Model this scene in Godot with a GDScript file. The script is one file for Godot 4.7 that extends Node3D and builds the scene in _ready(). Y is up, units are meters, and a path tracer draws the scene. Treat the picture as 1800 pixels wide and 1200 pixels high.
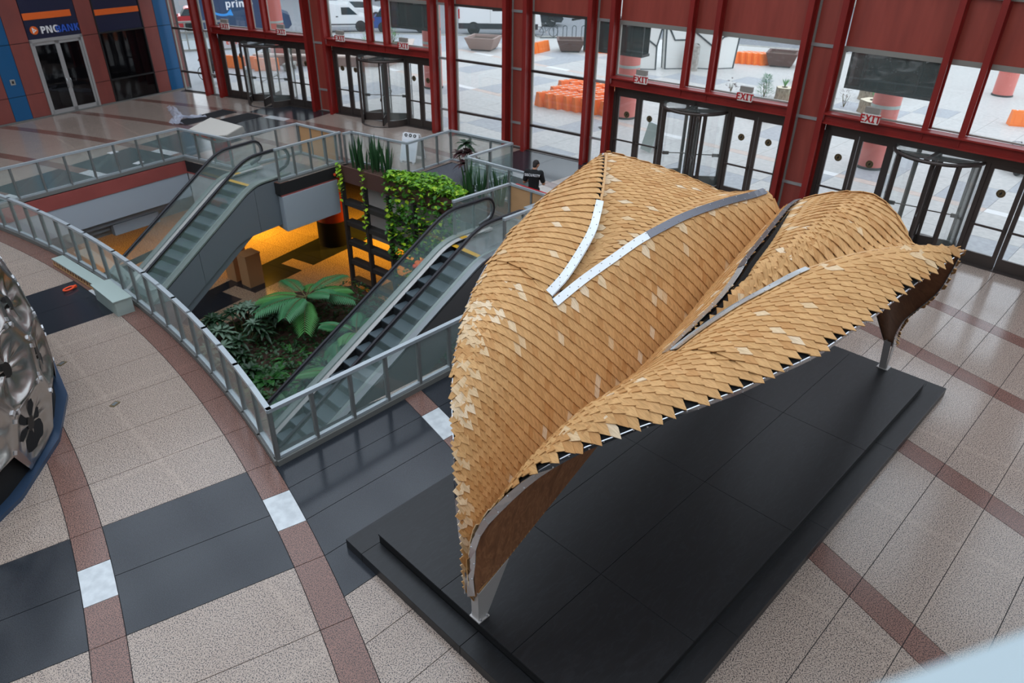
extends Node3D

# An atrium lobby: a shingled timber pavilion on a black platform, a stair well with two escalators,
# a red steel and glass street front. x runs along the platform, y up, z across it; metres.

var M := {}
var rng := RandomNumberGenerator.new()
var taken := {}
var env: Environment

func _ready():
	rng.seed = 11
	view()
	light()
	materials()
	floors()
	shell_of_the_building()
	bank_wall()
	facade()
	stairwell()
	railings()
	escalators()
	planters_and_plants()
	pavilion()
	metal_dome()
	lobby_things()
	people()
	plaza()
	vehicles()

func view():
	var cam := Camera3D.new()
	cam.name = "camera"
	var right := Vector3(0.704991, 0.012354, 0.709109).normalized()
	var ahead := Vector3(0.611661, -0.516664, -0.599107).normalized()
	var up := right.cross(ahead).normalized()
	cam.transform = Transform3D(Basis(right, up, -ahead), Vector3(-3.391394, 7.5, 4.165356))
	cam.near = 0.05
	cam.far = 400.0
	var at := CameraAttributesPhysical.new()
	at.frustum_focal_length = 25.1772
	at.frustum_focus_distance = 10.0
	at.frustum_near = 0.05
	at.frustum_far = 400.0
	at.exposure_aperture = 1.6
	cam.attributes = at
	cam.fov = 50.968
	add_child(cam)

func light():
	env = Environment.new()
	var sky := Sky.new()
	var sm := ProceduralSkyMaterial.new()
	sm.sky_top_color = Color(0.80, 0.85, 0.90)
	sm.sky_horizon_color = Color(0.90, 0.93, 0.95)
	sm.ground_horizon_color = Color(0.80, 0.82, 0.84)
	sm.ground_bottom_color = Color(0.45, 0.45, 0.45)
	sm.sky_energy_multiplier = 1.0
	sm.sun_angle_max = 1.0
	sky.sky_material = sm
	env.background_mode = Environment.BG_SKY
	env.sky = sky
	env.background_energy_multiplier = 1.0
	env.tonemap_mode = Environment.TONE_MAPPER_LINEAR
	env.tonemap_exposure = 2.9
	env.sdfgi_enabled = true
	env.ssao_enabled = true
	env.ssil_enabled = true
	var we := WorldEnvironment.new()
	we.name = "world"
	we.environment = env
	add_child(we)

# ------------------------------------------------------------------ names and marks
func numbered(n: String) -> String:
	if not taken.has(n):
		taken[n] = 0
		return n
	taken[n] += 1
	return "%s_%03d" % [n, taken[n]]

func mark(o: Node, label: String, category := "", group := "", kind := "") -> void:
	if label != "": o.set_meta("label", label)
	if category != "": o.set_meta("category", category)
	if group != "": o.set_meta("group", group)
	if kind != "": o.set_meta("kind", kind)

func thing(n: String, label: String, category: String, at := Vector3.ZERO, turn := 0.0, group := "", kind := "") -> Node3D:
	var o := Node3D.new()
	o.name = numbered(n)
	o.position = at
	o.rotation.y = turn
	add_child(o)
	mark(o, label, category, group, kind)
	return o

func nth(k: int) -> String:
	return ["first", "second", "third", "fourth", "fifth", "sixth", "seventh", "eighth", "ninth", "tenth", "eleventh", "twelfth", "thirteenth", "fourteenth", "fifteenth", "sixteenth", "seventeenth", "eighteenth", "nineteenth", "twentieth"][k]

# ------------------------------------------------------------------ shapes
func st(flat := true) -> SurfaceTool:
	var s := SurfaceTool.new()
	s.begin(Mesh.PRIMITIVE_TRIANGLES)
	s.set_smooth_group(-1 if flat else 0)
	return s

func smooth(s: SurfaceTool, on: bool) -> void:
	s.set_smooth_group(0 if on else -1)

func tri(s: SurfaceTool, a: Vector3, b: Vector3, c: Vector3) -> void:
	s.add_vertex(a); s.add_vertex(c); s.add_vertex(b)

func quad(s: SurfaceTool, a: Vector3, b: Vector3, c: Vector3, d: Vector3) -> void:
	tri(s, a, b, c); tri(s, a, c, d)

func made(s: SurfaceTool, m: Material) -> ArrayMesh:
	s.index()
	s.generate_normals()
	s.set_material(m)
	return s.commit()

func put(n: String, mesh: Mesh, parent: Node = self, m: Material = null) -> MeshInstance3D:
	var o := MeshInstance3D.new()
	o.name = numbered(n) if parent == self else n
	o.mesh = mesh
	if m: o.material_override = m
	o.cast_shadow = GeometryInstance3D.SHADOW_CASTING_SETTING_ON
	parent.add_child(o, true)
	return o

func obj(n: String, s: SurfaceTool, m: Material, parent: Node = self) -> MeshInstance3D:
	return put(n, made(s, m), parent)

func hexa(s: SurfaceTool, p: Array) -> void:   # eight corners: bottom ring then top ring
	var v: float = (p[1] - p[0]).cross(p[3] - p[0]).dot(p[4] - p[0])
	var f := [[3, 2, 1, 0], [4, 5, 6, 7], [0, 1, 5, 4], [1, 2, 6, 5], [2, 3, 7, 6], [3, 0, 4, 7]]
	for q in f:
		if v > 0: quad(s, p[q[0]], p[q[1]], p[q[2]], p[q[3]])
		else: quad(s, p[q[3]], p[q[2]], p[q[1]], p[q[0]])

func bx(s: SurfaceTool, c: Vector3, z: Vector3, b := Basis()) -> void:
	var h := z * 0.5
	var p := []
	for y in [-1, 1]:
		for q in [[-1, -1], [1, -1], [1, 1], [-1, 1]]:
			p.append(c + b * Vector3(q[0] * h.x, y * h.y, q[1] * h.z))
	hexa(s, p)

func cbx(s: SurfaceTool, c: Vector3, z: Vector3, r: float, b := Basis()) -> void:   # a box with chamfered upright and top edges
	var h := z * 0.5
	var ring := func(k: float, y: float) -> Array:
		var o := []
		for q in [[-1, -1, 1, 0], [1, -1, -1, 0], [1, -1, 0, 1], [1, 1, 0, -1], [1, 1, -1, 0], [-1, 1, 1, 0], [-1, 1, 0, -1], [-1, -1, 0, 1]]:
			o.append(c + b * Vector3(q[0] * (h.x - k) + q[2] * r, y, q[1] * (h.z - k) + q[3] * r))
		return o
	var rings := [ring.call(0.0, -h.y), ring.call(0.0, h.y - r), ring.call(r * 0.8, h.y)]
	for k in 2:
		for i in 8:
			var j: int = (i + 1) % 8
			quad(s, rings[k][j], rings[k][i], rings[k + 1][i], rings[k + 1][j])
	for i in range(1, 7):
		tri(s, rings[2][0], rings[2][i + 1], rings[2][i])
		tri(s, rings[0][0], rings[0][i], rings[0][i + 1])

func bar(s: SurfaceTool, a: Vector3, b: Vector3, w: float, h: float, up := Vector3.UP) -> void:
	var d := (b - a)
	var l := d.length()
	if l < 1e-5: return
	d /= l
	var x := d.cross(up)
	if x.length() < 1e-3: x = d.cross(Vector3.RIGHT)
	x = x.normalized()
	bx(s, (a + b) * 0.5, Vector3(w, h, l), Basis(x, x.cross(d) * -1.0, d) if x.cross(d).dot(up) < 0 else Basis(x, x.cross(d), d))

func tube(s: SurfaceTool, pts: Array, r: float, n := 8, closed := false, r2 := -1.0) -> void:
	var m := pts.size()
	var rings := []
	var side := Vector3.ZERO
	for i in m:
		var a: Vector3 = pts[(i - 1 + m) % m] if closed or i > 0 else pts[0]
		var c: Vector3 = pts[(i + 1) % m] if closed or i < m - 1 else pts[m - 1]
		var d: Vector3 = (c - a).normalized()
		if side == Vector3.ZERO:
			side = d.cross(Vector3.UP)
			if side.length() < 0.1: side = d.cross(Vector3.RIGHT)
		side = (side - d * side.dot(d)).normalized()
		var u := side.cross(d).normalized()
		var rr := r if r2 < 0 else lerpf(r, r2, float(i) / maxf(1, m - 1))
		var ring := []
		for k in n:
			var t := TAU * k / n
			ring.append(pts[i] + side * cos(t) * rr + u * sin(t) * rr)
		rings.append(ring)
	var last := m if closed else m - 1
	smooth(s, true)
	for i in last:
		var p: Array = rings[i]
		var q: Array = rings[(i + 1) % m]
		for k in n:
			var j := (k + 1) % n
			quad(s, p[k], p[j], q[j], q[k])
	smooth(s, false)
	if not closed:
		for k in range(1, n - 1):
			tri(s, rings[0][0], rings[0][k + 1], rings[0][k])
			tri(s, rings[m - 1][0], rings[m - 1][k], rings[m - 1][k + 1])

func lathe(s: SurfaceTool, at: Vector3, prof: Array, n := 24, b := Basis()) -> void:   # prof: [radius, height] from the bottom up
	smooth(s, true)
	for i in prof.size() - 1:
		var p = prof[i]
		var q = prof[i + 1]
		if absf(p[0] - q[0]) < 1e-6 and absf(p[1] - q[1]) < 1e-6: continue
		smooth(s, absf(q[1] - p[1]) > 0.25 * absf(q[0] - p[0]))
		for k in n:
			var t := TAU * k / n
			var u := TAU * (k + 1) / n
			var a := at + b * Vector3(cos(t) * p[0], p[1], sin(t) * p[0])
			var c := at + b * Vector3(cos(u) * p[0], p[1], sin(u) * p[0])
			var d := at + b * Vector3(cos(u) * q[0], q[1], sin(u) * q[0])
			var e := at + b * Vector3(cos(t) * q[0], q[1], sin(t) * q[0])
			if p[0] > 1e-6: tri(s, a, d, c)
			if q[0] > 1e-6: tri(s, a, e, d)
	smooth(s, false)

func cyl(s: SurfaceTool, a: Vector3, r: float, h: float, n := 16, b := Basis()) -> void:
	lathe(s, a, [[0, 0], [r, 0], [r, h], [0, h]], n, b)

func prism(s: SurfaceTool, poly: PackedVector2Array, y0: float, y1: float) -> void:   # a plan outline (x, z) raised from y0 to y1
	if poly.size() < 3: return
	var p := poly
	if Geometry2D.is_polygon_clockwise(p):
		p = p.duplicate(); p.reverse()
	var t := Geometry2D.triangulate_polygon(p)
	for i in range(0, t.size(), 3):
		var a := p[t[i]]; var b := p[t[i + 1]]; var c := p[t[i + 2]]
		if (b - a).cross(c - a) < 0:
			var w := b; b = c; c = w
		tri(s, Vector3(a.x, y1, a.y), Vector3(c.x, y1, c.y), Vector3(b.x, y1, b.y))
		tri(s, Vector3(a.x, y0, a.y), Vector3(b.x, y0, b.y), Vector3(c.x, y0, c.y))
	for i in p.size():
		var a := p[i]; var b := p[(i + 1) % p.size()]
		quad(s, Vector3(a.x, y0, a.y), Vector3(a.x, y1, a.y), Vector3(b.x, y1, b.y), Vector3(b.x, y0, b.y))

func slab(s: SurfaceTool, poly: PackedVector2Array, at: Vector3, u: Vector3, v: Vector3, thick: Vector3) -> void:   # an outline in the plane (u, v), thickened
	var p := poly
	if p.size() < 3: return
	if Geometry2D.is_polygon_clockwise(p):
		p = p.duplicate(); p.reverse()
	var t := Geometry2D.triangulate_polygon(p)
	var flip := u.cross(v).dot(thick) < 0
	var f := func(q: Vector2, k: float) -> Vector3: return at + u * q.x + v * q.y + thick * k
	for i in range(0, t.size(), 3):
		var a := p[t[i]]; var b := p[t[i + 1]]; var c := p[t[i + 2]]
		if ((b - a).cross(c - a) < 0) != flip:
			var w := b; b = c; c = w
		tri(s, f.call(a, 1.0), f.call(b, 1.0), f.call(c, 1.0))
		tri(s, f.call(a, 0.0), f.call(c, 0.0), f.call(b, 0.0))
	for i in p.size():
		var a := p[i]; var b := p[(i + 1) % p.size()]
		if flip: quad(s, f.call(a, 0.0), f.call(a, 1.0), f.call(b, 1.0), f.call(b, 0.0))
		else: quad(s, f.call(b, 0.0), f.call(b, 1.0), f.call(a, 1.0), f.call(a, 0.0))

func sweep(s: SurfaceTool, pts: Array, sides: Array, ups: Array, w: float, h: float) -> void:   # a flat bar along a path with given axes
	var rings := []
	for i in pts.size():
		var x: Vector3 = sides[i] * w * 0.5
		var y: Vector3 = ups[i] * h * 0.5
		rings.append([pts[i] - x - y, pts[i] + x - y, pts[i] + x + y, pts[i] - x + y])
	for i in pts.size() - 1:
		for k in 4:
			var j := (k + 1) % 4
			quad(s, rings[i][j], rings[i][k], rings[i + 1][k], rings[i + 1][j])
	var n := pts.size() - 1
	quad(s, rings[0][0], rings[0][1], rings[0][2], rings[0][3])
	quad(s, rings[n][3], rings[n][2], rings[n][1], rings[n][0])

func letters(n: String, text: String, size: float, depth: float, m: Material, parent: Node, xf: Transform3D, weight := 700, italic := false, family := "Droid Sans") -> MeshInstance3D:
	var t := TextMesh.new()
	var f := SystemFont.new()
	f.font_names = PackedStringArray([family])
	f.font_weight = weight
	f.font_italic = italic
	t.font = f
	t.text = text
	t.font_size = 64
	t.pixel_size = size / 64.0
	t.depth = depth
	t.horizontal_alignment = HORIZONTAL_ALIGNMENT_CENTER
	t.vertical_alignment = VERTICAL_ALIGNMENT_CENTER
	t.material = m
	var o := put(n, t, parent)
	o.transform = xf
	return o

func curve(table: Array, x: float) -> Array:   # rows [x, a, b, ...], read off between the rows with a smooth slope
	var n := table.size()
	if x <= table[0][0]: return table[0].slice(1)
	if x >= table[n - 1][0]: return table[n - 1].slice(1)
	var i := 0
	while table[i + 1][0] < x: i += 1
	var p0 = table[maxi(i - 1, 0)]; var p1 = table[i]; var p2 = table[i + 1]; var p3 = table[mini(i + 2, n - 1)]
	var t: float = (x - p1[0]) / (p2[0] - p1[0])
	var o := []
	for k in range(1, p1.size()):
		var h: float = p2[0] - p1[0]
		var m1: float = (p2[k] - p0[k]) / maxf(p2[0] - p0[0], 1e-6) * h
		var m2: float = (p3[k] - p1[k]) / maxf(p3[0] - p1[0], 1e-6) * h
		var t2 := t * t
		var t3 := t2 * t
		o.append((2 * t3 - 3 * t2 + 1) * p1[k] + (t3 - 2 * t2 + t) * m1 + (-2 * t3 + 3 * t2) * p2[k] + (t3 - t2) * m2)
	return o

# ------------------------------------------------------------------ materials
func mat(c: Color, rough := 0.6, metal := 0.0, spec := 0.5) -> StandardMaterial3D:
	var m := StandardMaterial3D.new()
	m.albedo_color = c
	m.roughness = rough
	m.metallic = metal
	m.metallic_specular = spec
	return m

func ramp(stops: Array, sharp := false) -> Gradient:
	var g := Gradient.new()
	var o := PackedFloat32Array()
	var c := PackedColorArray()
	for q in stops:
		o.append(q[0]); c.append(q[1])
	g.offsets = o
	g.colors = c
	if sharp: g.interpolation_mode = Gradient.GRADIENT_INTERPOLATE_CONSTANT
	return g

func noise(size: int, freq: float, stops: Array, sharp := false, octaves := 3, seedling := 1, warp := 0.0, kind := FastNoiseLite.TYPE_SIMPLEX_SMOOTH) -> NoiseTexture2D:
	var f := FastNoiseLite.new()
	f.seed = seedling
	f.noise_type = kind
	f.frequency = freq
	f.fractal_octaves = octaves
	if warp > 0:
		f.domain_warp_enabled = true
		f.domain_warp_amplitude = warp
		f.domain_warp_frequency = freq * 0.5
	var t := NoiseTexture2D.new()
	t.width = size
	t.height = size
	t.seamless = true
	t.noise = f
	t.color_ramp = ramp(stops, sharp)
	return t

func clad(m: StandardMaterial3D, t: Texture2D, scale: Vector3, world := true) -> StandardMaterial3D:
	m.albedo_texture = t
	m.uv1_triplanar = true
	m.uv1_world_triplanar = world
	m.uv1_scale = scale
	return m

func g(r: int, gg: int, b: int) -> Color:
	return Color8(r, gg, b)

func materials():
	var sp := Vector3(0.42, 0.42, 0.42)
	M.pink = clad(mat(Color.WHITE, 0.17, 0.0, 0.5), noise(1024, 0.11, [[0.0, g(74, 68, 68)], [0.33, g(132, 118, 110)], [0.42, g(176, 158, 144)], [0.55, g(196, 176, 160)], [0.68, g(160, 138, 124)], [0.80, g(204, 190, 180)]], true, 2, 3), sp)
	M.brown = clad(mat(Color.WHITE, 0.2, 0.0, 0.5), noise(1024, 0.12, [[0.0, g(66, 54, 52)], [0.36, g(110, 84, 78)], [0.46, g(142, 104, 92)], [0.60, g(158, 118, 102)], [0.74, g(120, 88, 80)]], true, 2, 5), sp)
	M.black = clad(mat(Color.WHITE, 0.17, 0.0, 0.5), noise(1024, 0.16, [[0.0, g(34, 37, 42)], [0.40, g(44, 48, 54)], [0.60, g(54, 58, 64)], [0.72, g(40, 43, 49)]], true, 2, 9), sp)
	M.white = clad(mat(Color.WHITE, 0.22), noise(512, 0.02, [[0.2, g(196, 200, 202)], [0.8, g(216, 220, 221)]], false, 4, 4), Vector3(0.5, 0.5, 0.5))
	M.joint = mat(g(34, 33, 34), 0.8)
	M.red = clad(mat(Color.WHITE, 0.42), noise(256, 0.01, [[0.2, g(132, 32, 28)], [0.8, g(148, 38, 32)]], false, 3, 2), Vector3(0.6, 0.2, 0.6))
	M.redpanel = clad(mat(Color.WHITE, 0.30, 0.0, 0.5), noise(256, 0.01, [[0.2, g(148, 66, 56)], [0.8, g(166, 76, 64)]], false, 3, 7), Vector3(0.9, 0.15, 0.9))
	M.bronze = mat(g(84, 76, 72), 0.42, 0.55)
	M.frame = mat(g(160, 158, 150), 0.4, 0.35)
	M.alu = mat(g(176, 176, 174), 0.36, 0.4)
	M.rail = mat(g(178, 186, 190), 0.36, 0.25)
	M.railside = mat(g(126, 128, 126), 0.45, 0.25)
	M.curb = mat(g(120, 120, 116), 0.6)
	var gl := mat(Color(0.86, 0.95, 0.93, 0.05), 0.0)
	gl.transparency = BaseMaterial3D.TRANSPARENCY_ALPHA
	M.glass = gl
	var gs := mat(Color(0.80, 0.92, 0.90, 0.12), 0.0)
	gs.transparency = BaseMaterial3D.TRANSPARENCY_ALPHA
	M.railglass = gs
	var gd := mat(Color(0.05, 0.05, 0.06, 0.86), 0.03)
	gd.transparency = BaseMaterial3D.TRANSPARENCY_ALPHA
	M.darkglass = gd
	var gk := mat(Color(0.10, 0.07, 0.07, 0.80), 0.03)
	gk.transparency = BaseMaterial3D.TRANSPARENCY_ALPHA
	M.smoked = gk
	M.blue = mat(g(0, 84, 132), 0.32)
	M.bankred = clad(mat(Color.WHITE, 0.34), noise(256, 0.01, [[0.2, g(128, 66, 60)], [0.8, g(140, 72, 64)]], false, 3, 8), Vector3(0.5, 0.2, 0.5))
	M.navy = mat(g(20, 26, 58), 0.4)
	M.orangeband = mat(g(240, 106, 30), 0.5)
	M.signwhite = mat(g(238, 238, 240), 0.5)
	M.signblue = mat(g(46, 92, 196), 0.5)
	M.dark = mat(g(28, 27, 27), 0.6)
	M.soot = mat(g(14, 14, 15), 0.9)
	M.rubber = mat(g(30, 27, 34), 0.45)
	M.steel = mat(g(150, 154, 156), 0.3, 0.75)
	M.deck = mat(g(206, 202, 198), 0.3, 0.25)
	M.deckgreen = mat(g(148, 158, 152), 0.35, 0.3)
	M.skin_panel = mat(g(122, 128, 134), 0.5, 0.1)
	M.skin_dark = mat(g(98, 96, 95), 0.55, 0.1)
	M.tread = mat(g(86, 98, 104), 0.5, 0.3)
	M.riser = mat(g(24, 26, 28), 0.7)
	M.yellow = mat(g(222, 170, 34), 0.5)
	M.fascia = clad(mat(Color.WHITE, 0.5), noise(256, 0.01, [[0.2, g(156, 78, 72)], [0.8, g(166, 84, 78)]], false, 3, 12), Vector3(0.4, 0.4, 0.4))
	M.soffit = mat(g(176, 184, 192), 0.7)
	M.plaster = mat(g(190, 190, 188), 0.8)
	M.boxbrown = mat(g(92, 60, 52), 0.6)
	M.trellis = mat(g(60, 56, 54), 0.55, 0.2)
	M.louvre = mat(g(206, 198, 192), 0.6)
	M.soil = clad(mat(Color.WHITE, 0.95), noise(256, 0.05, [[0.2, g(46, 32, 26)], [0.6, g(84, 60, 46)], [0.9, g(104, 80, 62)]], false, 4, 6), Vector3(1, 1, 1))
	M.gravel = clad(mat(Color.WHITE, 0.9), noise(256, 0.12, [[0.0, g(50, 52, 58)], [0.45, g(96, 98, 106)], [0.7, g(128, 128, 134)]], true, 2, 8), Vector3(1.2, 1.2, 1.2))
	for q in [["leafdark", g(34, 62, 36)], ["leafpalm", g(58, 118, 72)], ["leafpalm2", g(72, 132, 62)], ["leafvine", g(120, 172, 30)], ["leafvine2", g(68, 124, 34)], ["leaflime", g(176, 208, 44)], ["leafivy", g(30, 66, 26)], ["leafblade", g(44, 82, 46)], ["leafbroad", g(46, 100, 40)], ["leaffrost", g(104, 128, 106)], ["leafplum", g(70, 40, 42)]]:
		var lm := mat(q[1], 0.45)
		lm.cull_mode = BaseMaterial3D.CULL_DISABLED
		lm.backlight_enabled = true
		lm.backlight = q[1] * 0.35
		M[q[0]] = lm
	M.stem = mat(g(96, 88, 50), 0.7)
	M.trunk = mat(g(82, 64, 46), 0.85)
	M.lower = clad(mat(Color.WHITE, 0.16), noise(512, 0.1, [[0.0, g(110, 92, 78)], [0.4, g(178, 154, 130)], [0.6, g(192, 166, 140)]], true, 2, 13), sp)
	# timber
	var wood := mat(Color.WHITE, 0.62, 0.0, 0.35)
	wood.vertex_color_use_as_albedo = true
	wood.albedo_texture = noise(512, 0.012, [[0.0, g(214, 208, 200)], [0.4, g(238, 234, 228)], [0.6, g(250, 248, 245)], [1.0, g(232, 226, 218)]], false, 4, 21, 30.0)
	wood.uv1_scale = Vector3(3.0, 0.35, 1)
	M.wood = wood
	M.ply = clad(mat(Color.WHITE, 0.6), noise(512, 0.012, [[0.0, g(112, 72, 46)], [0.45, g(150, 102, 68)], [0.55, g(172, 122, 84)], [0.62, g(140, 92, 60)], [1.0, g(176, 128, 90)]], false, 3, 22, 60.0), Vector3(0.9, 0.35, 0.5), false)
	M.rib = mat(g(206, 160, 108), 0.6)
	M.membrane = mat(g(20, 20, 21), 0.85)
	M.blackply = clad(mat(Color.WHITE, 0.42, 0.0, 0.5), noise(1024, 0.008, [[0.0, g(12, 12, 13)], [0.42, g(20, 20, 22)], [0.5, g(28, 29, 32)], [0.56, g(17, 17, 19)], [1.0, g(24, 25, 28)]], false, 4, 23, 80.0), Vector3(0.18, 0.5, 0.75))
	M.blackedge = mat(g(16, 16, 17), 0.7)
	M.polished = mat(g(196, 198, 202), 0.18, 1.0)
	M.alubar = mat(g(206, 208, 208), 0.28, 0.9)
	M.zinc = mat(g(120, 120, 126), 0.34, 0.85)
	M.galv = mat(g(196, 192, 188), 0.45, 0.35)
	M.screw = mat(g(210, 210, 212), 0.3, 0.8)
	M.stainless = mat(g(178, 174, 170), 0.24, 1.0)
	M.hub = mat(g(40, 38, 36), 0.5, 0.6)
	M.basering = mat(g(58, 78, 104), 0.4, 0.3)
	# outdoors
	M.paveA = clad(mat(Color.WHITE, 0.5), noise(512, 0.03, [[0.2, g(184, 182, 178)], [0.8, g(200, 197, 192)]], false, 4, 31), Vector3(0.3, 0.3, 0.3))
	M.paveB = clad(mat(Color.WHITE, 0.5), noise(512, 0.03, [[0.2, g(158, 160, 164)], [0.8, g(174, 176, 179)]], false, 4, 32), Vector3(0.3, 0.3, 0.3))
	M.paveC = clad(mat(Color.WHITE, 0.5), noise(512, 0.03, [[0.2, g(196, 176, 164)], [0.8, g(208, 190, 178)]], false, 4, 33), Vector3(0.3, 0.3, 0.3))
	M.paveW = mat(g(226, 226, 224), 0.5)
	M.asphalt = clad(mat(Color.WHITE, 0.8), noise(512, 0.05, [[0.2, g(112, 114, 118)], [0.8, g(134, 136, 140)]], false, 4, 34), Vector3(0.2, 0.2, 0.2))
	M.granitewall = clad(mat(Color.WHITE, 0.6), noise(512, 0.1, [[0.0, g(120, 98, 92)], [0.4, g(158, 132, 122)], [0.7, g(172, 148, 138)]], true, 2, 35), Vector3(0.6, 0.6, 0.6))
	M.pinkcol = mat(g(206, 112, 102), 0.35)
	M.concrete = clad(mat(Color.WHITE, 0.8), noise(512, 0.02, [[0.1, g(128, 126, 120)], [0.6, g(166, 164, 156)], [0.95, g(186, 184, 178)]], false, 5, 36), Vector3(0.4, 0.4, 0.4))
	M.cream = mat(g(226, 228, 224), 0.6)
	M.outline = mat(g(40, 52, 58), 0.6)
	M.orange = mat(g(250, 122, 14), 0.45)
	M.cone = mat(g(250, 84, 36), 0.5)
	M.strap = mat(g(236, 232, 226), 0.6)
	M.bark = clad(mat(Color.WHITE, 0.95), noise(256, 0.03, [[0.1, g(92, 80, 64)], [0.5, g(146, 132, 110)], [0.9, g(174, 160, 138)]], false, 4, 37), Vector3(3.0, 0.5, 3.0))
	M.cutwood = mat(g(222, 208, 182), 0.8)
	M.tire = mat(g(28, 28, 30), 0.8)
	M.chrome = mat(g(196, 198, 200), 0.25, 0.8)
	M.carglass = mat(g(26, 44, 50), 0.06, 0.0, 0.7)
	M.carwhite = mat(g(232, 234, 234), 0.2)
	M.carred = mat(g(206, 30, 40), 0.2)
	M.carblue = mat(g(36, 76, 140), 0.2)
	M.carnavy = mat(g(22, 58, 94), 0.3)
	M.cardark = mat(g(34, 38, 44), 0.2)
	M.cargrey = mat(g(150, 168, 178), 0.2)
	M.lampred = mat(g(170, 20, 24), 0.3)
	M.primeblue = mat(g(40, 150, 230), 0.4)
	M.skin = mat(g(178, 128, 100), 0.6)
	M.hair = mat(g(38, 30, 26), 0.8)
	M.cloth = mat(g(18, 18, 20), 0.9)
	M.denim = mat(g(34, 42, 58), 0.9)
	M.exitbox = mat(g(236, 232, 224), 0.5)
	M.exitred = mat(g(186, 30, 34), 0.5)
	M.bracket = mat(g(150, 144, 136), 0.5)
	M.brass = mat(g(120, 104, 74), 0.4, 0.5)
	M.card = mat(g(196, 150, 104), 0.8)
	M.boardwhite = mat(g(226, 230, 236), 0.5)
	M.kioskred = mat(g(186, 22, 26), 0.4)
	M.kioskgrey = mat(g(156, 154, 148), 0.5)
	M.kiosklip = mat(g(206, 200, 190), 0.5)
	M.mat_black = mat(g(26, 27, 30), 0.85)
	var wrapm := mat(Color(0.86, 0.88, 0.94, 0.55), 0.3)
	wrapm.transparency = BaseMaterial3D.TRANSPARENCY_ALPHA
	M.film = wrapm
	M.coverbox = mat(g(168, 182, 176), 0.5)
	M.paleguard = mat(g(172, 186, 190), 0.5)

# ------------------------------------------------------------------ plan of the lobby
const CEN := Vector2(-32.437, -10.306)      # centre of the floor pattern
const FC := Vector2(-62.93, -1.21)          # centre of the street front's curve
const FR := 79.5
var inside := PackedVector2Array()
var pit := PackedVector2Array()

func fpt(s: float, d: float) -> Vector2:
	var a := s / FR
	return FC + Vector2(cos(a), sin(a)) * (FR + d)

func f3(s: float, d: float, y: float) -> Vector3:
	var p := fpt(s, d)
	return Vector3(p.x, y, p.y)

func fbox(sf: SurfaceTool, s0: float, s1: float, y0: float, y1: float, d0: float, d1: float) -> void:
	hexa(sf, [f3(s0, d0, y0), f3(s1, d0, y0), f3(s1, d1, y0), f3(s0, d1, y0), f3(s0, d0, y1), f3(s1, d0, y1), f3(s1, d1, y1), f3(s0, d1, y1)])

func fframe(s: float, d: float, y: float) -> Transform3D:   # x along the front, z towards the lobby
	var a := s / FR
	var out := Vector3(cos(a), 0, sin(a))
	var along := Vector3(sin(a), 0, -cos(a))
	return Transform3D(Basis(along * -1.0, Vector3.UP, -out), f3(s, d, y)) if along.cross(Vector3.UP).dot(-out) < 0 else Transform3D(Basis(along, Vector3.UP, -out), f3(s, d, y))

func pol(r: float, deg: float) -> Vector2:
	return CEN + Vector2.from_angle(deg_to_rad(deg)) * r

func sector(r0: float, r1: float, a0: float, a1: float) -> PackedVector2Array:
	var p := PackedVector2Array()
	for k in 4: p.append(pol(r0, lerpf(a0, a1, k / 3.0)))
	for k in 4: p.append(pol(r1, lerpf(a1, a0, k / 3.0)))
	return p

func arcrow(r0: float, r1: float, z0: float, z1: float) -> PackedVector2Array:
	var p := PackedVector2Array()
	for k in 3:
		var z := lerpf(z0, z1, k / 2.0)
		p.append(Vector2(CEN.x + sqrt(r0 * r0 - pow(z - CEN.y, 2)), z))
	for k in 3:
		var z := lerpf(z1, z0, k / 2.0)
		p.append(Vector2(CEN.x + sqrt(r1 * r1 - pow(z - CEN.y, 2)), z))
	return p

func tile(parent: Node, n: String, poly: PackedVector2Array, m: Material, limit: Array, y := 0.0) -> void:
	for q in Geometry2D.offset_polygon(poly, -0.005):
		var parts := [q]
		for l in limit:
			var nxt := []
			for w in parts:
				for e in Geometry2D.intersect_polygons(w, l): nxt.append(e)
			parts = nxt
		var s := st()
		var any := false
		for w in parts:
			for e in (Geometry2D.clip_polygons(w, pit) if y > -0.5 else [w]):
				if Geometry2D.is_polygon_clockwise(e) and not Geometry2D.is_polygon_clockwise(w): continue
				prism(s, e, y - 0.02, y)
				any = true
		if any: obj(n, s, m, parent)

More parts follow.
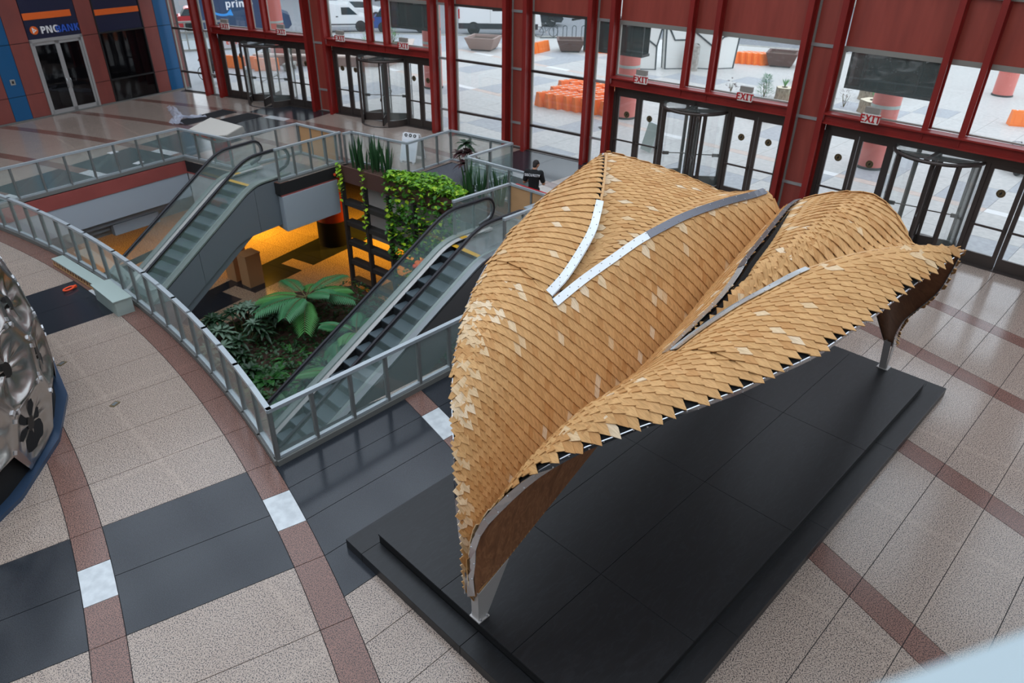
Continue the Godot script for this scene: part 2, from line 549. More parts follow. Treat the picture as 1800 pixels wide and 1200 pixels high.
func floors():
	for k in 23: inside.append(fpt(-31.0 + 2.0 * k, 0.12))
	inside.append_array(PackedVector2Array([Vector2(15.2, 13.0), Vector2(-18.5, 13.0), Vector2(-18.5, -24.6), Vector2(10.7, -31.66)]))
	for k in 28: pit.append(pol(33.28, 10.0 - k * 1.0))
	pit.append_array(PackedVector2Array([Vector2(5.95, -20.83), Vector2(6.5, -18.5), Vector2(7.06, -16.42), Vector2(9.7, -16.78), Vector2(10.0, -16.55), Vector2(10.46, -14.2), Vector2(12.5, -14.45), Vector2(12.92, -12.1), Vector2(10.86, -12.0), Vector2(11.1, -9.3), Vector2(10.12, -9.18), Vector2(8.16, -9.18), Vector2(8.2, -7.66), Vector2(8.2, -4.8), Vector2(0.36, -4.8)]))
	var fl := thing("floor", "polished granite lobby floor of pink, black and white slabs with brown curved bands", "floor", Vector3.ZERO, 0, "", "structure")
	var s := st()
	var x := -19.0
	while x < 18:
		var z := -33.0
		while z < 13.5:
			var cell := PackedVector2Array([Vector2(x, z), Vector2(x + 2, z), Vector2(x + 2, z + 2), Vector2(x, z + 2)])
			for a in Geometry2D.intersect_polygons(cell, inside):
				for b in Geometry2D.clip_polygons(a, pit):
					prism(s, b, -0.40, -0.012)
			z += 2.0
		x += 2.0
	obj("floor_slab", s, M.joint, fl)
	# inner rings of the pattern
	var rings := [12.0, 18.0, 22.0, 25.4, 25.8, 27.85, 28.25, 30.27, 30.67, 32.70, 33.11]
	var near := PackedVector2Array()
	for k in 40: near.append(pol(33.12, -40 + k * 2.0))
	near.append(CEN)
	for i in rings.size() - 1:
		var band: bool = rings[i + 1] - rings[i] < 0.5
		for k in range(-15, 14):
			var a := 2.18 + 1.953 * k
			var a1 := a + 1.953
			var blk: bool = posmod(k - 4, 8) < 2
			if not band:
				tile(fl, "black_slab" if blk else "pink_slab", sector(rings[i], rings[i + 1], a, a1), M.black if blk else M.pink, [inside])
			elif not blk:
				tile(fl, "brown_band_slab", sector(rings[i], rings[i + 1], a, a1), M.brown, [inside])
			elif posmod(k - 4, 8) == 0:
				tile(fl, "brown_band_slab", sector(rings[i], rings[i + 1], a, a + 1.31), M.brown, [inside])
				tile(fl, "white_slab", sector(rings[i], rings[i + 1], a + 1.31, a + 2.6), M.white, [inside])
				tile(fl, "brown_band_slab", sector(rings[i], rings[i + 1], a + 2.6, a + 3.906), M.brown, [inside])
	# straight rows under the pavilion and towards the street front
	var outer := [33.11, 35.62, 36.0, 38.88, 39.28, 41.95, 42.35, 44.85, 45.25, 47.1, 47.5, 51.0]
	for i in outer.size() - 1:
		var band: bool = outer[i + 1] - outer[i] < 0.5
		for k in range(-6, 17):
			var z0 := -0.08 + 0.755 * k
			var blk: bool = k < -2
			var n := "brown_band_slab" if band else ("black_row_slab" if blk else "pink_row_slab")
			var m: Material = M.brown if band else (M.black if blk else M.pink)
			if band and k == -5:
				n = "white_slab"
				m = M.white
			tile(fl, n, arcrow(outer[i], outer[i + 1], z0, z0 + 0.755), m, [inside])
	# beyond the stair well
	var far := [33.12, 34.45, 34.85, 37.1, 37.5, 39.9, 40.3, 42.7, 43.1, 45.45, 45.85, 51.0]
	var beyond := PackedVector2Array([Vector2(-20, -4.61), Vector2(20, -4.61), Vector2(20, -40), Vector2(-20, -40)])
	for i in far.size() - 1:
		var band: bool = far[i + 1] - far[i] < 0.5
		for k in range(-8, 15):
			var a := -19.45 + 1.9 * k
			var blk: bool = posmod(k, 8) < 2
			if band and blk:
				if posmod(k, 8) == 0:
					tile(fl, "far_brown_slab", sector(far[i], far[i + 1], a, a + 1.5), M.brown, [inside, beyond])
					tile(fl, "far_white_slab", sector(far[i], far[i + 1], a + 1.5, a + 2.9), M.white, [inside, beyond])
					tile(fl, "far_brown_slab", sector(far[i], far[i + 1], a + 2.9, a + 3.8), M.brown, [inside, beyond])
			else:
				tile(fl, "far_brown_slab" if band else ("far_black_slab" if blk else "far_pink_slab"), sector(far[i], far[i + 1], a, a + 1.9), M.brown if band else (M.black if blk else M.pink), [inside, beyond])
	# small floor boxes let into the pink slabs
	for q in [[Vector3(-1.02, 0, -7.86), "small brass floor box in the pink slabs nearer the curved railing"], [Vector3(-1.25, 0, -9.9), "small steel floor box in the pink slabs beside the metal dome"]]:
		var o := thing("floor_box", q[1], "floor box", q[0], 0.5)
		var b := st(); bx(b, Vector3(0, 0.004, 0), Vector3(0.16, 0.012, 0.1)); obj("frame", b, M.brass, o)
		b = st(); bx(b, Vector3(0, 0.012, 0), Vector3(0.10, 0.006, 0.06)); obj("lid", b, M.steel, o)

func shell_of_the_building():
	# upper storeys and roof: outside the picture, they close the atrium and let the sky in from above
	var w := thing("wall_back", "plain painted atrium wall behind the viewer", "wall", Vector3.ZERO, 0, "", "structure")
	var s := st()
	bx(s, Vector3(-1.5, 4.0, 13.25), Vector3(35, 19, 0.5))
	obj("wall_panel", s, M.plaster, w)
	w = thing("wall_right", "plain painted atrium wall on the far side of the metal dome", "wall", Vector3.ZERO, 0, "", "structure")
	s = st()
	bx(s, Vector3(-18.8, 4.0, -6), Vector3(0.5, 19, 40))
	obj("wall_panel", s, M.plaster, w)
	var roof := thing("ceiling", "atrium roof with a large glazed skylight", "ceiling", Vector3.ZERO, 0, "", "structure")
	s = st()
	var hx0 := -16.0; var hx1 := 13.0; var hz0 := -24.0; var hz1 := 9.0
	bx(s, Vector3((-19.5 + hx0) / 2, 13.3, -9), Vector3(hx0 + 19.5, 0.4, 46))
	bx(s, Vector3((18.5 + hx1) / 2, 13.3, -9), Vector3(18.5 - hx1, 0.4, 46))
	bx(s, Vector3((hx0 + hx1) / 2, 13.3, (-33 + hz0) / 2), Vector3(hx1 - hx0, 0.4, hz0 + 33))
	bx(s, Vector3((hx0 + hx1) / 2, 13.3, (14 + hz1) / 2), Vector3(hx1 - hx0, 0.4, 14 - hz1))
	obj("roof_slab", s, M.plaster, roof)
	s = st()
	for k in 10: bx(s, Vector3(hx0 + (k + 0.5) * 2.9, 13.4, (hz0 + hz1) / 2), Vector3(0.16, 0.3, hz1 - hz0))
	for k in 10: bx(s, Vector3((hx0 + hx1) / 2, 13.4, hz0 + (k + 0.5) * 3.3), Vector3(hx1 - hx0, 0.4, 0.2))
	obj("skylight_bars", s, M.red, roof)
	# the balcony the picture is taken from
	var a := Vector2(-2.906, 4.135)
	var d := Vector2(0.898, 0.44)
	var nn := Vector2(-0.44, 0.898)
	var bal := thing("floor", "balcony slab under the viewer", "floor", Vector3.ZERO, 0, "", "structure")
	s = st()
	prism(s, PackedVector2Array([a - d * 4 + nn * 0.06, a + d * 6 + nn * 0.06, a + d * 6 + nn * 7, a - d * 4 + nn * 7]), 5.6, 5.88)
	obj("slab", s, M.concrete, bal)
	var gr := thing("guard_rail", "pale out of focus balcony rail in the near bottom right corner", "railing")
	s = st()
	var rp := []
	var sd := []
	var upv := []
	for k in 11:
		var q := a + d * (-3.0 + k * 0.7) + nn * 0.1
		rp.append(Vector3(q.x, 6.91, q.y)); sd.append(Vector3(nn.x, 0, nn.y)); upv.append(Vector3.UP)
	sweep(s, rp, sd, upv, 0.2, 0.08)
	obj("top_rail", s, M.paleguard, gr)
	for k in 4:
		s = st()
		var q := a + d * (-2.9 + k * 2.2) + nn * 0.12
		bx(s, Vector3(q.x, 6.375, q.y), Vector3(0.06, 1.0, 0.06))
		obj("post", s, M.paleguard, gr)

# ------------------------------------------------------------------ the bank front
const BP := Vector2(7.532, -30.943)
const BD := Vector2(-0.972, 0.2334)

func b3(t: float, d: float, y: float) -> Vector3:   # d towards the lobby
	var n := Vector2(0.2334, 0.972)
	var p := BP + BD * t + n * d
	return Vector3(p.x, y, p.y)

func bbox(s: SurfaceTool, t0: float, t1: float, y0: float, y1: float, d0: float, d1: float) -> void:
	hexa(s, [b3(t0, d0, y0), b3(t1, d0, y0), b3(t1, d1, y0), b3(t0, d1, y0), b3(t0, d0, y1), b3(t1, d0, y1), b3(t1, d1, y1), b3(t0, d1, y1)])

func bframe(t: float, d: float, y: float) -> Transform3D:
	var n := Vector3(0.2334, 0, 0.972)
	return Transform3D(Basis(Vector3(-BD.x, 0, -BD.y), Vector3.UP, n), b3(t, d, y))

func bank_wall():
	var w := thing("wall_left", "bank front of brown red and blue metal panels facing the lobby", "wall", Vector3.ZERO, 0, "", "structure")
	var s := st()
	bbox(s, -3.75, -1.98, -0.3, 12.9, -0.35, -0.03)
	bbox(s, 0.17, 0.88, -0.3, 12.9, -0.35, -0.03)
	bbox(s, 3.02, 27.5, -0.3, 12.9, -0.35, -0.03)
	bbox(s, -1.98, 3.02, 4.35, 12.9, -0.35, -0.03)
	obj("wall_core", s, M.dark, w)
	var rows := [[0.05, 0.95], [0.95, 2.82], [2.82, 4.85], [4.85, 7.4], [7.4, 10.0], [10.0, 12.8]]
	var cols := [[-3.62, -3.32, 0], [-3.32, -2.64, 1], [-2.64, -1.98, 0], [0.17, 0.88, 0], [3.02, 3.76, 0], [3.76, 4.44, 1], [4.44, 5.2, 0], [5.2, 7.4, 2], [7.4, 8.1, 0], [8.1, 8.8, 1], [8.8, 9.5, 0]]
	for c in cols:
		for r in rows:
			s = st()
			bbox(s, c[0] + 0.01, c[1] - 0.01, r[0] + 0.01, r[1] - 0.012, -0.03, 0.0)
			obj("blue_panel" if c[2] == 1 else "metal_panel", s, M.blue if c[2] == 1 else (M.dark if c[2] == 2 else M.bankred), w)
	for r in rows.slice(3):
		for c in [[-1.98, 0.17], [0.88, 3.02]]:
			s = st()
			bbox(s, c[0] + 0.01, c[1] - 0.01, r[0] + 0.01, r[1] - 0.012, -0.03, 0.0)
			obj("metal_panel", s, M.bankred, w)
	s = st()
	bbox(s, -3.62, 27, 0.0, 0.05, -0.03, 0.03)
	obj("skirting", s, M.curb, w)
	# the dim room behind the glass
	var rm := thing("wall_bank_interior", "dim bank room seen through the tinted glass", "wall", Vector3.ZERO, 0, "", "structure")
	s = st()
	bbox(s, -3.6, 5.5, -0.05, 5.0, -5.4, -5.2)
	bbox(s, -3.6, -3.4, -0.05, 5.0, -5.2, -0.4)
	bbox(s, 5.3, 5.5, -0.05, 5.0, -5.2, -0.4)
	bbox(s, -3.6, 5.5, -0.2, -0.02, -5.4, -0.03)
	bbox(s, -3.6, 5.5, 4.6, 4.8, -5.4, -0.36)
	obj("room_lining", s, M.dark, rm)
	# shop window
	var win := thing("window_1", "tall tinted bank window with an orange band above", "window", Vector3.ZERO, 0, "", "structure")
	s = st()
	for q in [[-1.98, -1.93, 0.0, 4.35], [0.12, 0.17, 0.0, 4.35]]: bbox(s, q[0], q[1], q[2], q[3], -0.12, 0.02)
	for q in [0.0, 0.92, 2.8]: bbox(s, -1.98, 0.17, q, q + 0.06, -0.12, 0.02)
	obj("frame", s, M.dark, win)
	s = st(); bbox(s, -1.06, -0.98, 0.98, 2.8, -0.3, -0.26); obj("inner_mullion", s, M.alu, win)
	for r in [[0.06, 0.92], [0.98, 2.8]]:
		s = st(); bbox(s, -1.93, 0.12, r[0], r[1], -0.06, -0.048); obj("pane", s, M.darkglass, win)
	s = st(); bbox(s, -1.93, 0.12, 2.86, 4.35, -0.06, -0.02); obj("navy_fascia", s, M.navy, win)
	s = st(); bbox(s, -1.9, 0.1, 3.5, 3.72, -0.02, 0.01); obj("orange_band", s, M.orangeband, win)
	# sign over the doors
	var sg := thing("bank_sign", "navy fascia sign reading PNC BANK under an orange band above the glass doors", "sign")
	s = st(); bbox(s, 0.9, 3.0, 2.9, 4.35, -0.06, 0.0); obj("board", s, M.navy, sg)
	s = st(); bbox(s, 1.1, 2.99, 3.6, 3.84, 0.0, 0.03); obj("orange_band", s, M.orangeband, sg)
	letters("white_letters", "PNC", 0.36, 0.05, M.signwhite, sg, bframe(2.13, 0.04, 3.20))
	letters("blue_letters", "BANK", 0.36, 0.05, M.signblue, sg, bframe(1.42, 0.04, 3.18), 700, true)
	var fb := bframe(2.72, 0.0, 3.22)
	s = st(); cyl(s, Vector3.ZERO, 0.15, 0.05, 28, fb.basis * Basis(Vector3.RIGHT, PI / 2)); var em := obj("emblem", s, M.orangeband, sg); em.position = fb.origin
	s = st()
	slab(s, PackedVector2Array([Vector2(-0.07, -0.1), Vector2(-0.03, -0.1), Vector2(-0.03, 0.1), Vector2(-0.07, 0.1)]), fb.origin + fb.basis.z * 0.05, fb.basis.x, fb.basis.y, fb.basis.z * 0.012)
	slab(s, PackedVector2Array([Vector2(-0.03, 0.07), Vector2(0.10, 0.0), Vector2(-0.03, -0.07), Vector2(-0.03, -0.035), Vector2(0.03, 0.0), Vector2(-0.03, 0.035)]), fb.origin + fb.basis.z * 0.05, fb.basis.x, fb.basis.y, fb.basis.z * 0.012)
	obj("emblem_mark", s, M.signwhite, sg)
	# doors
	var dr := thing("door_1", "pair of glazed bank doors in a silver frame", "door", Vector3.ZERO, 0, "", "structure")
	s = st()
	bbox(s, 0.88, 0.97, 0, 2.88, -0.1, 0.03); bbox(s, 2.93, 3.02, 0, 2.88, -0.1, 0.03); bbox(s, 0.88, 3.02, 2.78, 2.9, -0.1, 0.03)
	obj("door_frame", s, M.alu, dr)
	for q in [[0.97, 1.95], [1.95, 2.93]]:
		s = st()
		bbox(s, q[0], q[0] + 0.09, 0.02, 2.78, -0.06, -0.01); bbox(s, q[1] - 0.09, q[1], 0.02, 2.78, -0.06, -0.01)
		bbox(s, q[0], q[1], 0.02, 0.2, -0.06, -0.01); bbox(s, q[0], q[1], 2.66, 2.78, -0.06, -0.01)
		var leaf := obj("door_leaf", s, M.alu, dr)
		s = st(); bbox(s, q[0] + 0.09, q[1] - 0.09, 0.2, 2.66, -0.04, -0.03); obj("pane", s, M.darkglass, leaf)
		var hx: float = 1.87 if q[0] < 1.5 else 2.03
		s = st(); tube(s, [b3(hx, -0.01, 0.95), b3(hx, 0.06, 1.0), b3(hx, 0.06, 1.3), b3(hx, -0.01, 1.35)], 0.014, 6); obj("pull_handle", s, M.chrome, leaf)
	var pl := thing("wall_plate", "small grey call plate on the left blue panel", "plate")
	s = st(); bbox(s, 4.0, 4.18, 1.4, 1.6, 0.0, 0.02); obj("plate", s, M.kioskgrey, pl)
	s = st(); bbox(s, 4.05, 4.13, 1.45, 1.55, 0.02, 0.026); obj("keypad", s, M.dark, pl)
	var po := thing("poster_stand", "white and blue poster board standing inside the bank doors", "poster")
	s = st(); bbox(s, 2.05, 2.5, 0.1, 1.2, -0.9, -0.86); obj("lower_board", s, M.signwhite, po)
	s = st(); bbox(s, 2.05, 2.5, 1.2, 1.5, -0.9, -0.855); obj("blue_strip", s, M.blue, po)
	s = st(); bbox(s, 2.0, 2.45, 1.5, 2.1, -0.9, -0.86); obj("upper_board", s, M.concrete, po)

# ------------------------------------------------------------------ the street front
func steel_column(s0: float, k: int) -> void:
	var o := thing("steel_column", "%s red steel flanged column of the street front, counted from the bank" % nth(k), "column", Vector3.ZERO, 0, "red steel columns of the street front")
	var s := st(); fbox(s, s0 - 0.01, s0 + 0.14, 0.0, 12.9, -0.42, -0.39); obj("front_flange", s, M.red, o)
	s = st(); fbox(s, s0 + 0.055, s0 + 0.075, 0.0, 12.9, -0.39, -0.08); obj("web", s, M.red, o)
	s = st(); fbox(s, s0 - 0.01, s0 + 0.14, 0.0, 12.9, -0.08, -0.05); obj("back_flange", s, M.red, o)

func pane(parent: Node, s0: float, s1: float, y0: float, y1: float, d := 0.0) -> void:
	var s := st(); fbox(s, s0, s1, y0, y1, d, d + 0.012); obj("pane", s, M.glass, parent)

func seal(parent: Node, s0: float, d: float, y: float) -> void:
	var xf := fframe(s0, d, y)
	var s := st(); cyl(s, Vector3.ZERO, 0.10, 0.006, 24, Basis(Vector3.RIGHT, PI / 2)); var a := obj("door_seal", s, M.brass, parent); a.transform = xf
	s = st(); lathe(s, Vector3.ZERO, [[0.072, 0.006], [0.072, 0.009], [0.08, 0.009], [0.08, 0.006]], 24, Basis(Vector3.RIGHT, PI / 2))
	bx(s, Vector3(0, 0.0, 0.007), Vector3(0.05, 0.035, 0.006)); bx(s, Vector3(0.01, 0.025, 0.007), Vector3(0.025, 0.04, 0.006)); bx(s, Vector3(-0.01, -0.025, 0.007), Vector3(0.03, 0.03, 0.006))
	obj("seal_relief", s, M.dark, a)

func swing_door(s0: float, s1: float, label: String, k: int, sealed: bool) -> void:
	var o := thing("door_%d" % k, label, "door", Vector3.ZERO, 0, "", "structure")
	var s := st()
	fbox(s, s0, s0 + 0.1, 0.01, 2.5, -0.03, 0.03); fbox(s, s1 - 0.1, s1, 0.01, 2.5, -0.03, 0.03)
	fbox(s, s0, s1, 0.01, 0.3, -0.03, 0.03); fbox(s, s0, s1, 2.38, 2.5, -0.03, 0.03)
	obj("door_leaf", s, M.bronze, o)
	pane(o, s0 + 0.1, s1 - 0.1, 0.3, 2.38, -0.006)
	s = st(); fbox(s, s0 + 0.02, s1 - 0.02, 0.98, 1.03, -0.09, -0.06); fbox(s, s0 + 0.03, s0 + 0.07, 0.95, 1.06, -0.07, -0.03); fbox(s, s1 - 0.07, s1 - 0.03, 0.95, 1.06, -0.07, -0.03)
	obj("push_bar", s, M.bronze, o)
	if sealed: seal(o, (s0 + s1) * 0.5, -0.012, 1.84)

func revolving_door(c: float, k: int, turn: float, label: String) -> void:
	var o := thing("revolving_door", label, "revolving door")
	o.transform = fframe(c, 0.0, 0.0)
	var R := 1.02
	var s := st()
	var ring := []
	for i in 40: ring.append(Vector3(cos(TAU * i / 40) * R, 2.46, sin(TAU * i / 40) * R))
	tube(s, ring, 0.045, 6, true)
	obj("canopy_ring", s, M.bronze, o)
	s = st()
	lathe(s, Vector3.ZERO, [[0, 2.52], [R * 0.98, 2.52], [R * 0.98, 2.54], [0, 2.54]], 36)
	obj("canopy_glass", s, M.glass, o)
	s = st()
	bx(s, Vector3(0, 2.5, 0), Vector3(2 * R, 0.05, 0.14)); bx(s, Vector3(0, 2.5, 0), Vector3(0.10, 0.05, 2 * R))
	obj("canopy_bars", s, M.bronze, o)
	s = st()
	lathe(s, Vector3.ZERO, [[R - 0.05, 0.0], [R + 0.05, 0.0], [R + 0.05, 0.02], [R - 0.05, 0.02]], 36)
	obj("floor_ring", s, M.bronze, o)
	for e in [0, 1]:
		s = st()
		var f := st()
		var a0 := (-48.0 if e == 0 else 132.0)
		for i in 8:
			var p := deg_to_rad(a0 + 96.0 * i / 8); var q := deg_to_rad(a0 + 96.0 * (i + 1) / 8)
			hexa(s, [Vector3(cos(p) * R, 0.25, sin(p) * R), Vector3(cos(q) * R, 0.25, sin(q) * R), Vector3(cos(q) * (R + 0.012), 0.25, sin(q) * (R + 0.012)), Vector3(cos(p) * (R + 0.012), 0.25, sin(p) * (R + 0.012)), Vector3(cos(p) * R, 2.4, sin(p) * R), Vector3(cos(q) * R, 2.4, sin(q) * R), Vector3(cos(q) * (R + 0.012), 2.4, sin(q) * (R + 0.012)), Vector3(cos(p) * (R + 0.012), 2.4, sin(p) * (R + 0.012))])
			hexa(f, [Vector3(cos(p) * (R - .02), 0.02, sin(p) * (R - .02)), Vector3(cos(q) * (R - .02), 0.02, sin(q) * (R - .02)), Vector3(cos(q) * (R + 0.03), 0.02, sin(q) * (R + 0.03)), Vector3(cos(p) * (R + 0.03), 0.02, sin(p) * (R + 0.03)), Vector3(cos(p) * (R - .02), 0.25, sin(p) * (R - .02)), Vector3(cos(q) * (R - .02), 0.25, sin(q) * (R - .02)), Vector3(cos(q) * (R + 0.03), 0.25, sin(q) * (R + 0.03)), Vector3(cos(p) * (R + 0.03), 0.25, sin(p) * (R + 0.03))])
		for i in [0, 8]:
			var p := deg_to_rad(a0 + 96.0 * i / 8)
			bx(f, Vector3(cos(p) * R, 1.22, sin(p) * R), Vector3(0.09, 2.44, 0.09), Basis(Vector3.UP, -p))
		obj("drum_frame", f, M.bronze, o)
		obj("drum_glass", s, M.glass, o)
	s = st(); cyl(s, Vector3(0, 0.0, 0), 0.04, 2.5, 10); obj("centre_post", s, M.bronze, o)
	for i in 4:
		var b := Basis(Vector3.UP, turn + PI / 2 * i)
		s = st()
		var L := R - 0.06
		bx(s, b * Vector3(0.09, 1.22, 0), Vector3(0.08, 2.36, 0.045), b); bx(s, b * Vector3(L - 0.04, 1.22, 0), Vector3(0.08, 2.36, 0.045), b)
		bx(s, b * Vector3(L * 0.5, 0.19, 0), Vector3(L, 0.30, 0.045), b); bx(s, b * Vector3(L * 0.5, 2.34, 0), Vector3(L, 0.12, 0.045), b)
		var wing := obj("wing_frame", s, M.bronze, o)
		s = st(); bx(s, b * Vector3(L * 0.5, 1.3, 0), Vector3(L - 0.2, 1.96, 0.01), b); obj("wing_glass", s, M.glass, wing)
		s = st(); bx(s, b * Vector3(L * 0.5, 1.03, 0.05), Vector3(L - 0.16, 0.025, 0.025), b); bx(s, b * Vector3(L - 0.2, 1.02, 0.06), Vector3(0.2, 0.1, 0.03), b); obj("push_bar", s, M.bronze, wing)

func exit_sign(s0: float, label: String) -> void:
	var o := thing("exit_sign", label, "exit sign")
	o.transform = fframe(s0, -0.47, 2.98)
	var s := st(); bx(s, Vector3(0, 0.30, -0.02), Vector3(0.36, 0.14, 0.10)); bx(s, Vector3(0, 0.1, -0.06), Vector3(0.06, 0.2, 0.02)); obj("housing", s, M.bracket, o)
	s = st(); bx(s, Vector3(0, 0.10, 0), Vector3(0.42, 0.24, 0.08)); obj("face_box", s, M.exitbox, o)
	letters("lettering", "EXIT", 0.25, 0.012, M.exitred, o, Transform3D(Basis(), Vector3(0, 0.10, 0.046)))

func facade():
	var wd := 2
	var cols := [-29.25, -28.41, -23.06, -22.10, -16.76, -15.95, -13.47, -12.63, -10.13, -9.31, -3.36, -2.50, 3.45, 4.3]
	for k in cols.size(): steel_column(cols[k], k)
	var doors := [[-28.41, -23.06, "nearest the bank"], [-22.10, -16.76, "second from the bank"], [-9.31, -3.36, "behind the pavilion's peak"], [-2.50, 3.45, "at the right behind the pavilion"]]
	var dn := 2
	for i in doors.size():
		var a: float = doors[i][0] + 0.14
		var b: float = doors[i][1]
		var c: float = (a + b) * 0.5
		var w := thing("window_%d" % wd, "glazed red framed bay over the revolving door %s" % doors[i][2], "window", Vector3.ZERO, 0, "", "structure")
		wd += 1
		var s := st()
		fbox(s, a, b, 2.72, 2.76, -0.36, -0.05); fbox(s, a, b, 2.96, 3.0, -0.40, -0.05); fbox(s, a, b, 2.76, 2.96, -0.30, -0.27)
		for q in [c - 0.42, c + 0.42]: fbox(s, q - 0.01, q + 0.01, 2.76, 2.96, -0.38, -0.27)
		obj("transom_beam", s, M.red, w)
		for q in [c - 0.42, c + 0.42]:
			s = st(); fbox(s, q - 0.07, q + 0.07, 3.0, 12.9, -0.34, -0.31); fbox(s, q - 0.01, q + 0.01, 3.0, 12.9, -0.31, -0.08); fbox(s, q - 0.07, q + 0.07, 3.0, 12.9, -0.08, -0.05)
			obj("upper_mullion", s, M.red, w)
		s = st()
		for q in [[a, c - 0.42], [c - 0.42, c + 0.42], [c + 0.42, b]]:
			fbox(s, q[0], q[1], 4.50, 4.62, -0.06, 0.03); fbox(s, q[0], q[1], 5.92, 6.05, -0.10, 0.03)
			fbox(s, q[0], q[0] + 0.05, 3.0, 4.5, -0.05, 0.03); fbox(s, q[0], q[1], 3.0, 3.04, -0.05, 0.03)
			fbox(s, q[0], q[1], 9.0, 9.1, -0.05, 0.03)
		obj("glazing_bars", s, M.frame, w)
		for q in [[a, c - 0.42], [c - 0.42, c + 0.42], [c + 0.42, b]]:
			pane(w, q[0] + 0.05, q[1], 3.04, 4.5)
			pane(w, q[0], q[1], 6.4, 12.8)
			s = st(); fbox(s, q[0] + 0.02, q[1] - 0.02, 4.62, 5.92, -0.03, 0.02); obj("spandrel_panel", s, M.redpanel, w)
			s = st(); fbox(s, q[0], q[1], 6.05, 6.4, -0.2, 0.02); obj("upper_beam", s, M.red, w)
		# doors below the beam
		s = st()
		fbox(s, a, b, 2.5, 2.72, -0.04, 0.04)
		fbox(s, a, a + 0.1, 0.0, 2.5, -0.06, 0.06); fbox(s, b - 0.1, b, 0.0, 2.5, -0.06, 0.06)
		for q in [c - 1.1, c + 1.1]: fbox(s, q - 0.05, q + 0.05, 0.0, 2.5, -0.06, 0.06)
		obj("door_head", s, M.bronze, w)
		for side in [-1, 1]:
			var e0: float = a + 0.1 if side < 0 else c + 1.15
			var e1: float = c - 1.15 if side < 0 else b - 0.1
			var m := (e0 + e1) * 0.5
			var where: String = doors[i][2]
			var hand: String = "left" if side < 0 else "right"
			swing_door(e0, m - 0.01, "dark bronze glass swing door, left leaf of the pair %s of the revolving door %s" % [hand, where], dn, i > 0); dn += 1
			swing_door(m + 0.01, e1, "dark bronze glass swing door, right leaf of the pair %s of the revolving door %s" % [hand, where], dn, true); dn += 1
		revolving_door(c, i, [0.35, 0.5, 0.62, 0.2][i], "dark bronze glass revolving door %s" % doors[i][2])
	# plain glazed bays and the narrow bays between paired columns
	var bays := [[-31.0, -29.25, 0, "beside the bank wall"], [-29.25, -28.41, 1, "between the first two columns"], [-23.06, -22.10, 2, "between the third and fourth columns"], [-16.76, -15.95, 1, "between the fifth and sixth columns"], [-15.95, -13.47, 0, "behind the planter"], [-13.47, -12.63, 2, "between the seventh and eighth columns"], [-12.63, -10.13, 0, "left of the pavilion's peak"], [-10.13, -9.31, 1, "between the ninth and tenth columns"], [-3.36, -2.50, 2, "between the eleventh and twelfth columns"], [3.45, 4.3, 2, "past the last revolving door"], [4.3, 13.5, 0, "at the far right end"]]
	for q in bays:
		var a: float = q[0] + 0.14
		var b: float = q[1]
		var kind: int = q[2]
		var w := thing("window_%d" % wd, ("tall window bay " if kind != 2 else "narrow bay of red infill panels ") + q[3], "window" if kind != 2 else "panel", Vector3.ZERO, 0, "", "structure")
		wd += 1
		var lv := [[0.0, 0.87], [0.87, 2.72], [2.72, 4.56], [4.56, 5.98], [5.98, 9.0], [9.0, 12.9]]
		var s := st()
		for r in lv: fbox(s, a, b, maxf(r[0] - 0.03, 0.0), r[0] + 0.05, -0.06, 0.04)
		obj("rails", s, M.bronze if kind == 0 else M.alu, w)
		s = st(); fbox(s, a, a + 0.06, 0.05, 12.9, -0.05, 0.03)
		if kind == 1: fbox(s, b - 0.16, b - 0.10, 0.05, 12.9, -0.05, 0.03)
		obj("jamb", s, M.frame, w)
		for r in lv:
			if kind == 2 or absf(r[0] - 4.56) < 0.01:
				s = st(); fbox(s, a + 0.06, b - 0.01, r[0] + 0.05, r[1] - 0.03, -0.03, 0.02); obj("infill_panel", s, M.redpanel, w)
			else:
				pane(w, a + 0.06, b, r[0] + 0.05, r[1] - 0.03)
	var sill := thing("trim_1", "dark bronze sill along the foot of the street front", "trim", Vector3.ZERO, 0, "", "structure")
	var s := st()
	for k in 44:
		var e := -31.0 + k
		fbox(s, e, e + 1.0, -0.3, 0.012, -0.2, 0.12)
	obj("sill", s, M.bronze, sill)
	for q in [[-27.3, "small exit sign on the first transom at the far left"], [-24.19, "exit sign above the right doors of the bay nearest the bank"], [-21.08, "exit sign above the left doors of the second bay"], [-17.92, "exit sign above the right doors of the second bay"], [-8.01, "exit sign above the left doors behind the pavilion's peak"], [-4.6, "exit sign with a bush behind it, right of the same revolving door"], [-1.14, "large exit sign in front of the dark pink column"]]:
		exit_sign(q[0], q[1])
	# smoked screens hung outside below the spandrels
	for q in [[-19.7, -17.66, "left above the second revolving door"], [-11.1, -8.87, "beside the white sculpture"], [-2.5, -0.28, "above the tree stumps at the right"]]:
		var o := thing("smoked_screen", "dark smoked box screen hanging outside the glass %s" % q[2], "screen")
		s = st()
		fbox(s, q[0], q[1], 3.42, 3.50, 1.0, 1.5); fbox(s, q[0], q[1], 4.42, 4.52, 1.0, 1.5)
		for e in [q[0], q[1] - 0.06, q[0] + 0.38, q[1] - 0.46]: fbox(s, e, e + 0.05, 3.5, 4.42, 1.0, 1.06)
		for e in [q[0] + 0.1, q[1] - 0.15]: fbox(s, e, e + 0.05, 4.44, 4.5, 0.03, 1.0)
		obj("frame", s, M.dark, o)
		s = st(); fbox(s, q[0] + 0.03, q[1] - 0.03, 3.48, 4.44, 1.02, 1.04); obj("front_glass", s, M.smoked, o)
		s = st(); fbox(s, q[0] + 0.03, q[1] - 0.03, 3.48, 4.44, 1.44, 1.48); obj("back_board", s, M.soot, o)

# ------------------------------------------------------------------ the stair well and the concourse below
const LOW := -4.7

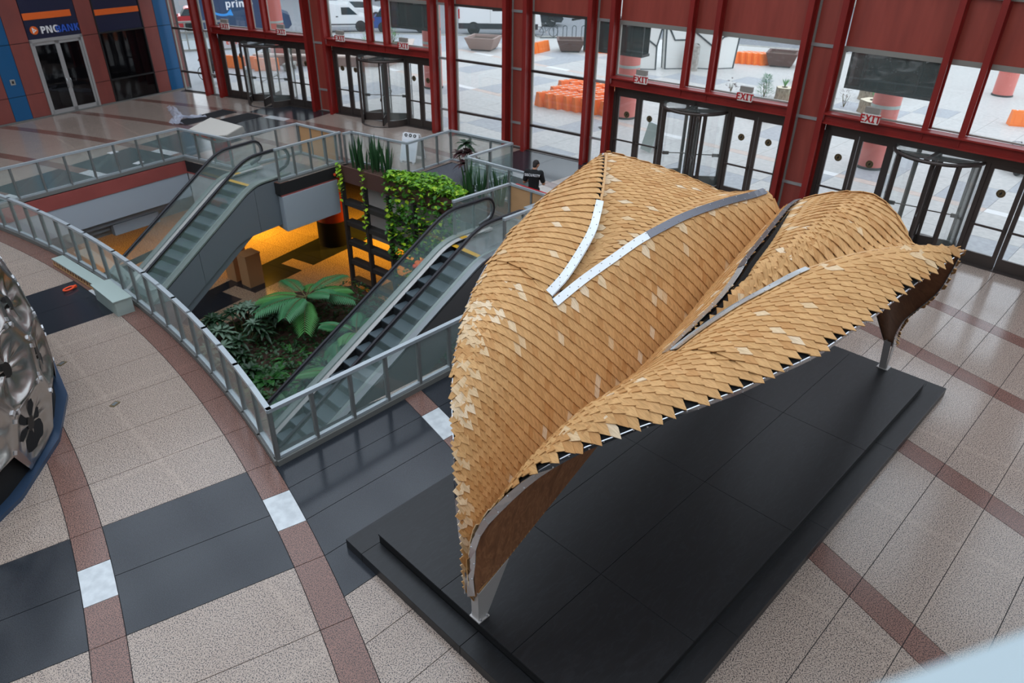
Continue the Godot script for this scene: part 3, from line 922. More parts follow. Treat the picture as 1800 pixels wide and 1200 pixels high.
func fascia_run(o: Node, pts: Array, bands: Array) -> void:   # upright boards under the floor edge; each run of the edge its own board
	for i in pts.size() - 1:
		var a: Vector2 = pts[i]
		var b: Vector2 = pts[i + 1]
		var n := (b - a).orthogonal().normalized()
		for q in bands:
			var s := st()
			var k: float = q[3]
			prism(s, PackedVector2Array([a + n * k, b + n * k, b + n * (k + 0.06), a + n * (k + 0.06)]), q[0], q[1])
			obj(q[4], s, q[2], o)

func stairwell():
	var w := thing("wall_well", "red fascia and pale soffit boards lining the stair well", "wall", Vector3.ZERO, 0, "", "structure")
	var bands := [[-0.45, -0.03, M.fascia, 0.0, "red_fascia"], [-1.28, -0.45, M.soffit, 0.02, "soffit_board"]]
	# far left side, with steps receding below it
	var l := [Vector2(-0.9, -19.65), Vector2(5.95, -20.83)]
	fascia_run(w, l, bands)
	for k in 3:
		var d: Vector2 = (l[1] - l[0]).normalized()
		var n := d.orthogonal()
		var off := 0.32 * (k + 1)
		var s := st()
		prism(s, PackedVector2Array([l[0] - d * 1.0 + n * (off + 0.02), l[1] + d * off + n * (off + 0.02), l[1] + d * off + n * (off + 0.5), l[0] - d * 1.0 + n * (off + 0.5)]), -1.28 - 0.27 * (k + 1), -1.28 - 0.27 * k)
		obj("soffit_step", s, M.soffit, w)
	fascia_run(w, [Vector2(5.95, -20.83), Vector2(6.5, -18.5)], [[-0.45, -0.03, M.fascia, 0.0, "red_fascia"], [-1.9, -0.45, M.plaster, 0.02, "soffit_board"]])
	fascia_run(w, [Vector2(7.06, -16.42), Vector2(9.3, -16.73)], [[-0.45, -0.03, M.fascia, 0.0, "red_fascia"], [-1.6, -0.45, M.soffit, -0.03, "white_block"]])
	var s := st()
	prism(s, PackedVector2Array([Vector2(7.06, -16.4), Vector2(9.3, -16.7), Vector2(9.4, -18.4), Vector2(7.16, -18.1)]), -1.62, -0.5)
	obj("white_block", s, M.soffit, w)
	var edge := []
	for k in 26: edge.append(pol(33.3, 10.0 - k * 1.05))
	fascia_run(w, edge, [[-0.45, -0.03, M.fascia, 0.0, "red_fascia"], [-1.2, -0.45, M.soffit, 0.02, "soffit_board"]])
	fascia_run(w, [Vector2(8.2, -7.66), Vector2(8.2, -4.8), Vector2(0.36, -4.8)], [[-0.45, -0.03, M.fascia, -0.02, "red_fascia"], [-1.2, -0.45, M.soffit, -0.02, "soffit_board"]])
	# concourse floor
	var fl := thing("floor_lower", "polished concourse floor below, lit yellow, with dark and pale slabs", "floor", Vector3.ZERO, 0, "", "structure")
	s = st(); bx(s, Vector3(2, LOW - 0.2, -12), Vector3(44, 0.34, 48)); obj("floor_slab", s, M.joint, fl)
	for i in range(-3, 13):
		for j in range(-1, 10):
			var a := -24.0 + 2.3 * j
			var r0 := 33.4 + 1.45 * i
			var blk: bool = posmod(j, 3) == 1
			var p := sector(r0, r0 + 1.45, a, a + 2.3)
			if blk and posmod(i, 2) == 0:
				tile(fl, "dark_slab", sector(r0, r0 + 1.45, a, a + 0.75), M.black, [], LOW)
				tile(fl, "pale_slab", sector(r0 + 0.3, r0 + 0.9, a + 0.75, a + 2.3), M.lower, [], LOW)
				tile(fl, "dark_slab", sector(r0 + 0.9, r0 + 1.45, a + 0.75, a + 2.3), M.black, [], LOW)
				tile(fl, "dark_slab", sector(r0, r0 + 0.3, a + 0.75, a + 2.3), M.black, [], LOW)
			else:
				tile(fl, "dark_slab" if blk else "concourse_slab", p, M.black if blk else M.lower, [], LOW)
	var lw := thing("wall_lower", "dark walls of the concourse around the stair well", "wall", Vector3.ZERO, 0, "", "structure")
	s = st()
	bx(s, Vector3(2, -2.6, -34.5), Vector3(40, 4.6, 0.4)); bx(s, Vector3(20.5, -2.6, -14), Vector3(0.4, 4.6, 42)); bx(s, Vector3(-14, -2.6, -12), Vector3(0.4, 4.6, 46)); bx(s, Vector3(2, -2.6, 8), Vector3(40, 4.6, 0.4))
	obj("wall_panel", s, M.boxbrown, lw)
	s = st()
	bx(s, Vector3(17.5, -0.5, -14), Vector3(4, 0.15, 42)); obj("ceiling_board", s, M.dark, lw)
	# yellow lamps in the concourse ceiling
	for q in [[Vector3(9.5, -0.75, -24.0), 24.0, "behind the dark column"], [Vector3(13.6, -0.75, -19.5), 24.0, "behind the trellis"], [Vector3(3.0, -0.75, -25.0), 6.0, "behind the soffit steps"], [Vector3(14.5, -0.75, -14.0), 14.0, "behind the gourd basket"]]:
		var la := thing("ceiling_light", "amber concourse ceiling lamp hidden under the lobby floor, %s" % q[2], "lamp", q[0], 0, "amber concourse lamps")
		s = st(); bx(s, Vector3(0, 0.06, 0), Vector3(0.9, 0.1, 0.9)); obj("housing", s, M.dark, la)
		var em := mat(g(255, 190, 60), 0.5)
		em.emission_enabled = true
		em.emission = g(255, 178, 40)
		em.emission_energy_multiplier = 0.6
		s = st(); bx(s, Vector3(0, 0.0, 0), Vector3(0.8, 0.02, 0.8)); obj("diffuser", s, em, la)
		var sp := SpotLight3D.new()
		sp.name = "amber_light"
		sp.position = Vector3(0, -0.05, 0)
		sp.rotation.x = -PI / 2
		sp.light_color = g(255, 184, 50)
		sp.light_energy = q[1]
		sp.spot_range = 20.0
		sp.spot_attenuation = 2.0
		sp.spot_angle = 68.0
		sp.light_size = 0.35
		sp.shadow_enabled = true
		la.add_child(sp)
	var col := thing("column", "round dark red column with a black foot in the concourse", "column", Vector3(11.45, LOW, -21.0))
	s = st(); cyl(s, Vector3(0, 1.05, 0), 0.62, 3.3, 28); obj("shaft", s, M.red, col)
	s = st(); cyl(s, Vector3(0, 0, 0), 0.64, 1.05, 28); obj("foot", s, M.soot, col)
	for q in [[Vector3(6.9, LOW, -20.6), 0.2, "brown card box stand on the concourse floor, the one behind"], [Vector3(7.05, LOW, -19.75), 0.12, "brown card box stand on the concourse floor, nearer the shrubs"]]:
		var bo := thing("box_stand", q[2], "box", q[0], q[1], "card box stands")
		s = st(); cbx(s, Vector3(0, 0.62, 0), Vector3(0.62, 1.24, 0.55), 0.01); obj("body", s, M.card, bo)
		s = st(); bx(s, Vector3(0, 1.245, 0), Vector3(0.66, 0.03, 0.59)); obj("lid", s, M.card, bo)
	var dsn := thing("hanging_sign", "pale unlettered hanging sign box under the soffit at the left", "sign", Vector3(3.9, -1.75, -20.9), 0.17)
	s = st(); bx(s, Vector3.ZERO, Vector3(1.6, 0.36, 0.2)); obj("box", s, M.soffit, dsn)
	s = st(); for k in [-0.6, 0.6]: bx(s, Vector3(k, 0.6, 0), Vector3(0.04, 0.9, 0.04))
	obj("hanger", s, M.alu, dsn)

# ------------------------------------------------------------------ railings
func railing(label: String, pts: Array, spacing := 0.75, curb := 0.10, solid := false, group := "stair well railings") -> void:
	var o := thing("railing", label, "railing", Vector3.ZERO, 0, group)
	var top := st()
	var low := st()
	var cb := st()
	for i in pts.size() - 1:
		var a := Vector3(pts[i].x, 0, pts[i].y)
		var b := Vector3(pts[i + 1].x, 0, pts[i + 1].y)
		var d := (b - a).normalized()
		var e := Vector3(d.z, 0, -d.x) * 0.0
		bar(top, a + Vector3.UP * 1.035 - d * 0.035, b + Vector3.UP * 1.035 + d * 0.035, 0.085, 0.06)
		bar(low, a + Vector3.UP * (curb + 0.03), b + Vector3.UP * (curb + 0.03), 0.07, 0.05)
		if curb > 0.03: bar(cb, a + Vector3.UP * curb * 0.5 - d * 0.04, b + Vector3.UP * curb * 0.5 + d * 0.04, 0.14, curb)
	obj("handrail", top, M.rail, o)
	obj("bottom_rail", low, M.rail, o)
	if curb > 0.03: obj("curb", cb, M.curb, o)
	for i in pts.size() - 1:
		var a := Vector3(pts[i].x, 0, pts[i].y)
		var b := Vector3(pts[i + 1].x, 0, pts[i + 1].y)
		var n := maxi(1, roundi(a.distance_to(b) / spacing))
		var d := (b - a).normalized()
		var bs := Basis(d, Vector3.UP, d.cross(Vector3.UP))
		for k in n + 1:
			if k == n and i < pts.size() - 2: continue
			var p := a.lerp(b, float(k) / n)
			var s := st(); bx(s, p + Vector3.UP * (curb + 1.005) * 0.5 + Vector3.UP * 0.0, Vector3(0.05, 1.005 - curb, 0.075), bs); obj("post", s, M.railside, o)
			if k < n:
				var q := a.lerp(b, float(k + 1) / n)
				s = st()
				bx(s, (p + q) * 0.5 + Vector3.UP * (curb + 0.055 + 1.0) * 0.5, Vector3(p.distance_to(q) - 0.06, 0.94 - curb, 0.012 if not solid else 0.02), bs)
				obj("glass_pane" if not solid else "plywood_infill", s, M.railglass if not solid else M.card, o)

func railings():
	var arc := []
	for k in 21: arc.append(pol(33.18, 10.15 - k * 1.3))
	railing("long curved pale railing along the near edge of the stair well", arc, 0.75)
	var st0: Vector2 = arc[0]
	railing("straight railing from the near corner to the pavilion's left edge", [st0, Vector2(8.2, -4.68)], 0.75)
	railing("railing along the far left edge of the stair well, before the bank", [Vector2(-0.75, -19.78), Vector2(5.99, -20.92), Vector2(6.62, -18.6)], 0.8)
	railing("straight railing behind the left escalator's landing", [Vector2(6.62, -18.6), Vector2(9.25, -18.82)], 0.85, 0.04)
	railing("railing closing the end of the left escalator's landing with card boards", [Vector2(9.25, -18.72), Vector2(9.55, -16.95)], 0.6, 0.04, true)
	railing("railing right of the left escalator over the white block", [Vector2(7.12, -16.53), Vector2(9.69, -16.88)], 0.62, 0.06)
	railing("railing behind the sword plants of the hanging planter", [Vector2(9.72, -16.66), Vector2(10.03, -16.66), Vector2(10.54, -14.32)], 0.9, 0.03)
	railing("railing in front of the white folding sign", [Vector2(10.54, -14.32), Vector2(12.59, -14.56)], 0.75, 0.03)
	railing("railing at the back of the gravel bed", [Vector2(12.59, -14.56), Vector2(13.0, -12.03), Vector2(10.92, -11.9)], 0.9, 0.03)
	railing("railing beside the second group of sword plants, next to the guard", [Vector2(10.92, -11.9), Vector2(11.17, -9.4)], 0.85, 0.03)
	railing("railing left of the right escalator's landing", [Vector2(8.14, -9.30), Vector2(10.16, -9.28)], 0.68, 0.06)
	railing("boarded railing with a red top strip beside the guard", [Vector2(10.18, -9.28), Vector2(10.25, -6.9)], 0.72, 0.04, true)
	var rs := thing("tape_strip", "red tape strip along the boarded railing's handrail", "tape")
	var s := st(); bar(s, Vector3(10.23, 1.07, -9.1), Vector3(10.29, 1.07, -7.0), 0.05, 0.01); obj("strip", s, M.kioskred, rs)
	railing("railing right of the right escalator's landing, partly behind the pavilion", [Vector2(8.22, -7.52), Vector2(10.2, -7.56)], 0.68, 0.06)
	# boxes and covers against the curved railing
	var cr := func(deg: float, r: float) -> Vector3:
		var p := pol(r, deg)
		return Vector3(p.x, 0, p.y)
	var b := thing("cover_box", "pale green metal cover box against the curved railing", "box", cr.call(-2.3, 32.82), deg_to_rad(2.0))
	s = st(); cbx(s, Vector3(0, 0.17, 0), Vector3(0.36, 0.34, 1.15), 0.012); obj("box", s, M.coverbox, b)
	s = st(); bx(s, Vector3(-0.01, 0.35, 0), Vector3(0.40, 0.02, 1.2)); obj("lid", s, M.coverbox, b)
	var tr := thing("trough_cover", "long pale cover strip with a pierced edge along the curved railing", "cover", cr.call(-5.6, 32.9), deg_to_rad(6.0))
	s = st(); bx(s, Vector3(0, 0.16, 0), Vector3(0.26, 0.03, 2.5)); obj("top_sheet", s, M.coverbox, tr)
	s = st()
	for k in 18: bx(s, Vector3(-0.12, 0.08, -1.2 + k * 0.14), Vector3(0.015, 0.14, 0.04))
	bx(s, Vector3(-0.12, 0.02, 0), Vector3(0.02, 0.03, 2.5))
	obj("pierced_edge", s, M.card, tr)
	var cl := thing("pipe_clamp", "small orange red clamp lying by the pale cover strip", "clamp", Vector3(-0.13, 0.03, -13.05), 0.4)
	s = st()
	var ring := []
	for k in 12: ring.append(Vector3(cos(TAU * k / 12) * 0.13, 0.02, sin(TAU * k / 12) * 0.07))
	tube(s, ring, 0.02, 6, true); obj("loop", s, M.cone, cl)
	s = st(); bx(s, Vector3(0.12, 0.02, 0.03), Vector3(0.1, 0.05, 0.05)); obj("jaw", s, M.cone, cl)

# ------------------------------------------------------------------ escalators
func escalator(label: String, at: Vector3, dir: Vector2, panel: Material, glassy: bool) -> void:
	var o := thing("escalator", label, "escalator", at, -atan2(dir.y, dir.x), "lobby escalators")
	var tn := tan(deg_to_rad(30.0))
	var low := LOW
	var ub := low / tn
	# nosing line: (u, y), u grows towards the upper landing
	var line := func(u: float) -> float:
		var f := func(x: float) -> float: return clampf(x * tn, low, 0.0)
		var acc := 0.0
		for k in 9: acc += f.call(u + (k - 4) * 0.09)
		return acc / 9.0
	var path := []
	var u := ub - 1.6
	while u < 1.9:
		path.append(Vector2(u, line.call(u)))
		u += 0.15
	# side skins
	for w in [-0.80, 0.74]:
		var seams := [ub - 1.6, ub + 1.2, ub + 3.6, -2.3, 0.0, 1.6]
		for k in seams.size() - 1:
			var poly := PackedVector2Array()
			var a: float = seams[k] + 0.006
			var b: float = seams[k + 1] - 0.006
			for i in 9:
				var x := lerpf(a, b, i / 8.0)
				poly.append(Vector2(x, line.call(x) + 0.02))
			for i in 9:
				var x := lerpf(b, a, i / 8.0)
				poly.append(Vector2(x, maxf(minf(line.call(x + 0.75) - 1.45, -0.5), low + 0.02)))
			var s := st()
			slab(s, poly, Vector3(0, 0, w), Vector3.RIGHT, Vector3.UP, Vector3(0, 0, 0.06))
			obj("side_panel", s, panel, o)
	var s := st()
	for i in path.size() - 1:
		var p: Vector2 = path[i]
		var q: Vector2 = path[i + 1]
		if p.x > -0.4: continue
		hexa(s, [Vector3(p.x, maxf(p.y - 1.3, low), -0.75), Vector3(q.x, maxf(q.y - 1.3, low), -0.75), Vector3(q.x, maxf(q.y - 1.3, low), 0.75), Vector3(p.x, maxf(p.y - 1.3, low), 0.75), Vector3(p.x, p.y - 0.5, -0.75), Vector3(q.x, q.y - 0.5, -0.75), Vector3(q.x, q.y - 0.5, 0.75), Vector3(p.x, p.y - 0.5, 0.75)])
	obj("truss_underside", s, panel, o)
	# decks: pairs of flat strips beside the steps
	for q in [[-0.735, 0.17, M.deckgreen, "outer_deck"], [0.735, 0.17, M.steel if glassy else M.deckgreen, "outer_deck"], [-0.565, 0.13, M.deck, "inner_deck"], [0.575, 0.10, M.deckgreen, "inner_deck"]]:
		var pts := []; var sd := []; var up := []
		for p in path:
			if p.x > 1.55: continue
			pts.append(Vector3(p.x, p.y + (0.10 if absf(q[0]) > 0.6 else 0.07), q[0])); sd.append(Vector3(0, 0, 1)); up.append(Vector3.UP)
		s = st(); sweep(s, pts, sd, up, q[1], 0.05); obj(q[3], s, q[2], o)
	for w in [-0.51, 0.51]:
		s = st()
		for i in path.size() - 1:
			var p: Vector2 = path[i]
			var q: Vector2 = path[i + 1]
			if q.x > 1.3: continue
			hexa(s, [Vector3(p.x, p.y - 0.35, w - 0.01), Vector3(q.x, q.y - 0.35, w - 0.01), Vector3(q.x, q.y - 0.35, w + 0.01), Vector3(p.x, p.y - 0.35, w + 0.01), Vector3(p.x, p.y + 0.08, w - 0.01), Vector3(q.x, q.y + 0.08, w - 0.01), Vector3(q.x, q.y + 0.08, w + 0.01), Vector3(p.x, p.y + 0.08, w + 0.01)])
		obj("skirt", s, M.soot, o)
	# balustrade glass, guides and handrails
	for w in [-0.64, 0.64]:
		var seg := [ub - 1.2, ub + 0.6, ub + 2.6, ub + 4.6, -1.6, 0.1, 1.42]
		for k in seg.size() - 1:
			s = st()
			for i in 6:
				var a := lerpf(seg[k] + 0.005, seg[k + 1] - 0.005, i / 6.0)
				var b := lerpf(seg[k] + 0.005, seg[k + 1] - 0.005, (i + 1) / 6.0)
				hexa(s, [Vector3(a, line.call(a) + 0.1, w - 0.006), Vector3(b, line.call(b) + 0.1, w - 0.006), Vector3(b, line.call(b) + 0.1, w + 0.006), Vector3(a, line.call(a) + 0.1, w + 0.006), Vector3(a, line.call(a) + 0.87, w - 0.006), Vector3(b, line.call(b) + 0.87, w - 0.006), Vector3(b, line.call(b) + 0.87, w + 0.006), Vector3(a, line.call(a) + 0.87, w + 0.006)])
			obj("glass_pane", s, M.railglass, o)
		var pts := []
		for k in 7: pts.append(Vector3(ub - 1.2 - sin(PI * k / 6) * 0.30, low + 0.62 - cos(PI * k / 6) * 0.31, w))
		for p in path:
			if p.x > ub - 1.2 and p.x < 1.30: pts.append(Vector3(p.x, p.y + 0.93, w))
		for k in 9: pts.append(Vector3(1.34 + sin(PI * k / 8) * 0.33, 0.60 + cos(PI * k / 8) * 0.33, w))
		pts.append(Vector3(1.15, 0.22, w))
		s = st(); tube(s, pts, 0.042, 8); obj("handrail", s, M.rubber, o)
		var gp := []; var sd := []; var up := []
		for i in pts.size():
			var t: Vector3 = (pts[mini(i + 1, pts.size() - 1)] - pts[maxi(i - 1, 0)]).normalized()
			var nn := Vector3(-t.y, t.x, 0)
			gp.append(pts[i] - nn * 0.05); sd.append(Vector3(0, 0, 1)); up.append(nn)
		s = st(); sweep(s, gp, sd, up, 0.05, 0.035); obj("handrail_guide", s, M.steel, o)
	# steps
	var x := -0.15
	while x > ub + 0.2:
		var y: float = line.call(x)
		s = st()
		bx(s, Vector3(x - 0.0, y - 0.02, 0), Vector3(0.41, 0.04, 0.99))
		var stp := obj("step", s, M.tread, o)
		s = st()
		bx(s, Vector3(x - 0.195, y - 0.14, 0), Vector3(0.02, 0.22, 0.985))
		obj("riser", s, M.riser, stp)
		x -= 0.4
	s = st(); bx(s, Vector3(0.80, -0.004, 0), Vector3(1.5, 0.02, 1.0)); bx(s, Vector3(2.05, -0.004, 0), Vector3(1.1, 0.02, 1.5)); obj("landing_plate", s, M.steel, o)
	s = st(); bx(s, Vector3(0.10, 0.008, 0), Vector3(0.14, 0.012, 1.0)); obj("comb", s, M.yellow, o)
	for q in [-0.62]:
		s = st(); bx(s, Vector3(0.5, 0.1, q + 0.06), Vector3(0.2, 0.012, 0.11)); obj("warning_label", s, M.yellow, o)

func escalators():
	escalator("left escalator between the red fascia and the white block", Vector3(6.05, 0.0, -17.3), Vector2(0.978, -0.208), M.skin_panel, false)
	escalator("right escalator rising beside the hanging planter towards the pavilion", Vector3(7.72, 0.0, -8.48), Vector2(1, 0), M.skin_dark, true)

# ------------------------------------------------------------------ planters and plants
func leaf(s: SurfaceTool, at: Vector3, dir: Vector3, l: float, w: float, bend := 0.3, fold := 0.0, n := 3) -> void:   # a pointed blade arching along dir
	var d := dir.normalized()
	var x := d.cross(Vector3.UP)
	if x.length() < 0.05: x = Vector3.RIGHT
	x = x.normalized()
	var u := x.cross(d)
	var prev := []
	for i in n + 1:
		var t := float(i) / n
		var c := at + d * l * t - Vector3.UP * bend * l * t * t
		var hw := w * 0.5 * sin(PI * clampf(0.12 + 0.88 * t, 0.0, 1.0))
		if i == n: hw = 0.0
		var row := [c - x * hw + u * fold * hw, c, c + x * hw + u * fold * hw]
		if i > 0:
			quad(s, prev[0], prev[1], row[1], row[0])
			quad(s, prev[1], prev[2], row[2], row[1])
		prev = row

func pinnate(s: SurfaceTool, r: SurfaceTool, at: Vector3, dir: Vector3, l: float, leaflets: int, ll: float, droop: float) -> void:
	var d := dir.normalized()
	var x := d.cross(Vector3.UP).normalized()
	var pts := []
	for i in 9:
		var t := i / 8.0
		pts.append(at + d * l * t - Vector3.UP * droop * l * t * t)
	tube(r, pts, 0.022, 5, false, 0.006)
	for i in leaflets:
		var t := 0.18 + 0.80 * i / leaflets
		var p := at + d * l * t - Vector3.UP * droop * l * t * t
		var tang := (d - Vector3.UP * droop * 2 * t).normalized()
		var k := ll * (1.0 - absf(t - 0.45) * 1.1)
		for e in [-1, 1]:
			leaf(s, p, tang * 0.75 + x * e * 0.8 + Vector3.UP * 0.12, k, 0.075, 0.35, 0.2, 2)

func palm(label: String, at: Vector3, h: float, n: int, l: float, a0: float, dark: bool) -> void:
	var o := thing("palm", label, "palm", at)
	var s := st(); tube(s, [Vector3.ZERO, Vector3(0.05, h * 0.5, 0.03), Vector3(0.0, h, 0.0)], 0.07, 8, false, 0.05); obj("trunk", s, M.trunk, o)
	for k in n:
		var a := a0 + TAU * k / n + rng.randf_range(-0.2, 0.2)
		var e := rng.randf_range(0.25, 1.0) if k % 2 == 0 else rng.randf_range(0.0, 0.45)
		s = st()
		var r := st()
		var d := Vector3(cos(a), e, sin(a))
		pinnate(s, r, Vector3(0, h, 0), d, l * rng.randf_range(0.85, 1.1), 17, l * 0.34, 0.35)
		var fr := obj("frond", s, M.leafpalm if (k + int(dark)) % 3 else M.leafpalm2, o)
		obj("stalk", r, M.stem, fr)

func rosettes(label: String, at: Vector3, heads: Array, l: float, w: float, m: Material, m2: Material, n := 16) -> void:
	var o := thing("shrub", label, "shrub", at)
	var proto := []
	for v in 2:
		var s := st()
		for k in n:
			var a := TAU * k * 0.382 + v
			var e := lerpf(1.1, -0.25, float(k) / n)
			leaf(s, Vector3.ZERO, Vector3(cos(a), e, sin(a)), l * lerpf(0.7, 1.0, float(k) / n), w, 0.35, 0.25, 3)
		proto.append(made(s, m if v == 0 else m2))
	var stem := st()
	for i in heads.size():
		var h: Vector3 = heads[i]
		var q := put("leaf_head", proto[i % 2], o)
		q.position = h
		q.rotation.y = rng.randf() * TAU
		q.scale = Vector3.ONE * rng.randf_range(0.85, 1.15)
		tube(stem, [Vector3(h.x * 0.5, 0, h.z * 0.5), h], 0.015, 5)
	obj("stems", stem, M.stem, o)

func clump(label: String, at: Vector3, n: int, l: float, w: float, m: Material, upright := 0.8, category := "plant", spread := 0.15) -> void:
	var o := thing("leafy_plant", label, category, at)
	for k in n:
		var a := TAU * k * 0.382 + rng.randf_range(-0.2, 0.2)
		var s := st()
		var base := Vector3(cos(a), 0, sin(a)) * rng.randf_range(0.0, spread)
		leaf(s, base, Vector3(cos(a), upright + rng.randf_range(-0.3, 0.3), sin(a)), l * rng.randf_range(0.7, 1.1), w, 0.45, 0.25, 4)
		obj("leaf", s, m, o)

func sword_plant(label: String, at: Vector3, n: int, h: float, spread: float) -> void:
	var o := thing("sword_plant", label, "plant", at, 0, "sword plants in the hanging planter")
	for k in n:
		var a := rng.randf() * TAU
		var b := Vector3(cos(a), 0, sin(a)) * rng.randf() * spread
		var s := st()
		leaf(s, b, Vector3(cos(a) * 0.16 + rng.randf_range(-0.1, 0.1), 1.0, sin(a) * 0.16 + rng.randf_range(-0.1, 0.1)), h * rng.randf_range(0.6, 1.05), 0.07, -0.02, 0.35, 4)
		obj("blade", s, M.leafblade, o)

func planters_and_plants():
	# hanging planter box in the corner of the lobby floor
	var o := thing("planter", "brown hanging planter box over the stair well on a dark steel trellis", "planter")
	var front := [Vector2(9.27, -16.5), Vector2(9.62, -13.9), Vector2(9.72, -12.4), Vector2(9.92, -9.4)]
	for i in 3:
		var a: Vector2 = front[i]; var b: Vector2 = front[i + 1]
		var n := Vector2(0.99, -0.1)
		var s := st(); prism(s, PackedVector2Array([a, b, b + n * 0.06, a + n * 0.06]), -0.42, 0.12); obj("front_board", s, M.boxbrown, o)
	var s := st()
	prism(s, PackedVector2Array([Vector2(9.3, -16.5), Vector2(9.64, -13.9), Vector2(9.95, -9.4), Vector2(11.08, -9.3), Vector2(10.86, -11.95), Vector2(10.9, -14.3), Vector2(10.44, -14.25), Vector2(9.98, -16.55)]), -0.40, 0.03)
	obj("soil", s, M.soil, o)
	s = st()
	prism(s, PackedVector2Array([Vector2(10.46, -14.2), Vector2(12.5, -14.42), Vector2(12.9, -12.1), Vector2(10.86, -11.98)]), -0.3, -0.02)
	obj("gravel_bed", s, M.gravel, o)
	# steel trellis below it and the pale louvres behind
	var tr := thing("trellis", "dark steel trellis frame below the hanging planter", "trellis")
	for k in 7:
		var p := Vector2(9.33, -16.45).lerp(Vector2(9.95, -9.5), k / 6.0)
		s = st(); bx(s, Vector3(p.x, (LOW - 0.42) / 2, p.y), Vector3(0.14, -LOW - 0.42, 0.12)); obj("post", s, M.trellis, tr)
		if k < 6:
			var q := Vector2(9.33, -16.45).lerp(Vector2(9.95, -9.5), (k + 1) / 6.0)
			for j in 5:
				var y := -1.18 - 0.74 * j
				s = st(); bar(s, Vector3(p.x + 0.1, y, p.y), Vector3(q.x + 0.1, y, q.y), 0.3, 0.16); obj("cross_rail", s, M.trellis, tr)
	var lv := thing("louvre_wall", "pale louvred boards behind the trellis", "louvre")
	for k in 3:
		for j in 9:
			var p := Vector2(10.0, -16.4).lerp(Vector2(10.6, -9.6), k / 3.0 + 0.004)
			var q := Vector2(10.0, -16.4).lerp(Vector2(10.6, -9.6), (k + 1) / 3.0 - 0.004)
			var y := -0.5 - 0.235 * j
			s = st(); hexa(s, [Vector3(p.x, y - 0.23, p.y), Vector3(q.x, y - 0.23, q.y), Vector3(q.x + 0.05, y - 0.23, q.y), Vector3(p.x + 0.05, y - 0.23, p.y), Vector3(p.x + 0.05, y, p.y), Vector3(q.x + 0.05, y, q.y), Vector3(q.x + 0.1, y, q.y), Vector3(p.x + 0.1, y, p.y)])
			obj("slat", s, M.louvre, lv)
	for q in [[Vector3(9.75, 0.03, -16.1), 16, "left end of the hanging planter"], [Vector3(9.95, 0.03, -15.3), 22, "hanging planter's left part, third along"], [Vector3(9.82, 0.03, -15.75), 14, "hanging planter's left part, second along"], [Vector3(10.02, 0.03, -14.75), 18, "middle of the hanging planter, left of the vine"], [Vector3(10.45, 0.03, -11.3), 22, "right of the vine, before the gravel"], [Vector3(10.35, 0.03, -10.7), 18, "between the vine and the guard"], [Vector3(10.6, 0.03, -10.1), 16, "nearest the guard"]]:
		sword_plant("dark green sword leaved plant at the %s" % q[2], q[0], q[1], 1.15, 0.22)
	rosettes("dark purplish bush in the gravel bed", Vector3(11.6, -0.02, -12.6), [Vector3(0, 0.9, 0), Vector3(0.2, 0.6, 0.2), Vector3(-0.25, 0.65, 0.1), Vector3(0.05, 1.15, -0.15), Vector3(0.25, 0.85, -0.2), Vector3(-0.15, 0.4, 0.3), Vector3(-0.2, 0.9, -0.2)], 0.42, 0.14, M.leafplum, M.leafdark, 14)
	clump("small lime green shrub beside the gravel bed", Vector3(10.75, 0.0, -13.6), 26, 0.5, 0.16, M.leafvine2, 0.7, "shrub")
	# the vine: leaves over the box and down the trellis
	var vine := thing("vine", "bright green trailing vine spilling over the hanging planter", "vine")
	var lm := []
	for q in [M.leafvine, M.leafvine2, M.leaflime]:
		s = st(); leaf(s, Vector3(0, 0, -0.06), Vector3(0, 0.1, 1), 0.15, 0.13, 0.25, 0.2, 2); lm.append(made(s, q))
	var xf := [[], [], []]
	for k in 2600:
		var t := rng.randf()
		var p: Vector3
		if k < 1150:
			var a := Vector2(9.55, -14.3).lerp(Vector2(9.88, -11.1), t)
			p = Vector3(a.x + rng.randf_range(-0.15, 0.95) * (0.4 + 0.6 * sin(PI * t)), 0.12 + rng.randf_range(0.0, 0.22), a.y)
		else:
			var a := Vector2(9.56, -14.2).lerp(Vector2(9.85, -11.0), t)
			var reach := 2.0 + 2.0 * absf(sin(t * 17.0)) * rng.randf() + 0.6 * sin(PI * t)
			p = Vector3(a.x - rng.randf_range(0.0, 0.22), 0.2 - reach * pow(rng.randf(), 0.8), a.y)
		var b := Basis(Vector3.UP, rng.randf() * TAU) * Basis(Vector3.RIGHT, rng.randf_range(-0.7, 0.9))
		xf[0 if k < 700 else (1 if k % 5 else 2)].append(Transform3D(b.scaled(Vector3.ONE * rng.randf_range(0.7, 1.2)), p))
	for strand in [[Vector2(9.24, -16.4), 1.25], [Vector2(9.4, -15.35), 2.6], [Vector2(9.26, -16.3), 0.9], [Vector2(9.42, -15.2), 1.9]]:
		for k in 14:
			var b := Basis(Vector3.UP, rng.randf() * TAU) * Basis(Vector3.RIGHT, 0.4)
			xf[k % 2 * 2].append(Transform3D(b, Vector3(strand[0].x - 0.06 + rng.randf_range(-.03, .03), 0.2 - strand[1] * k / 13.0, strand[0].y + rng.randf_range(-.05, .05))))
	for v in 3:
		var mm := MultiMesh.new()
		mm.transform_format = MultiMesh.TRANSFORM_3D
		mm.mesh = lm[v]
		mm.instance_count = xf[v].size()
		for k in xf[v].size(): mm.set_instance_transform(k, xf[v][k])
		var mi := MultiMeshInstance3D.new()
		mi.name = "vine_leaves"
		mi.multimesh = mm
		mi.set_meta("kind", "stuff")
		vine.add_child(mi, true)
	# planting bed on the concourse
	var bed := thing("planting_bed", "low raised soil bed on the concourse between the escalators", "planting bed")
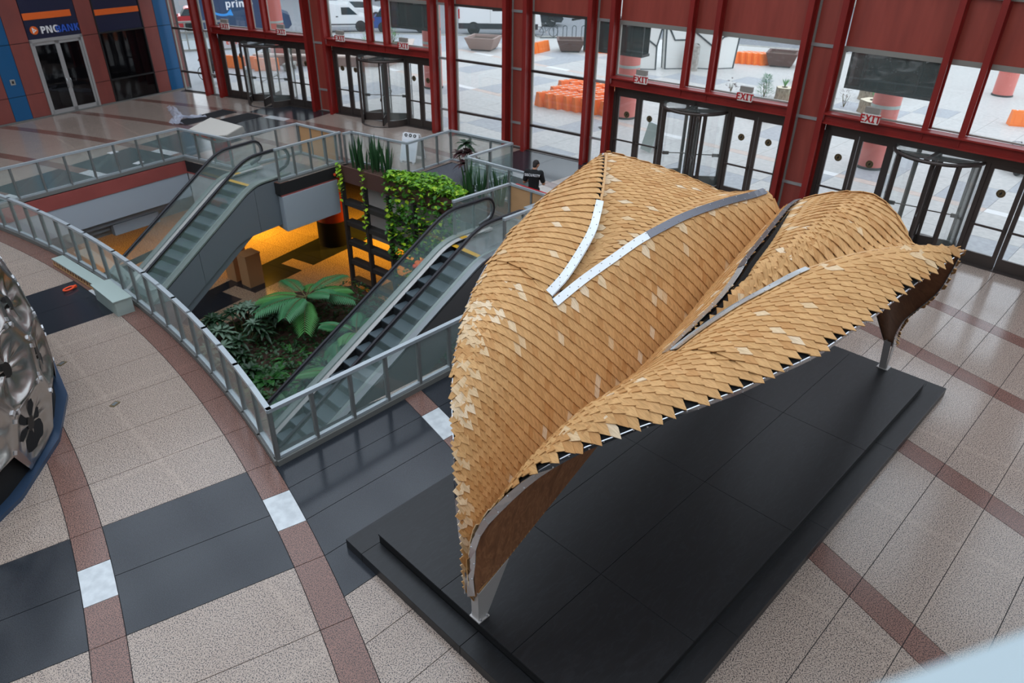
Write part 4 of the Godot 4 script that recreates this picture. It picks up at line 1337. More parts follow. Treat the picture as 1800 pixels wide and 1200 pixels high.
	s = st(); prism(s, PackedVector2Array([Vector2(1.2, -15.2), Vector2(3.5, -16.6), Vector2(7.2, -17.3), Vector2(9.2, -16.2), Vector2(9.4, -9.6), Vector2(1.0, -9.6)]), LOW, LOW + 0.45); obj("kerb", s, M.boxbrown, bed)
	s = st(); prism(s, PackedVector2Array([Vector2(1.4, -15.1), Vector2(3.6, -16.4), Vector2(7.1, -17.1), Vector2(9.0, -16.1), Vector2(9.2, -9.8), Vector2(1.2, -9.8)]), LOW + 0.3, LOW + 0.55); obj("soil", s, M.soil, bed)
	s = st(); prism(s, PackedVector2Array([Vector2(1.2, -7.3), Vector2(1.2, -3.6), Vector2(8.6, -3.6), Vector2(8.6, -7.3)]), LOW, LOW + 0.4); obj("soil", s, M.soil, bed)
	var by := LOW + 0.5
	palm("tall palm with arching fronds in the middle of the planting bed", Vector3(6.35, by, -14.5), 1.15, 11, 1.75, 0.4, false)
	palm("low palm right of the tall one, beside the right escalator", Vector3(6.6, by, -12.2), 0.7, 9, 1.4, 1.0, true)
	palm("palm leaning over the right escalator's balustrade", Vector3(8.1, by, -11.4), 0.8, 8, 1.3, 0.2, true)
	palm("small palm behind the right escalator's lower flight", Vector3(5.2, by, -11.0), 0.5, 8, 1.2, 2.0, true)
	var heads := []
	for k in 26:
		var a := rng.randf() * TAU
		var r := sqrt(rng.randf())
		heads.append(Vector3(cos(a) * r * 1.25, 0.95 - 0.45 * r * r + rng.randf_range(-0.15, 0.15), sin(a) * r * 0.95))
	rosettes("dark striped rosette shrub beside the left escalator's foot", Vector3(4.35, by, -15.3), heads, 0.46, 0.10, M.leaffrost, M.leafdark, 18)
	heads = []
	for k in 16:
		var a := rng.randf() * TAU
		var r := sqrt(rng.randf())
		heads.append(Vector3(cos(a) * r * 0.95, 0.8 - 0.4 * r * r + rng.randf_range(-0.15, 0.15), sin(a) * r * 0.8))
	rosettes("dark striped rosette shrub in front of the larger one", Vector3(3.0, by, -13.8), heads, 0.46, 0.10, M.leaffrost, M.leafdark, 18)
	for q in [[Vector3(2.9, by, -12.2), 18, "nearest the curved railing"], [Vector3(3.6, by, -11.2), 16, "left of the right escalator's foot"], [Vector3(2.3, by, -10.7), 16, "below the railing corner"], [Vector3(3.9, by, -12.8), 16, "in the middle of the bed"], [Vector3(2.0, by, -12.9), 14, "tucked under the curved railing"]]:
		clump("broad glossy leaved plant %s" % q[2], q[0], q[1], 0.85, 0.26, M.leafbroad)
	for q in [[Vector3(5.0, by, -13.3), "before the tall palm"], [Vector3(5.5, by, -12.3), "between the tall palm and the escalator"], [Vector3(4.6, by, -11.9), "at the right of the broad leaved plants"]]:
		clump("yellowish green fern clump %s" % q[1], q[0], 30, 0.7, 0.09, M.leafpalm2, 0.5, "fern", 0.3)
	for q in [[Vector3(6.7, LOW + 0.4, -5.6), "beyond the railing, its left part"], [Vector3(5.4, LOW + 0.4, -5.4), "below the straight railing"], [Vector3(7.8, LOW + 0.4, -5.9), "beyond the railing, its right part"]]:
		rosettes("dark shrub under the lobby edge %s" % q[1], q[0], [Vector3(0, 1.0, 0), Vector3(0.4, 0.8, 0.2), Vector3(-0.4, 0.8, 0), Vector3(0.1, 0.7, 0.5), Vector3(0.2, 0.8, -0.5), Vector3(-0.5, 0.6, -0.5), Vector3(0.6, 0.6, -0.4), Vector3(-0.3, 0.7, 0.5)], 0.5, 0.14, M.leafdark, M.leaffrost, 16)
	var ivy := thing("ground_cover", "dark small leaved ground cover over the planting bed", "ground cover", Vector3.ZERO, 0, "", "stuff")
	s = st(); leaf(s, Vector3(0, 0, -0.05), Vector3(0, 0.3, 1), 0.13, 0.10, 0.2, 0.2, 2)
	var mm := MultiMesh.new()
	mm.transform_format = MultiMesh.TRANSFORM_3D
	mm.mesh = made(s, M.leafivy)
	mm.instance_count = 5200
	for k in 5200:
		var p := Vector3(rng.randf_range(1.3, 9.1), by + rng.randf_range(0.0, 0.32), rng.randf_range(-16.2, -9.9))
		if p.z < -15.0 and p.x < 4: p.z = -14.0
		mm.set_instance_transform(k, Transform3D(Basis(Vector3.UP, rng.randf() * TAU) * Basis(Vector3.RIGHT, rng.randf_range(-0.5, 0.6)), p))
	var mi := MultiMeshInstance3D.new()
	mi.name = "ivy_leaves"
	mi.multimesh = mm
	mi.set_meta("kind", "stuff")
	ivy.add_child(mi)
	# a basket of small pumpkins hung on the trellis
	var pb := thing("gourd_basket", "basket heaped with small orange gourds on the trellis behind the right escalator", "basket", Vector3(9.35, -2.35, -12.3))
	s = st(); lathe(s, Vector3.ZERO, [[0, -0.2], [0.25, -0.18], [0.36, 0.1], [0.33, 0.1], [0.22, -0.12], [0, -0.14]], 18); obj("basket", s, M.boxbrown, pb)
	for k in 13:
		var a := TAU * k * 0.382
		var r := 0.07 * sqrt(k)
		s = st()
		var pr := []
		for j in 7: pr.append([0.10 * sin(PI * j / 6), -0.075 * cos(PI * j / 6)])
		lathe(s, Vector3(cos(a) * r, 0.16 + 0.12 * (1 - r / 0.26) + (0.04 if k % 2 else 0.0), sin(a) * r), pr, 12)
		obj("gourd", s, M.orange if k % 3 else M.cone, pb)

# ------------------------------------------------------------------ the pavilion
# three feet: near, far right, far left. The near keel is a straight valley rising from the near foot; the two halves mirror each other.
const EDGE := [[0.0, 0.221, 0.841, 0.063, 0.30], [0.06, 0.213, 1.272, 0.050, 0.36], [0.11, 0.214, 1.599, 0.070, 0.42], [0.16, 0.249, 1.906, 0.138, 0.48], [0.19, 0.287, 2.065, 0.203, 0.53], [0.22, 0.330, 2.204, 0.271, 0.58], [0.28, 0.445, 2.505, 0.438, 0.66], [0.335, 0.557, 2.716, 0.574, 0.76], [0.39, 0.700, 2.912, 0.736, 0.88], [0.46, 0.929, 3.115, 0.956, 1.06], [0.52, 1.103, 3.211, 1.104, 1.20], [0.59, 1.299, 3.318, 1.260, 1.37], [0.655, 1.474, 3.381, 1.387, 1.53], [0.74, 1.706, 3.467, 1.537, 1.74], [0.83, 1.947, 3.539, 1.671, 1.96], [0.91, 2.155, 3.592, 1.783, 2.16], [1.0, 2.40, 3.660, 1.890, 2.40]]
const FRONT := [[2.155, 3.592, 1.783], [2.40, 3.660, 1.890], [2.952, 3.790, 2.111], [3.243, 3.858, 2.184], [3.495, 3.929, 2.240], [3.767, 3.999, 2.310], [4.148, 4.075, 2.368], [4.555, 4.141, 2.420], [4.984, 4.200, 2.480], [5.49, 4.262, 2.550]]
const DARTA := [[2.37, 3.445, 0.830], [2.923, 3.585, 0.826], [3.456, 3.701, 0.800], [3.90, 3.830, 0.745], [4.144, 3.895, 0.69], [4.728, 3.990, 0.590], [5.499, 4.037, 0.425], [6.0, 4.03, 0.31], [6.36, 4.020, 0.270]]
const DARTB := [[2.37, 3.502, 0.900], [2.727, 3.609, 0.947], [3.213, 3.787, 1.076], [3.619, 3.931, 1.234], [3.903, 4.079, 1.392], [4.175, 4.182, 1.568], [4.434, 4.260, 1.752], [4.701, 4.305, 1.950], [4.966, 4.324, 2.152], [5.246, 4.307, 2.365], [5.49, 4.262, 2.550]]
const LEGOUT := [[0.0, 5.49, 4.262, 2.550], [0.10, 5.80, 3.93, 2.47], [0.24, 6.27, 3.43, 2.33], [0.40, 6.88, 2.83, 2.05], [0.56, 7.55, 2.28, 1.78], [0.80, 8.62, 1.44, 1.50], [1.0, 9.50, 0.75, 1.33]]
const LEGIN := [[0.0, 6.36, 4.02, 0.27], [0.3, 7.25, 3.35, 0.62], [0.65, 8.5, 1.95, 1.0], [1.0, 9.50, 0.80, 1.17]]
const BACKR := [[0.0, 6.36, 4.02, 0.27], [0.17, 6.60, 4.15, 0.64], [0.30, 6.56, 4.24, 0.95], [0.43, 6.42, 4.28, 1.25], [0.57, 6.25, 4.16, 1.58], [0.72, 6.02, 3.96, 1.90], [0.87, 5.74, 4.02, 2.27], [1.0, 5.49, 4.262, 2.55]]
const BACKL := [[0.0, 6.36, 4.00, 0.27], [0.22, 6.18, 3.88, 0.80], [0.38, 6.15, 3.93, 1.15], [0.54, 6.09, 4.0, 1.52], [0.71, 5.96, 4.08, 1.91], [0.88, 5.72, 4.18, 2.30], [1.0, 5.49, 4.262, 2.55]]

func v3(a: Array) -> Vector3: return Vector3(a[0], a[1], a[2])

func keel(x: float) -> Vector3: return Vector3(x, 0.735 + (x - 0.339) * 0.4985, 0)

func bez(a: Vector3, b: Vector3, c: Vector3, t: float) -> Vector3:
	return a.lerp(b, t).lerp(b.lerp(c, t), t)

func at_x(table: Array, x: float) -> Vector3:
	var q := curve(table, x)
	return Vector3(clampf(x, table[0][0], table[-1][0]), q[0], q[1])

func sheet(which: String, side: int, s: float, t: float) -> Vector3:
	var p := Vector3.ZERO
	if which == "near":
		var e := curve(EDGE, s)
		var E := Vector3(e[0], e[1], e[2])
		var k := keel(e[3])
		var m := smoothstep(0.0, 0.62, s)
		var c := Vector3(lerpf(k.x, E.x, 0.5), k.y + (E.y - k.y) * lerpf(0.62, 1.217, m), E.z * lerpf(0.28, 0.313, m))
		p = bez(k, c, E, t)
	elif which == "inner":
		var x := lerpf(2.40, 6.36, s)
		var k := keel(x)
		var a := at_x(DARTA, x)
		p = bez(k, Vector3(x, k.y + (a.y - k.y) * 0.74, a.z * 0.376), a, t)
	elif which == "outer":
		var x := lerpf(2.40, 5.49, s)
		var b := at_x(DARTB, x)
		var e := at_x(FRONT, x)
		var c := b.lerp(e, 0.43) + Vector3(0, 0.288 * (1.0 - s) + 0.03, 0)
		p = bez(b, c, e, t)
	elif which == "gusset":
		var back := BACKR if side > 0 else BACKL
		var a := at_x(DARTA, lerpf(2.40, 6.36, s))
		var b := at_x(DARTB, lerpf(2.40, 5.49, s))
		var q := v3(curve(back, t)) - v3(back[0].slice(1)).lerp(v3(back[-1].slice(1)), t)
		p = a.lerp(b, t) + q * pow(s, 1.6)
		p.y -= 0.09 * (1.0 - smoothstep(0.55, 1.0, s))
		p.y -= (0.20 if side > 0 else 0.05) * smoothstep(0.5, 1.0, t) * sin(PI * minf(s * 1.02, 1.0)) * (1.0 - smoothstep(0.9, 1.0, s))
	else:
		var back := BACKR if side > 0 else BACKL
		var i := v3(curve(LEGIN, s))
		var o := v3(curve(LEGOUT, s))
		var q := v3(curve(back, t)) - v3(back[0].slice(1)).lerp(v3(back[-1].slice(1)), t)
		p = i.lerp(o, t) + q * pow(1.0 - s, 1.5)
	p.z *= side
	return p

func sheet_normal(which: String, side: int, s: float, t: float) -> Vector3:
	var e := 0.01
	var du := sheet(which, side, minf(s + e, 1), t) - sheet(which, side, maxf(s - e, 0), t)
	var dv := sheet(which, side, s, minf(t + e, 1)) - sheet(which, side, s, maxf(t - e, 0))
	var n := du.cross(dv).normalized() * -side
	return n

func skin(n: String, which: String, side: int, off: float, m: Material, parent: Node, ns := 26, nt := 14) -> void:
	var s := st(false)
	var grid := []
	for i in ns + 1:
		var row := []
		for j in nt + 1:
			var a := float(i) / ns
			var b := float(j) / nt
			row.append(sheet(which, side, a, b) + sheet_normal(which, side, a, b) * off)
		grid.append(row)
	for i in ns:
		for j in nt: quad(s, grid[i][j], grid[i][j + 1], grid[i + 1][j + 1], grid[i + 1][j])
	obj(n, s, m, parent)

var shingle_list := []

func lay_shingles(which: String, side: int, v0: float, ds: float, dt: float) -> void:
	# rows staggered by half a shingle; all tips point to +z
	var N := 48
	var us := [0.0]
	for i in N: us.append(us[i] + sheet(which, side, float(i) / N, 0.55).distance_to(sheet(which, side, float(i + 1) / N, 0.55)))
	var L: float = us[N]
	var cols := int(L / ds) + 1
	for c in range(-1, cols * 2):
		var u := c * ds * 0.5
		if u < 0 or u > L: continue
		var i := 0
		while i < N - 1 and us[i + 1] < u: i += 1
		var s: float = (i + (u - us[i]) / maxf(us[i + 1] - us[i], 1e-6)) / N
		var vs := [0.0]
		for j in 30: vs.append(vs[j] + sheet(which, side, s, j / 30.0).distance_to(sheet(which, side, s, (j + 1) / 30.0)))
		var j0 := int(ceil((v0 + 0.02) / dt))
		var j1 := int(floor((v0 + vs[30]) / dt))
		var at := 0
		for j in range(j0, j1 + 1):
			if posmod(j + c, 2) != 0: continue
			var v := j * dt - v0
			while at < 29 and vs[at + 1] < v: at += 1
			var t: float = (at + (v - vs[at]) / maxf(vs[at + 1] - vs[at], 1e-6)) / 30.0
			var p := sheet(which, side, s, t)
			var n := sheet_normal(which, side, s, t)
			var e := 0.012
			var tip := (sheet(which, side, s, minf(t + e, 1)) - sheet(which, side, s, maxf(t - e, 0))).normalized() * side
			tip = (tip - n * n.dot(tip)).normalized()
			var x := n.cross(tip).normalized()
			var pale := 0.03
			if which == "near" and side < 0 and t > 0.72 and s < 0.75: pale = 0.42
			if which == "near" and side > 0 and s < 0.25: pale = 0.7
			if (which == "inner" and t > 0.84) or (which == "gusset" and (t > 0.9 or t < 0.07)): pale = 0.35
			if which == "outer" and t > 0.8: pale = 0.07
			var room: float = vs[30] - v
			var fit := 1.0
			if side > 0: fit = clampf((room + 0.06) / 0.112, 0.45, 1.0)
			else: fit = clampf(room / 0.178, 0.35, 1.0)
			if which == "gusset" or which == "outer": fit = minf(fit, clampf((v / 0.178 if side > 0 else v / 0.112), 0.35, 1.0))
			if room < 0.012: continue
			shingle_list.append([Transform3D(Basis(x, n, tip * fit), p), rng.randf() < pale, which == "gusset"])

func shingle_mesh(s: SurfaceTool, col: Color, w: float, l: float) -> void:
	# lies along z with its point at +z, lifted at the tip where it laps the next row
	var th := 0.010
	var uo := rng.randf() * 4.0
	var pts := [Vector3(-w / 2, 0.002, -l * 0.62), Vector3(w / 2, 0.002, -l * 0.62), Vector3(w / 2, 0.026, 0.0), Vector3(0.0, 0.034, l * 0.38), Vector3(-w / 2, 0.026, 0.0)]
	var f := func(p: Vector3) -> void:
		s.set_color(col)
		s.set_uv(Vector2(p.x * 2.0 + uo, p.z * 2.0 + uo * 1.7))
		s.add_vertex(p)
	var up := Vector3.UP * th
	for q in [[0, 2, 1], [0, 4, 2], [4, 3, 2]]:
		f.call(pts[q[0]] + up); f.call(pts[q[1]] + up); f.call(pts[q[2]] + up)
	for k in 5:
		var a: Vector3 = pts[k]
		var b: Vector3 = pts[(k + 1) % 5]
		f.call(a); f.call(b); f.call(b + up)
		f.call(a); f.call(b + up); f.call(a + up)

func edge_strip(n: String, fn: Callable, out: Callable, s0: float, s1: float, steps: int, w: float, h: float, lift: float, m: Material, parent: Node, screws := true) -> void:
	var pts := []; var sd := []; var up := []
	for k in steps + 1:
		var s := lerpf(s0, s1, float(k) / steps)
		var p: Vector3 = fn.call(s)
		var d: Vector3 = ((fn.call(minf(s + 0.01, s1)) as Vector3) - (fn.call(maxf(s - 0.01, s0)) as Vector3)).normalized()
		var o: Vector3 = out.call(s)
		o = (o - d * o.dot(d)).normalized()
		var u := o.cross(d).normalized()
		if u.y < 0: u = -u
		pts.append(p + u * lift); sd.append(o); up.append(u)
	var st_ := st()
	sweep(st_, pts, sd, up, w, h)
	var bar_ := obj(n, st_, m, parent)
	if screws:
		var sc := st()
		var tall := h > w
		for k in range(1, steps):
			for e in [-0.3, 0.3]:
				var c: Vector3 = pts[k]
				var face: Vector3 = (sd[k] if tall else up[k])
				var lat: Vector3 = (up[k] if tall else sd[k])
				if (k + int(e > 0)) % 2: continue
				bx(sc, c + face * (minf(w, h) * 0.5 + 0.001) + lat * e * maxf(w, h), Vector3.ONE * 0.011)
		obj("screws", sc, M.screw, bar_)

func pavilion():
	# black two step platform of stained plywood sheets
	var pf := thing("platform", "black stained plywood platform with a lower step all round, under the pavilion", "platform")
	var X := [0.0, 2.44, 4.88, 7.32, 9.82]
	for i in 4:
		for q in [[-2.265, -1.9], [1.98, 2.289]]:
			var s := st(); cbx(s, Vector3((X[i] + X[i + 1]) / 2, 0.075, (q[0] + q[1]) / 2), Vector3(X[i + 1] - X[i] - 0.004, 0.15, q[1] - q[0]), 0.004); obj("step_board", s, M.blackply, pf)
	for q in [[0.0, 0.30], [9.47, 9.82]]:
		for z in [[-1.9, 0.06], [0.06, 1.98]]:
			var s := st(); cbx(s, Vector3((q[0] + q[1]) / 2, 0.075, (z[0] + z[1]) / 2), Vector3(q[1] - q[0] - 0.004, 0.15, z[1] - z[0] - 0.004), 0.004); obj("step_board", s, M.blackply, pf)
	var UX := [0.292, 1.9, 4.34, 6.78, 9.478]
	for i in 4:
		for z in [[-1.913, -0.62], [-0.62, 0.62], [0.62, 1.995]]:
			var s := st(); cbx(s, Vector3((UX[i] + UX[i + 1]) / 2, 0.288, (z[0] + z[1]) / 2), Vector3(UX[i + 1] - UX[i] - 0.005, 0.024, z[1] - z[0] - 0.005), 0.003); obj("deck_sheet", s, M.blackply, pf)
	var es := st()
	bx(es, Vector3(4.885, 0.14, 0.041), Vector3(9.16, 0.272, 3.89)); obj("kickboard", es, M.blackedge, pf)

	var o := thing("pavilion", "folded timber canopy clad in pointed wooden shingles, standing on three steel feet", "pavilion")
	for side in [1, -1]:
		for q in ["near", "inner", "outer", "gusset", "leg"]:
			skin("backing_membrane", q, side, 0.0, M.membrane, o)
			skin("plywood_lining", q, side, -0.035, M.ply, o)
		lay_shingles("near", side, 0.0, 0.118, 0.104)
		lay_shingles("inner", side, 0.0, 0.118, 0.104)
		lay_shingles("outer", side, 1.98, 0.118, 0.104)
		lay_shingles("gusset", side, 0.0, 0.105, 0.115)
		lay_shingles("leg", side, 0.0, 0.118, 0.104)
		# polished edge strip: near foot to the peak, then down to the far foot
		edge_strip("edge_strip", func(s): return sheet("near", side, s, 1.0), func(s): return sheet("near", side, s, 1.0) - sheet("near", side, s, 0.9), 0.0, 1.0, 26, 0.010, 0.085, -0.018, M.polished, o)
		edge_strip("edge_strip", func(s): return sheet("outer", side, s, 1.0), func(s): return sheet("outer", side, s, 1.0) - sheet("outer", side, s, 0.9), 0.0, 1.0, 24, 0.010, 0.085, -0.018, M.polished, o)
		edge_strip("edge_strip", func(s): return sheet("leg", side, s, 1.0), func(s): return sheet("leg", side, s, 1.0) - sheet("leg", side, s, 0.9), 0.0, 1.0, 24, 0.010, 0.085, -0.018, M.polished, o)
		edge_strip("edge_strip", func(s): return sheet("leg", side, s, 0.0), func(s): return sheet("leg", side, s, 0.0) - sheet("leg", side, s, 0.1), 0.05, 1.0, 20, 0.010, 0.085, -0.018, M.polished, o)
		# flat bars over the two lips of the dart
		var across := func(s): return (sheet("inner", side, s, 1.0) - sheet("inner", side, s, 0.96)).normalized()
		edge_strip("dart_strip", func(s): return sheet("inner", side, s, 0.985), across, -0.03 + 0.03, 0.44, 18, 0.105, 0.006, 0.045, M.alubar, o)
		edge_strip("dart_strip", func(s): return sheet("inner", side, s, 0.985), across, 0.42, 0.985, 18, 0.105, 0.006, 0.052, M.zinc, o)
		var across2 := func(s): return (sheet("outer", side, s, 0.04) - sheet("outer", side, s, 0.0)).normalized()
		edge_strip("dart_strip", func(s): return sheet("outer", side, s, 0.02), across2, 0.0, 0.52, 18, 0.10, 0.006, 0.045, M.alubar, o)
		edge_strip("dart_flange", func(s): return sheet("outer", side, s, 0.0) + Vector3(0, 0, -0.045 * side), across2, 0.0, 0.52, 18, 0.005, 0.10, -0.02, M.alubar, o, false)
		edge_strip("dart_flange", func(s): return sheet("inner", side, s, 1.0) + Vector3(0, 0, 0.03 * side), across, 0.0, 0.98, 24, 0.012, 0.07, -0.02, M.membrane, o, false)
		edge_strip("timber_rib", func(s): return sheet("outer", side, s, 0.0), across2, 0.50, 0.995, 16, 0.035, 0.07, 0.0, M.rib, o, false)
		edge_strip("timber_rib", func(s): return sheet("gusset", side, 1.0, s), func(s): return sheet("gusset", side, 1.0, s) - sheet("gusset", side, 0.95, s), 0.02, 0.98, 20, 0.03, 0.05, 0.01, M.rib, o, false)
		# far foot
		var fs := st()
		var R := Vector3(9.449, 0.0, 1.264 * side)
		var fb := Basis(Vector3.UP, 0.1 * side)
		bx(fs, R + Vector3(0, 0.308, 0), Vector3(0.18, 0.016, 0.2))
		obj("foot_plate", fs, M.galv, o)
		fs = st()
		slab(fs, PackedVector2Array([Vector2(-0.07, 0.31), Vector2(0.07, 0.31), Vector2(0.07, 0.80), Vector2(-0.30, 1.02)]), R + fb * Vector3(0, 0, -0.06), fb * Vector3.RIGHT, Vector3.UP, fb * Vector3(0, 0, 0.012))
		slab(fs, PackedVector2Array([Vector2(-0.07, 0.31), Vector2(0.07, 0.31), Vector2(0.07, 0.80), Vector2(-0.30, 1.02)]), R + fb * Vector3(0, 0, 0.05), fb * Vector3.RIGHT, Vector3.UP, fb * Vector3(0, 0, 0.012))
		hexa(fs, [R + Vector3(-0.08, 0.31, -0.06), R + Vector3(-0.07, 0.31, -0.06), R + Vector3(-0.07, 0.31, 0.06), R + Vector3(-0.08, 0.31, 0.06), R + Vector3(-0.30, 0.98, -0.06), R + Vector3(-0.28, 0.98, -0.06), R + Vector3(-0.28, 0.98, 0.06), R + Vector3(-0.30, 0.98, 0.06)])
		obj("foot_bracket", fs, M.galv, o)
	# near foot
	var s := st()
	bx(s, Vector3(0.377, 0.308, 0), Vector3(0.17, 0.016, 0.17)); obj("foot_plate", s, M.galv, o)
	s = st()
	for z in [-0.06, 0.048]:
		slab(s, PackedVector2Array([Vector2(0.32, 0.31), Vector2(0.44, 0.31), Vector2(0.80, 0.99), Vector2(0.31, 0.77)]), Vector3(0, 0, z), Vector3.RIGHT, Vector3.UP, Vector3(0, 0, 0.012))
	hexa(s, [Vector3(0.31, 0.31, -0.06), Vector3(0.322, 0.31, -0.06), Vector3(0.322, 0.31, 0.06), Vector3(0.31, 0.31, 0.06), Vector3(0.30, 0.80, -0.06), Vector3(0.312, 0.80, -0.06), Vector3(0.312, 0.80, 0.06), Vector3(0.30, 0.80, 0.06)])
	obj("foot_bracket", s, M.galv, o)
	s = st()
	for z in [-0.07, 0.07]: cyl(s, Vector3(0.43, 0.316, z), 0.014, 0.03, 6); cyl(s, Vector3(0.33, 0.316, z), 0.014, 0.03, 6)
	obj("anchor_bolts", s, M.screw, o)
	# shingles: the nearest three hundred one by one, the rest joined
	var eye := Vector3(-3.391, 7.5, 4.165)
	for q in shingle_list:
		var d: Vector3 = eye - q[0].origin
		q.append(d.length() + (4.0 if d.normalized().dot(q[0].basis.y) < 0.0 else 0.0))
	shingle_list.sort_custom(func(a, b): return a[3] < b[3])
	var tones := [g(222, 174, 118), g(212, 162, 106), g(228, 184, 130), g(216, 170, 116), g(206, 154, 98), g(224, 178, 124), g(218, 168, 110), g(210, 160, 104)]
	var pales := [g(236, 208, 170), g(240, 216, 184), g(232, 200, 158)]
	var kinds := [[], [], [], []]
	for e in 2:
		var w := 0.114 if e == 0 else 0.100
		var l := 0.285 if e == 0 else 0.32
		for k in 16:
			var t := st(); shingle_mesh(t, tones[k % 8].lerp(tones[(k * 3) % 8], 0.5).srgb_to_linear(), w, l); kinds[e * 2].append(made(t, M.wood))
		for k in 6:
			var t := st(); shingle_mesh(t, pales[k % 3].srgb_to_linear(), w, l); kinds[e * 2 + 1].append(made(t, M.wood))
	var rest := SurfaceTool.new()
	rest.begin(Mesh.PRIMITIVE_TRIANGLES)
	for i in shingle_list.size():
		var q = shingle_list[i]
		var pool: Array = kinds[(2 if q[2] else 0) + (1 if q[1] else 0)]
		var mesh: Mesh = pool[rng.randi() % pool.size()]
		var xf: Transform3D = q[0]
		xf.basis = xf.basis * Basis(Vector3.UP, rng.randf_range(-0.04, 0.04)) * Basis(Vector3.RIGHT, rng.randf_range(-0.02, 0.02))
		if i < 300:
			var m := put("shingle", mesh, o)
			m.transform = xf
		else:
			rest.append_from(mesh, 0, xf)
	rest.set_material(M.wood)
	var r := put("shingles", rest.commit(), o)
	r.set_meta("kind", "stuff")

# ------------------------------------------------------------------ the stainless dome at the left
func metal_dome():
	var c := Vector3(-6.5, 1.0, -10.0)
	var R := 5.12
	var o := thing("metal_dome", "dome of dished stainless steel hexagon panels at the left edge", "dome", c)
	var dirv := func(az: float, el: float, r: float) -> Vector3:
		var a := deg_to_rad(az)
		var e := deg_to_rad(el)
		return Vector3(cos(a) * cos(e), sin(e), sin(a) * cos(e)) * r
	var s := st()
	lathe(s, Vector3.ZERO, [[R - 0.14, -0.98], [R - 0.12, 0.0], [(R - 0.12) * 0.94, R * 0.34], [(R - 0.12) * 0.77, R * 0.62], [(R - 0.12) * 0.5, R * 0.84], [0, R * 0.975]], 48)
	obj("inner_shell", s, M.soot, o)
	for ck in 24:
		for rk in 6:
			var az := 33.0 + 15.0 * ck
			var el := -4.5 + 11.3 * rk + (5.65 if ck % 2 else 0.0)
			if el > 60 : continue
			var cor := []
			for q in [[9.5, 0.0], [6.0, 5.65], [-6.0, 5.65], [-9.5, 0.0], [-6.0, -5.65], [6.0, -5.65]]:
				var e2: float = maxf(el + q[1], -10.6)
				cor.append(dirv.call(az + q[0], e2, R))
			var ctr: Vector3 = dirv.call(az, el, R)
			var n := ctr.normalized()
			s = st()
			# rings: rim, shoulder, dish flank, hub
			var edges := []
			for k in 6:
				for h in 4: edges.append((cor[k] as Vector3).lerp(cor[(k + 1) % 6], h / 4.0))
			var rings := []
			for q in [[0.985, 0.0], [0.86, 0.015], [0.74, -0.03], [0.42, -0.11], [0.13, -0.13]]:
				var ring := []
				for k in edges.size():
					var p: Vector3 = (edges[k] as Vector3)
					var dlt := p - ctr
					var rr := dlt.length()
					var round_ := dlt.normalized() * lerpf(rr, 0.78, clampf((1.0 - q[0]) * 2.2, 0, 1))
					var pet := 1.0 + 0.25 * cos(k * TAU / 4.0) * clampf((0.9 - q[0]) * 2.0, 0, 1)
					ring.append(ctr + round_ * q[0] + n * q[1] * pet)
				rings.append(ring)
			smooth(s, true)
			for i in rings.size() - 1:
				for k in edges.size():
					var j := (k + 1) % edges.size()
					quad(s, rings[i][k], rings[i + 1][k], rings[i + 1][j], rings[i][j])
			smooth(s, false)
			var pn := obj("dish_panel", s, M.stainless, o)
			s = st()
			var hb := Basis(Quaternion(Vector3.UP, n))
			cyl(s, ctr - n * 0.16, 0.12, 0.05, 16, hb)
			obj("hub_disc", s, M.hub, pn)
			s = st()
			for k in [0, 1, 2]:
				var a: Vector3 = cor[k]
				var b: Vector3 = cor[k + 1]
				for h in [0.12, 0.88]:
					var p := a.lerp(b, h)
					var d := (b - a).normalized()
					bx(s, p + n * 0.01, Vector3(0.06, 0.03, 0.07), Basis(d, p.normalized(), d.cross(p.normalized())))
			obj("clips", s, M.screw, pn)
	s = st()
	lathe(s, Vector3.ZERO, [[0.0, R * 0.88], [R * 0.44, R * 0.86], [R * 0.44, R * 0.89], [0, R * 0.97]], 24)
	obj("cap_panel", s, M.stainless, o)
	s = st()
	lathe(s, Vector3.ZERO, [[R - 0.16, -1.0], [R + 0.04, -1.0], [R + 0.04, -0.93], [R - 0.16, -0.93]], 24)
	obj("base_ring", s, M.basering, o)

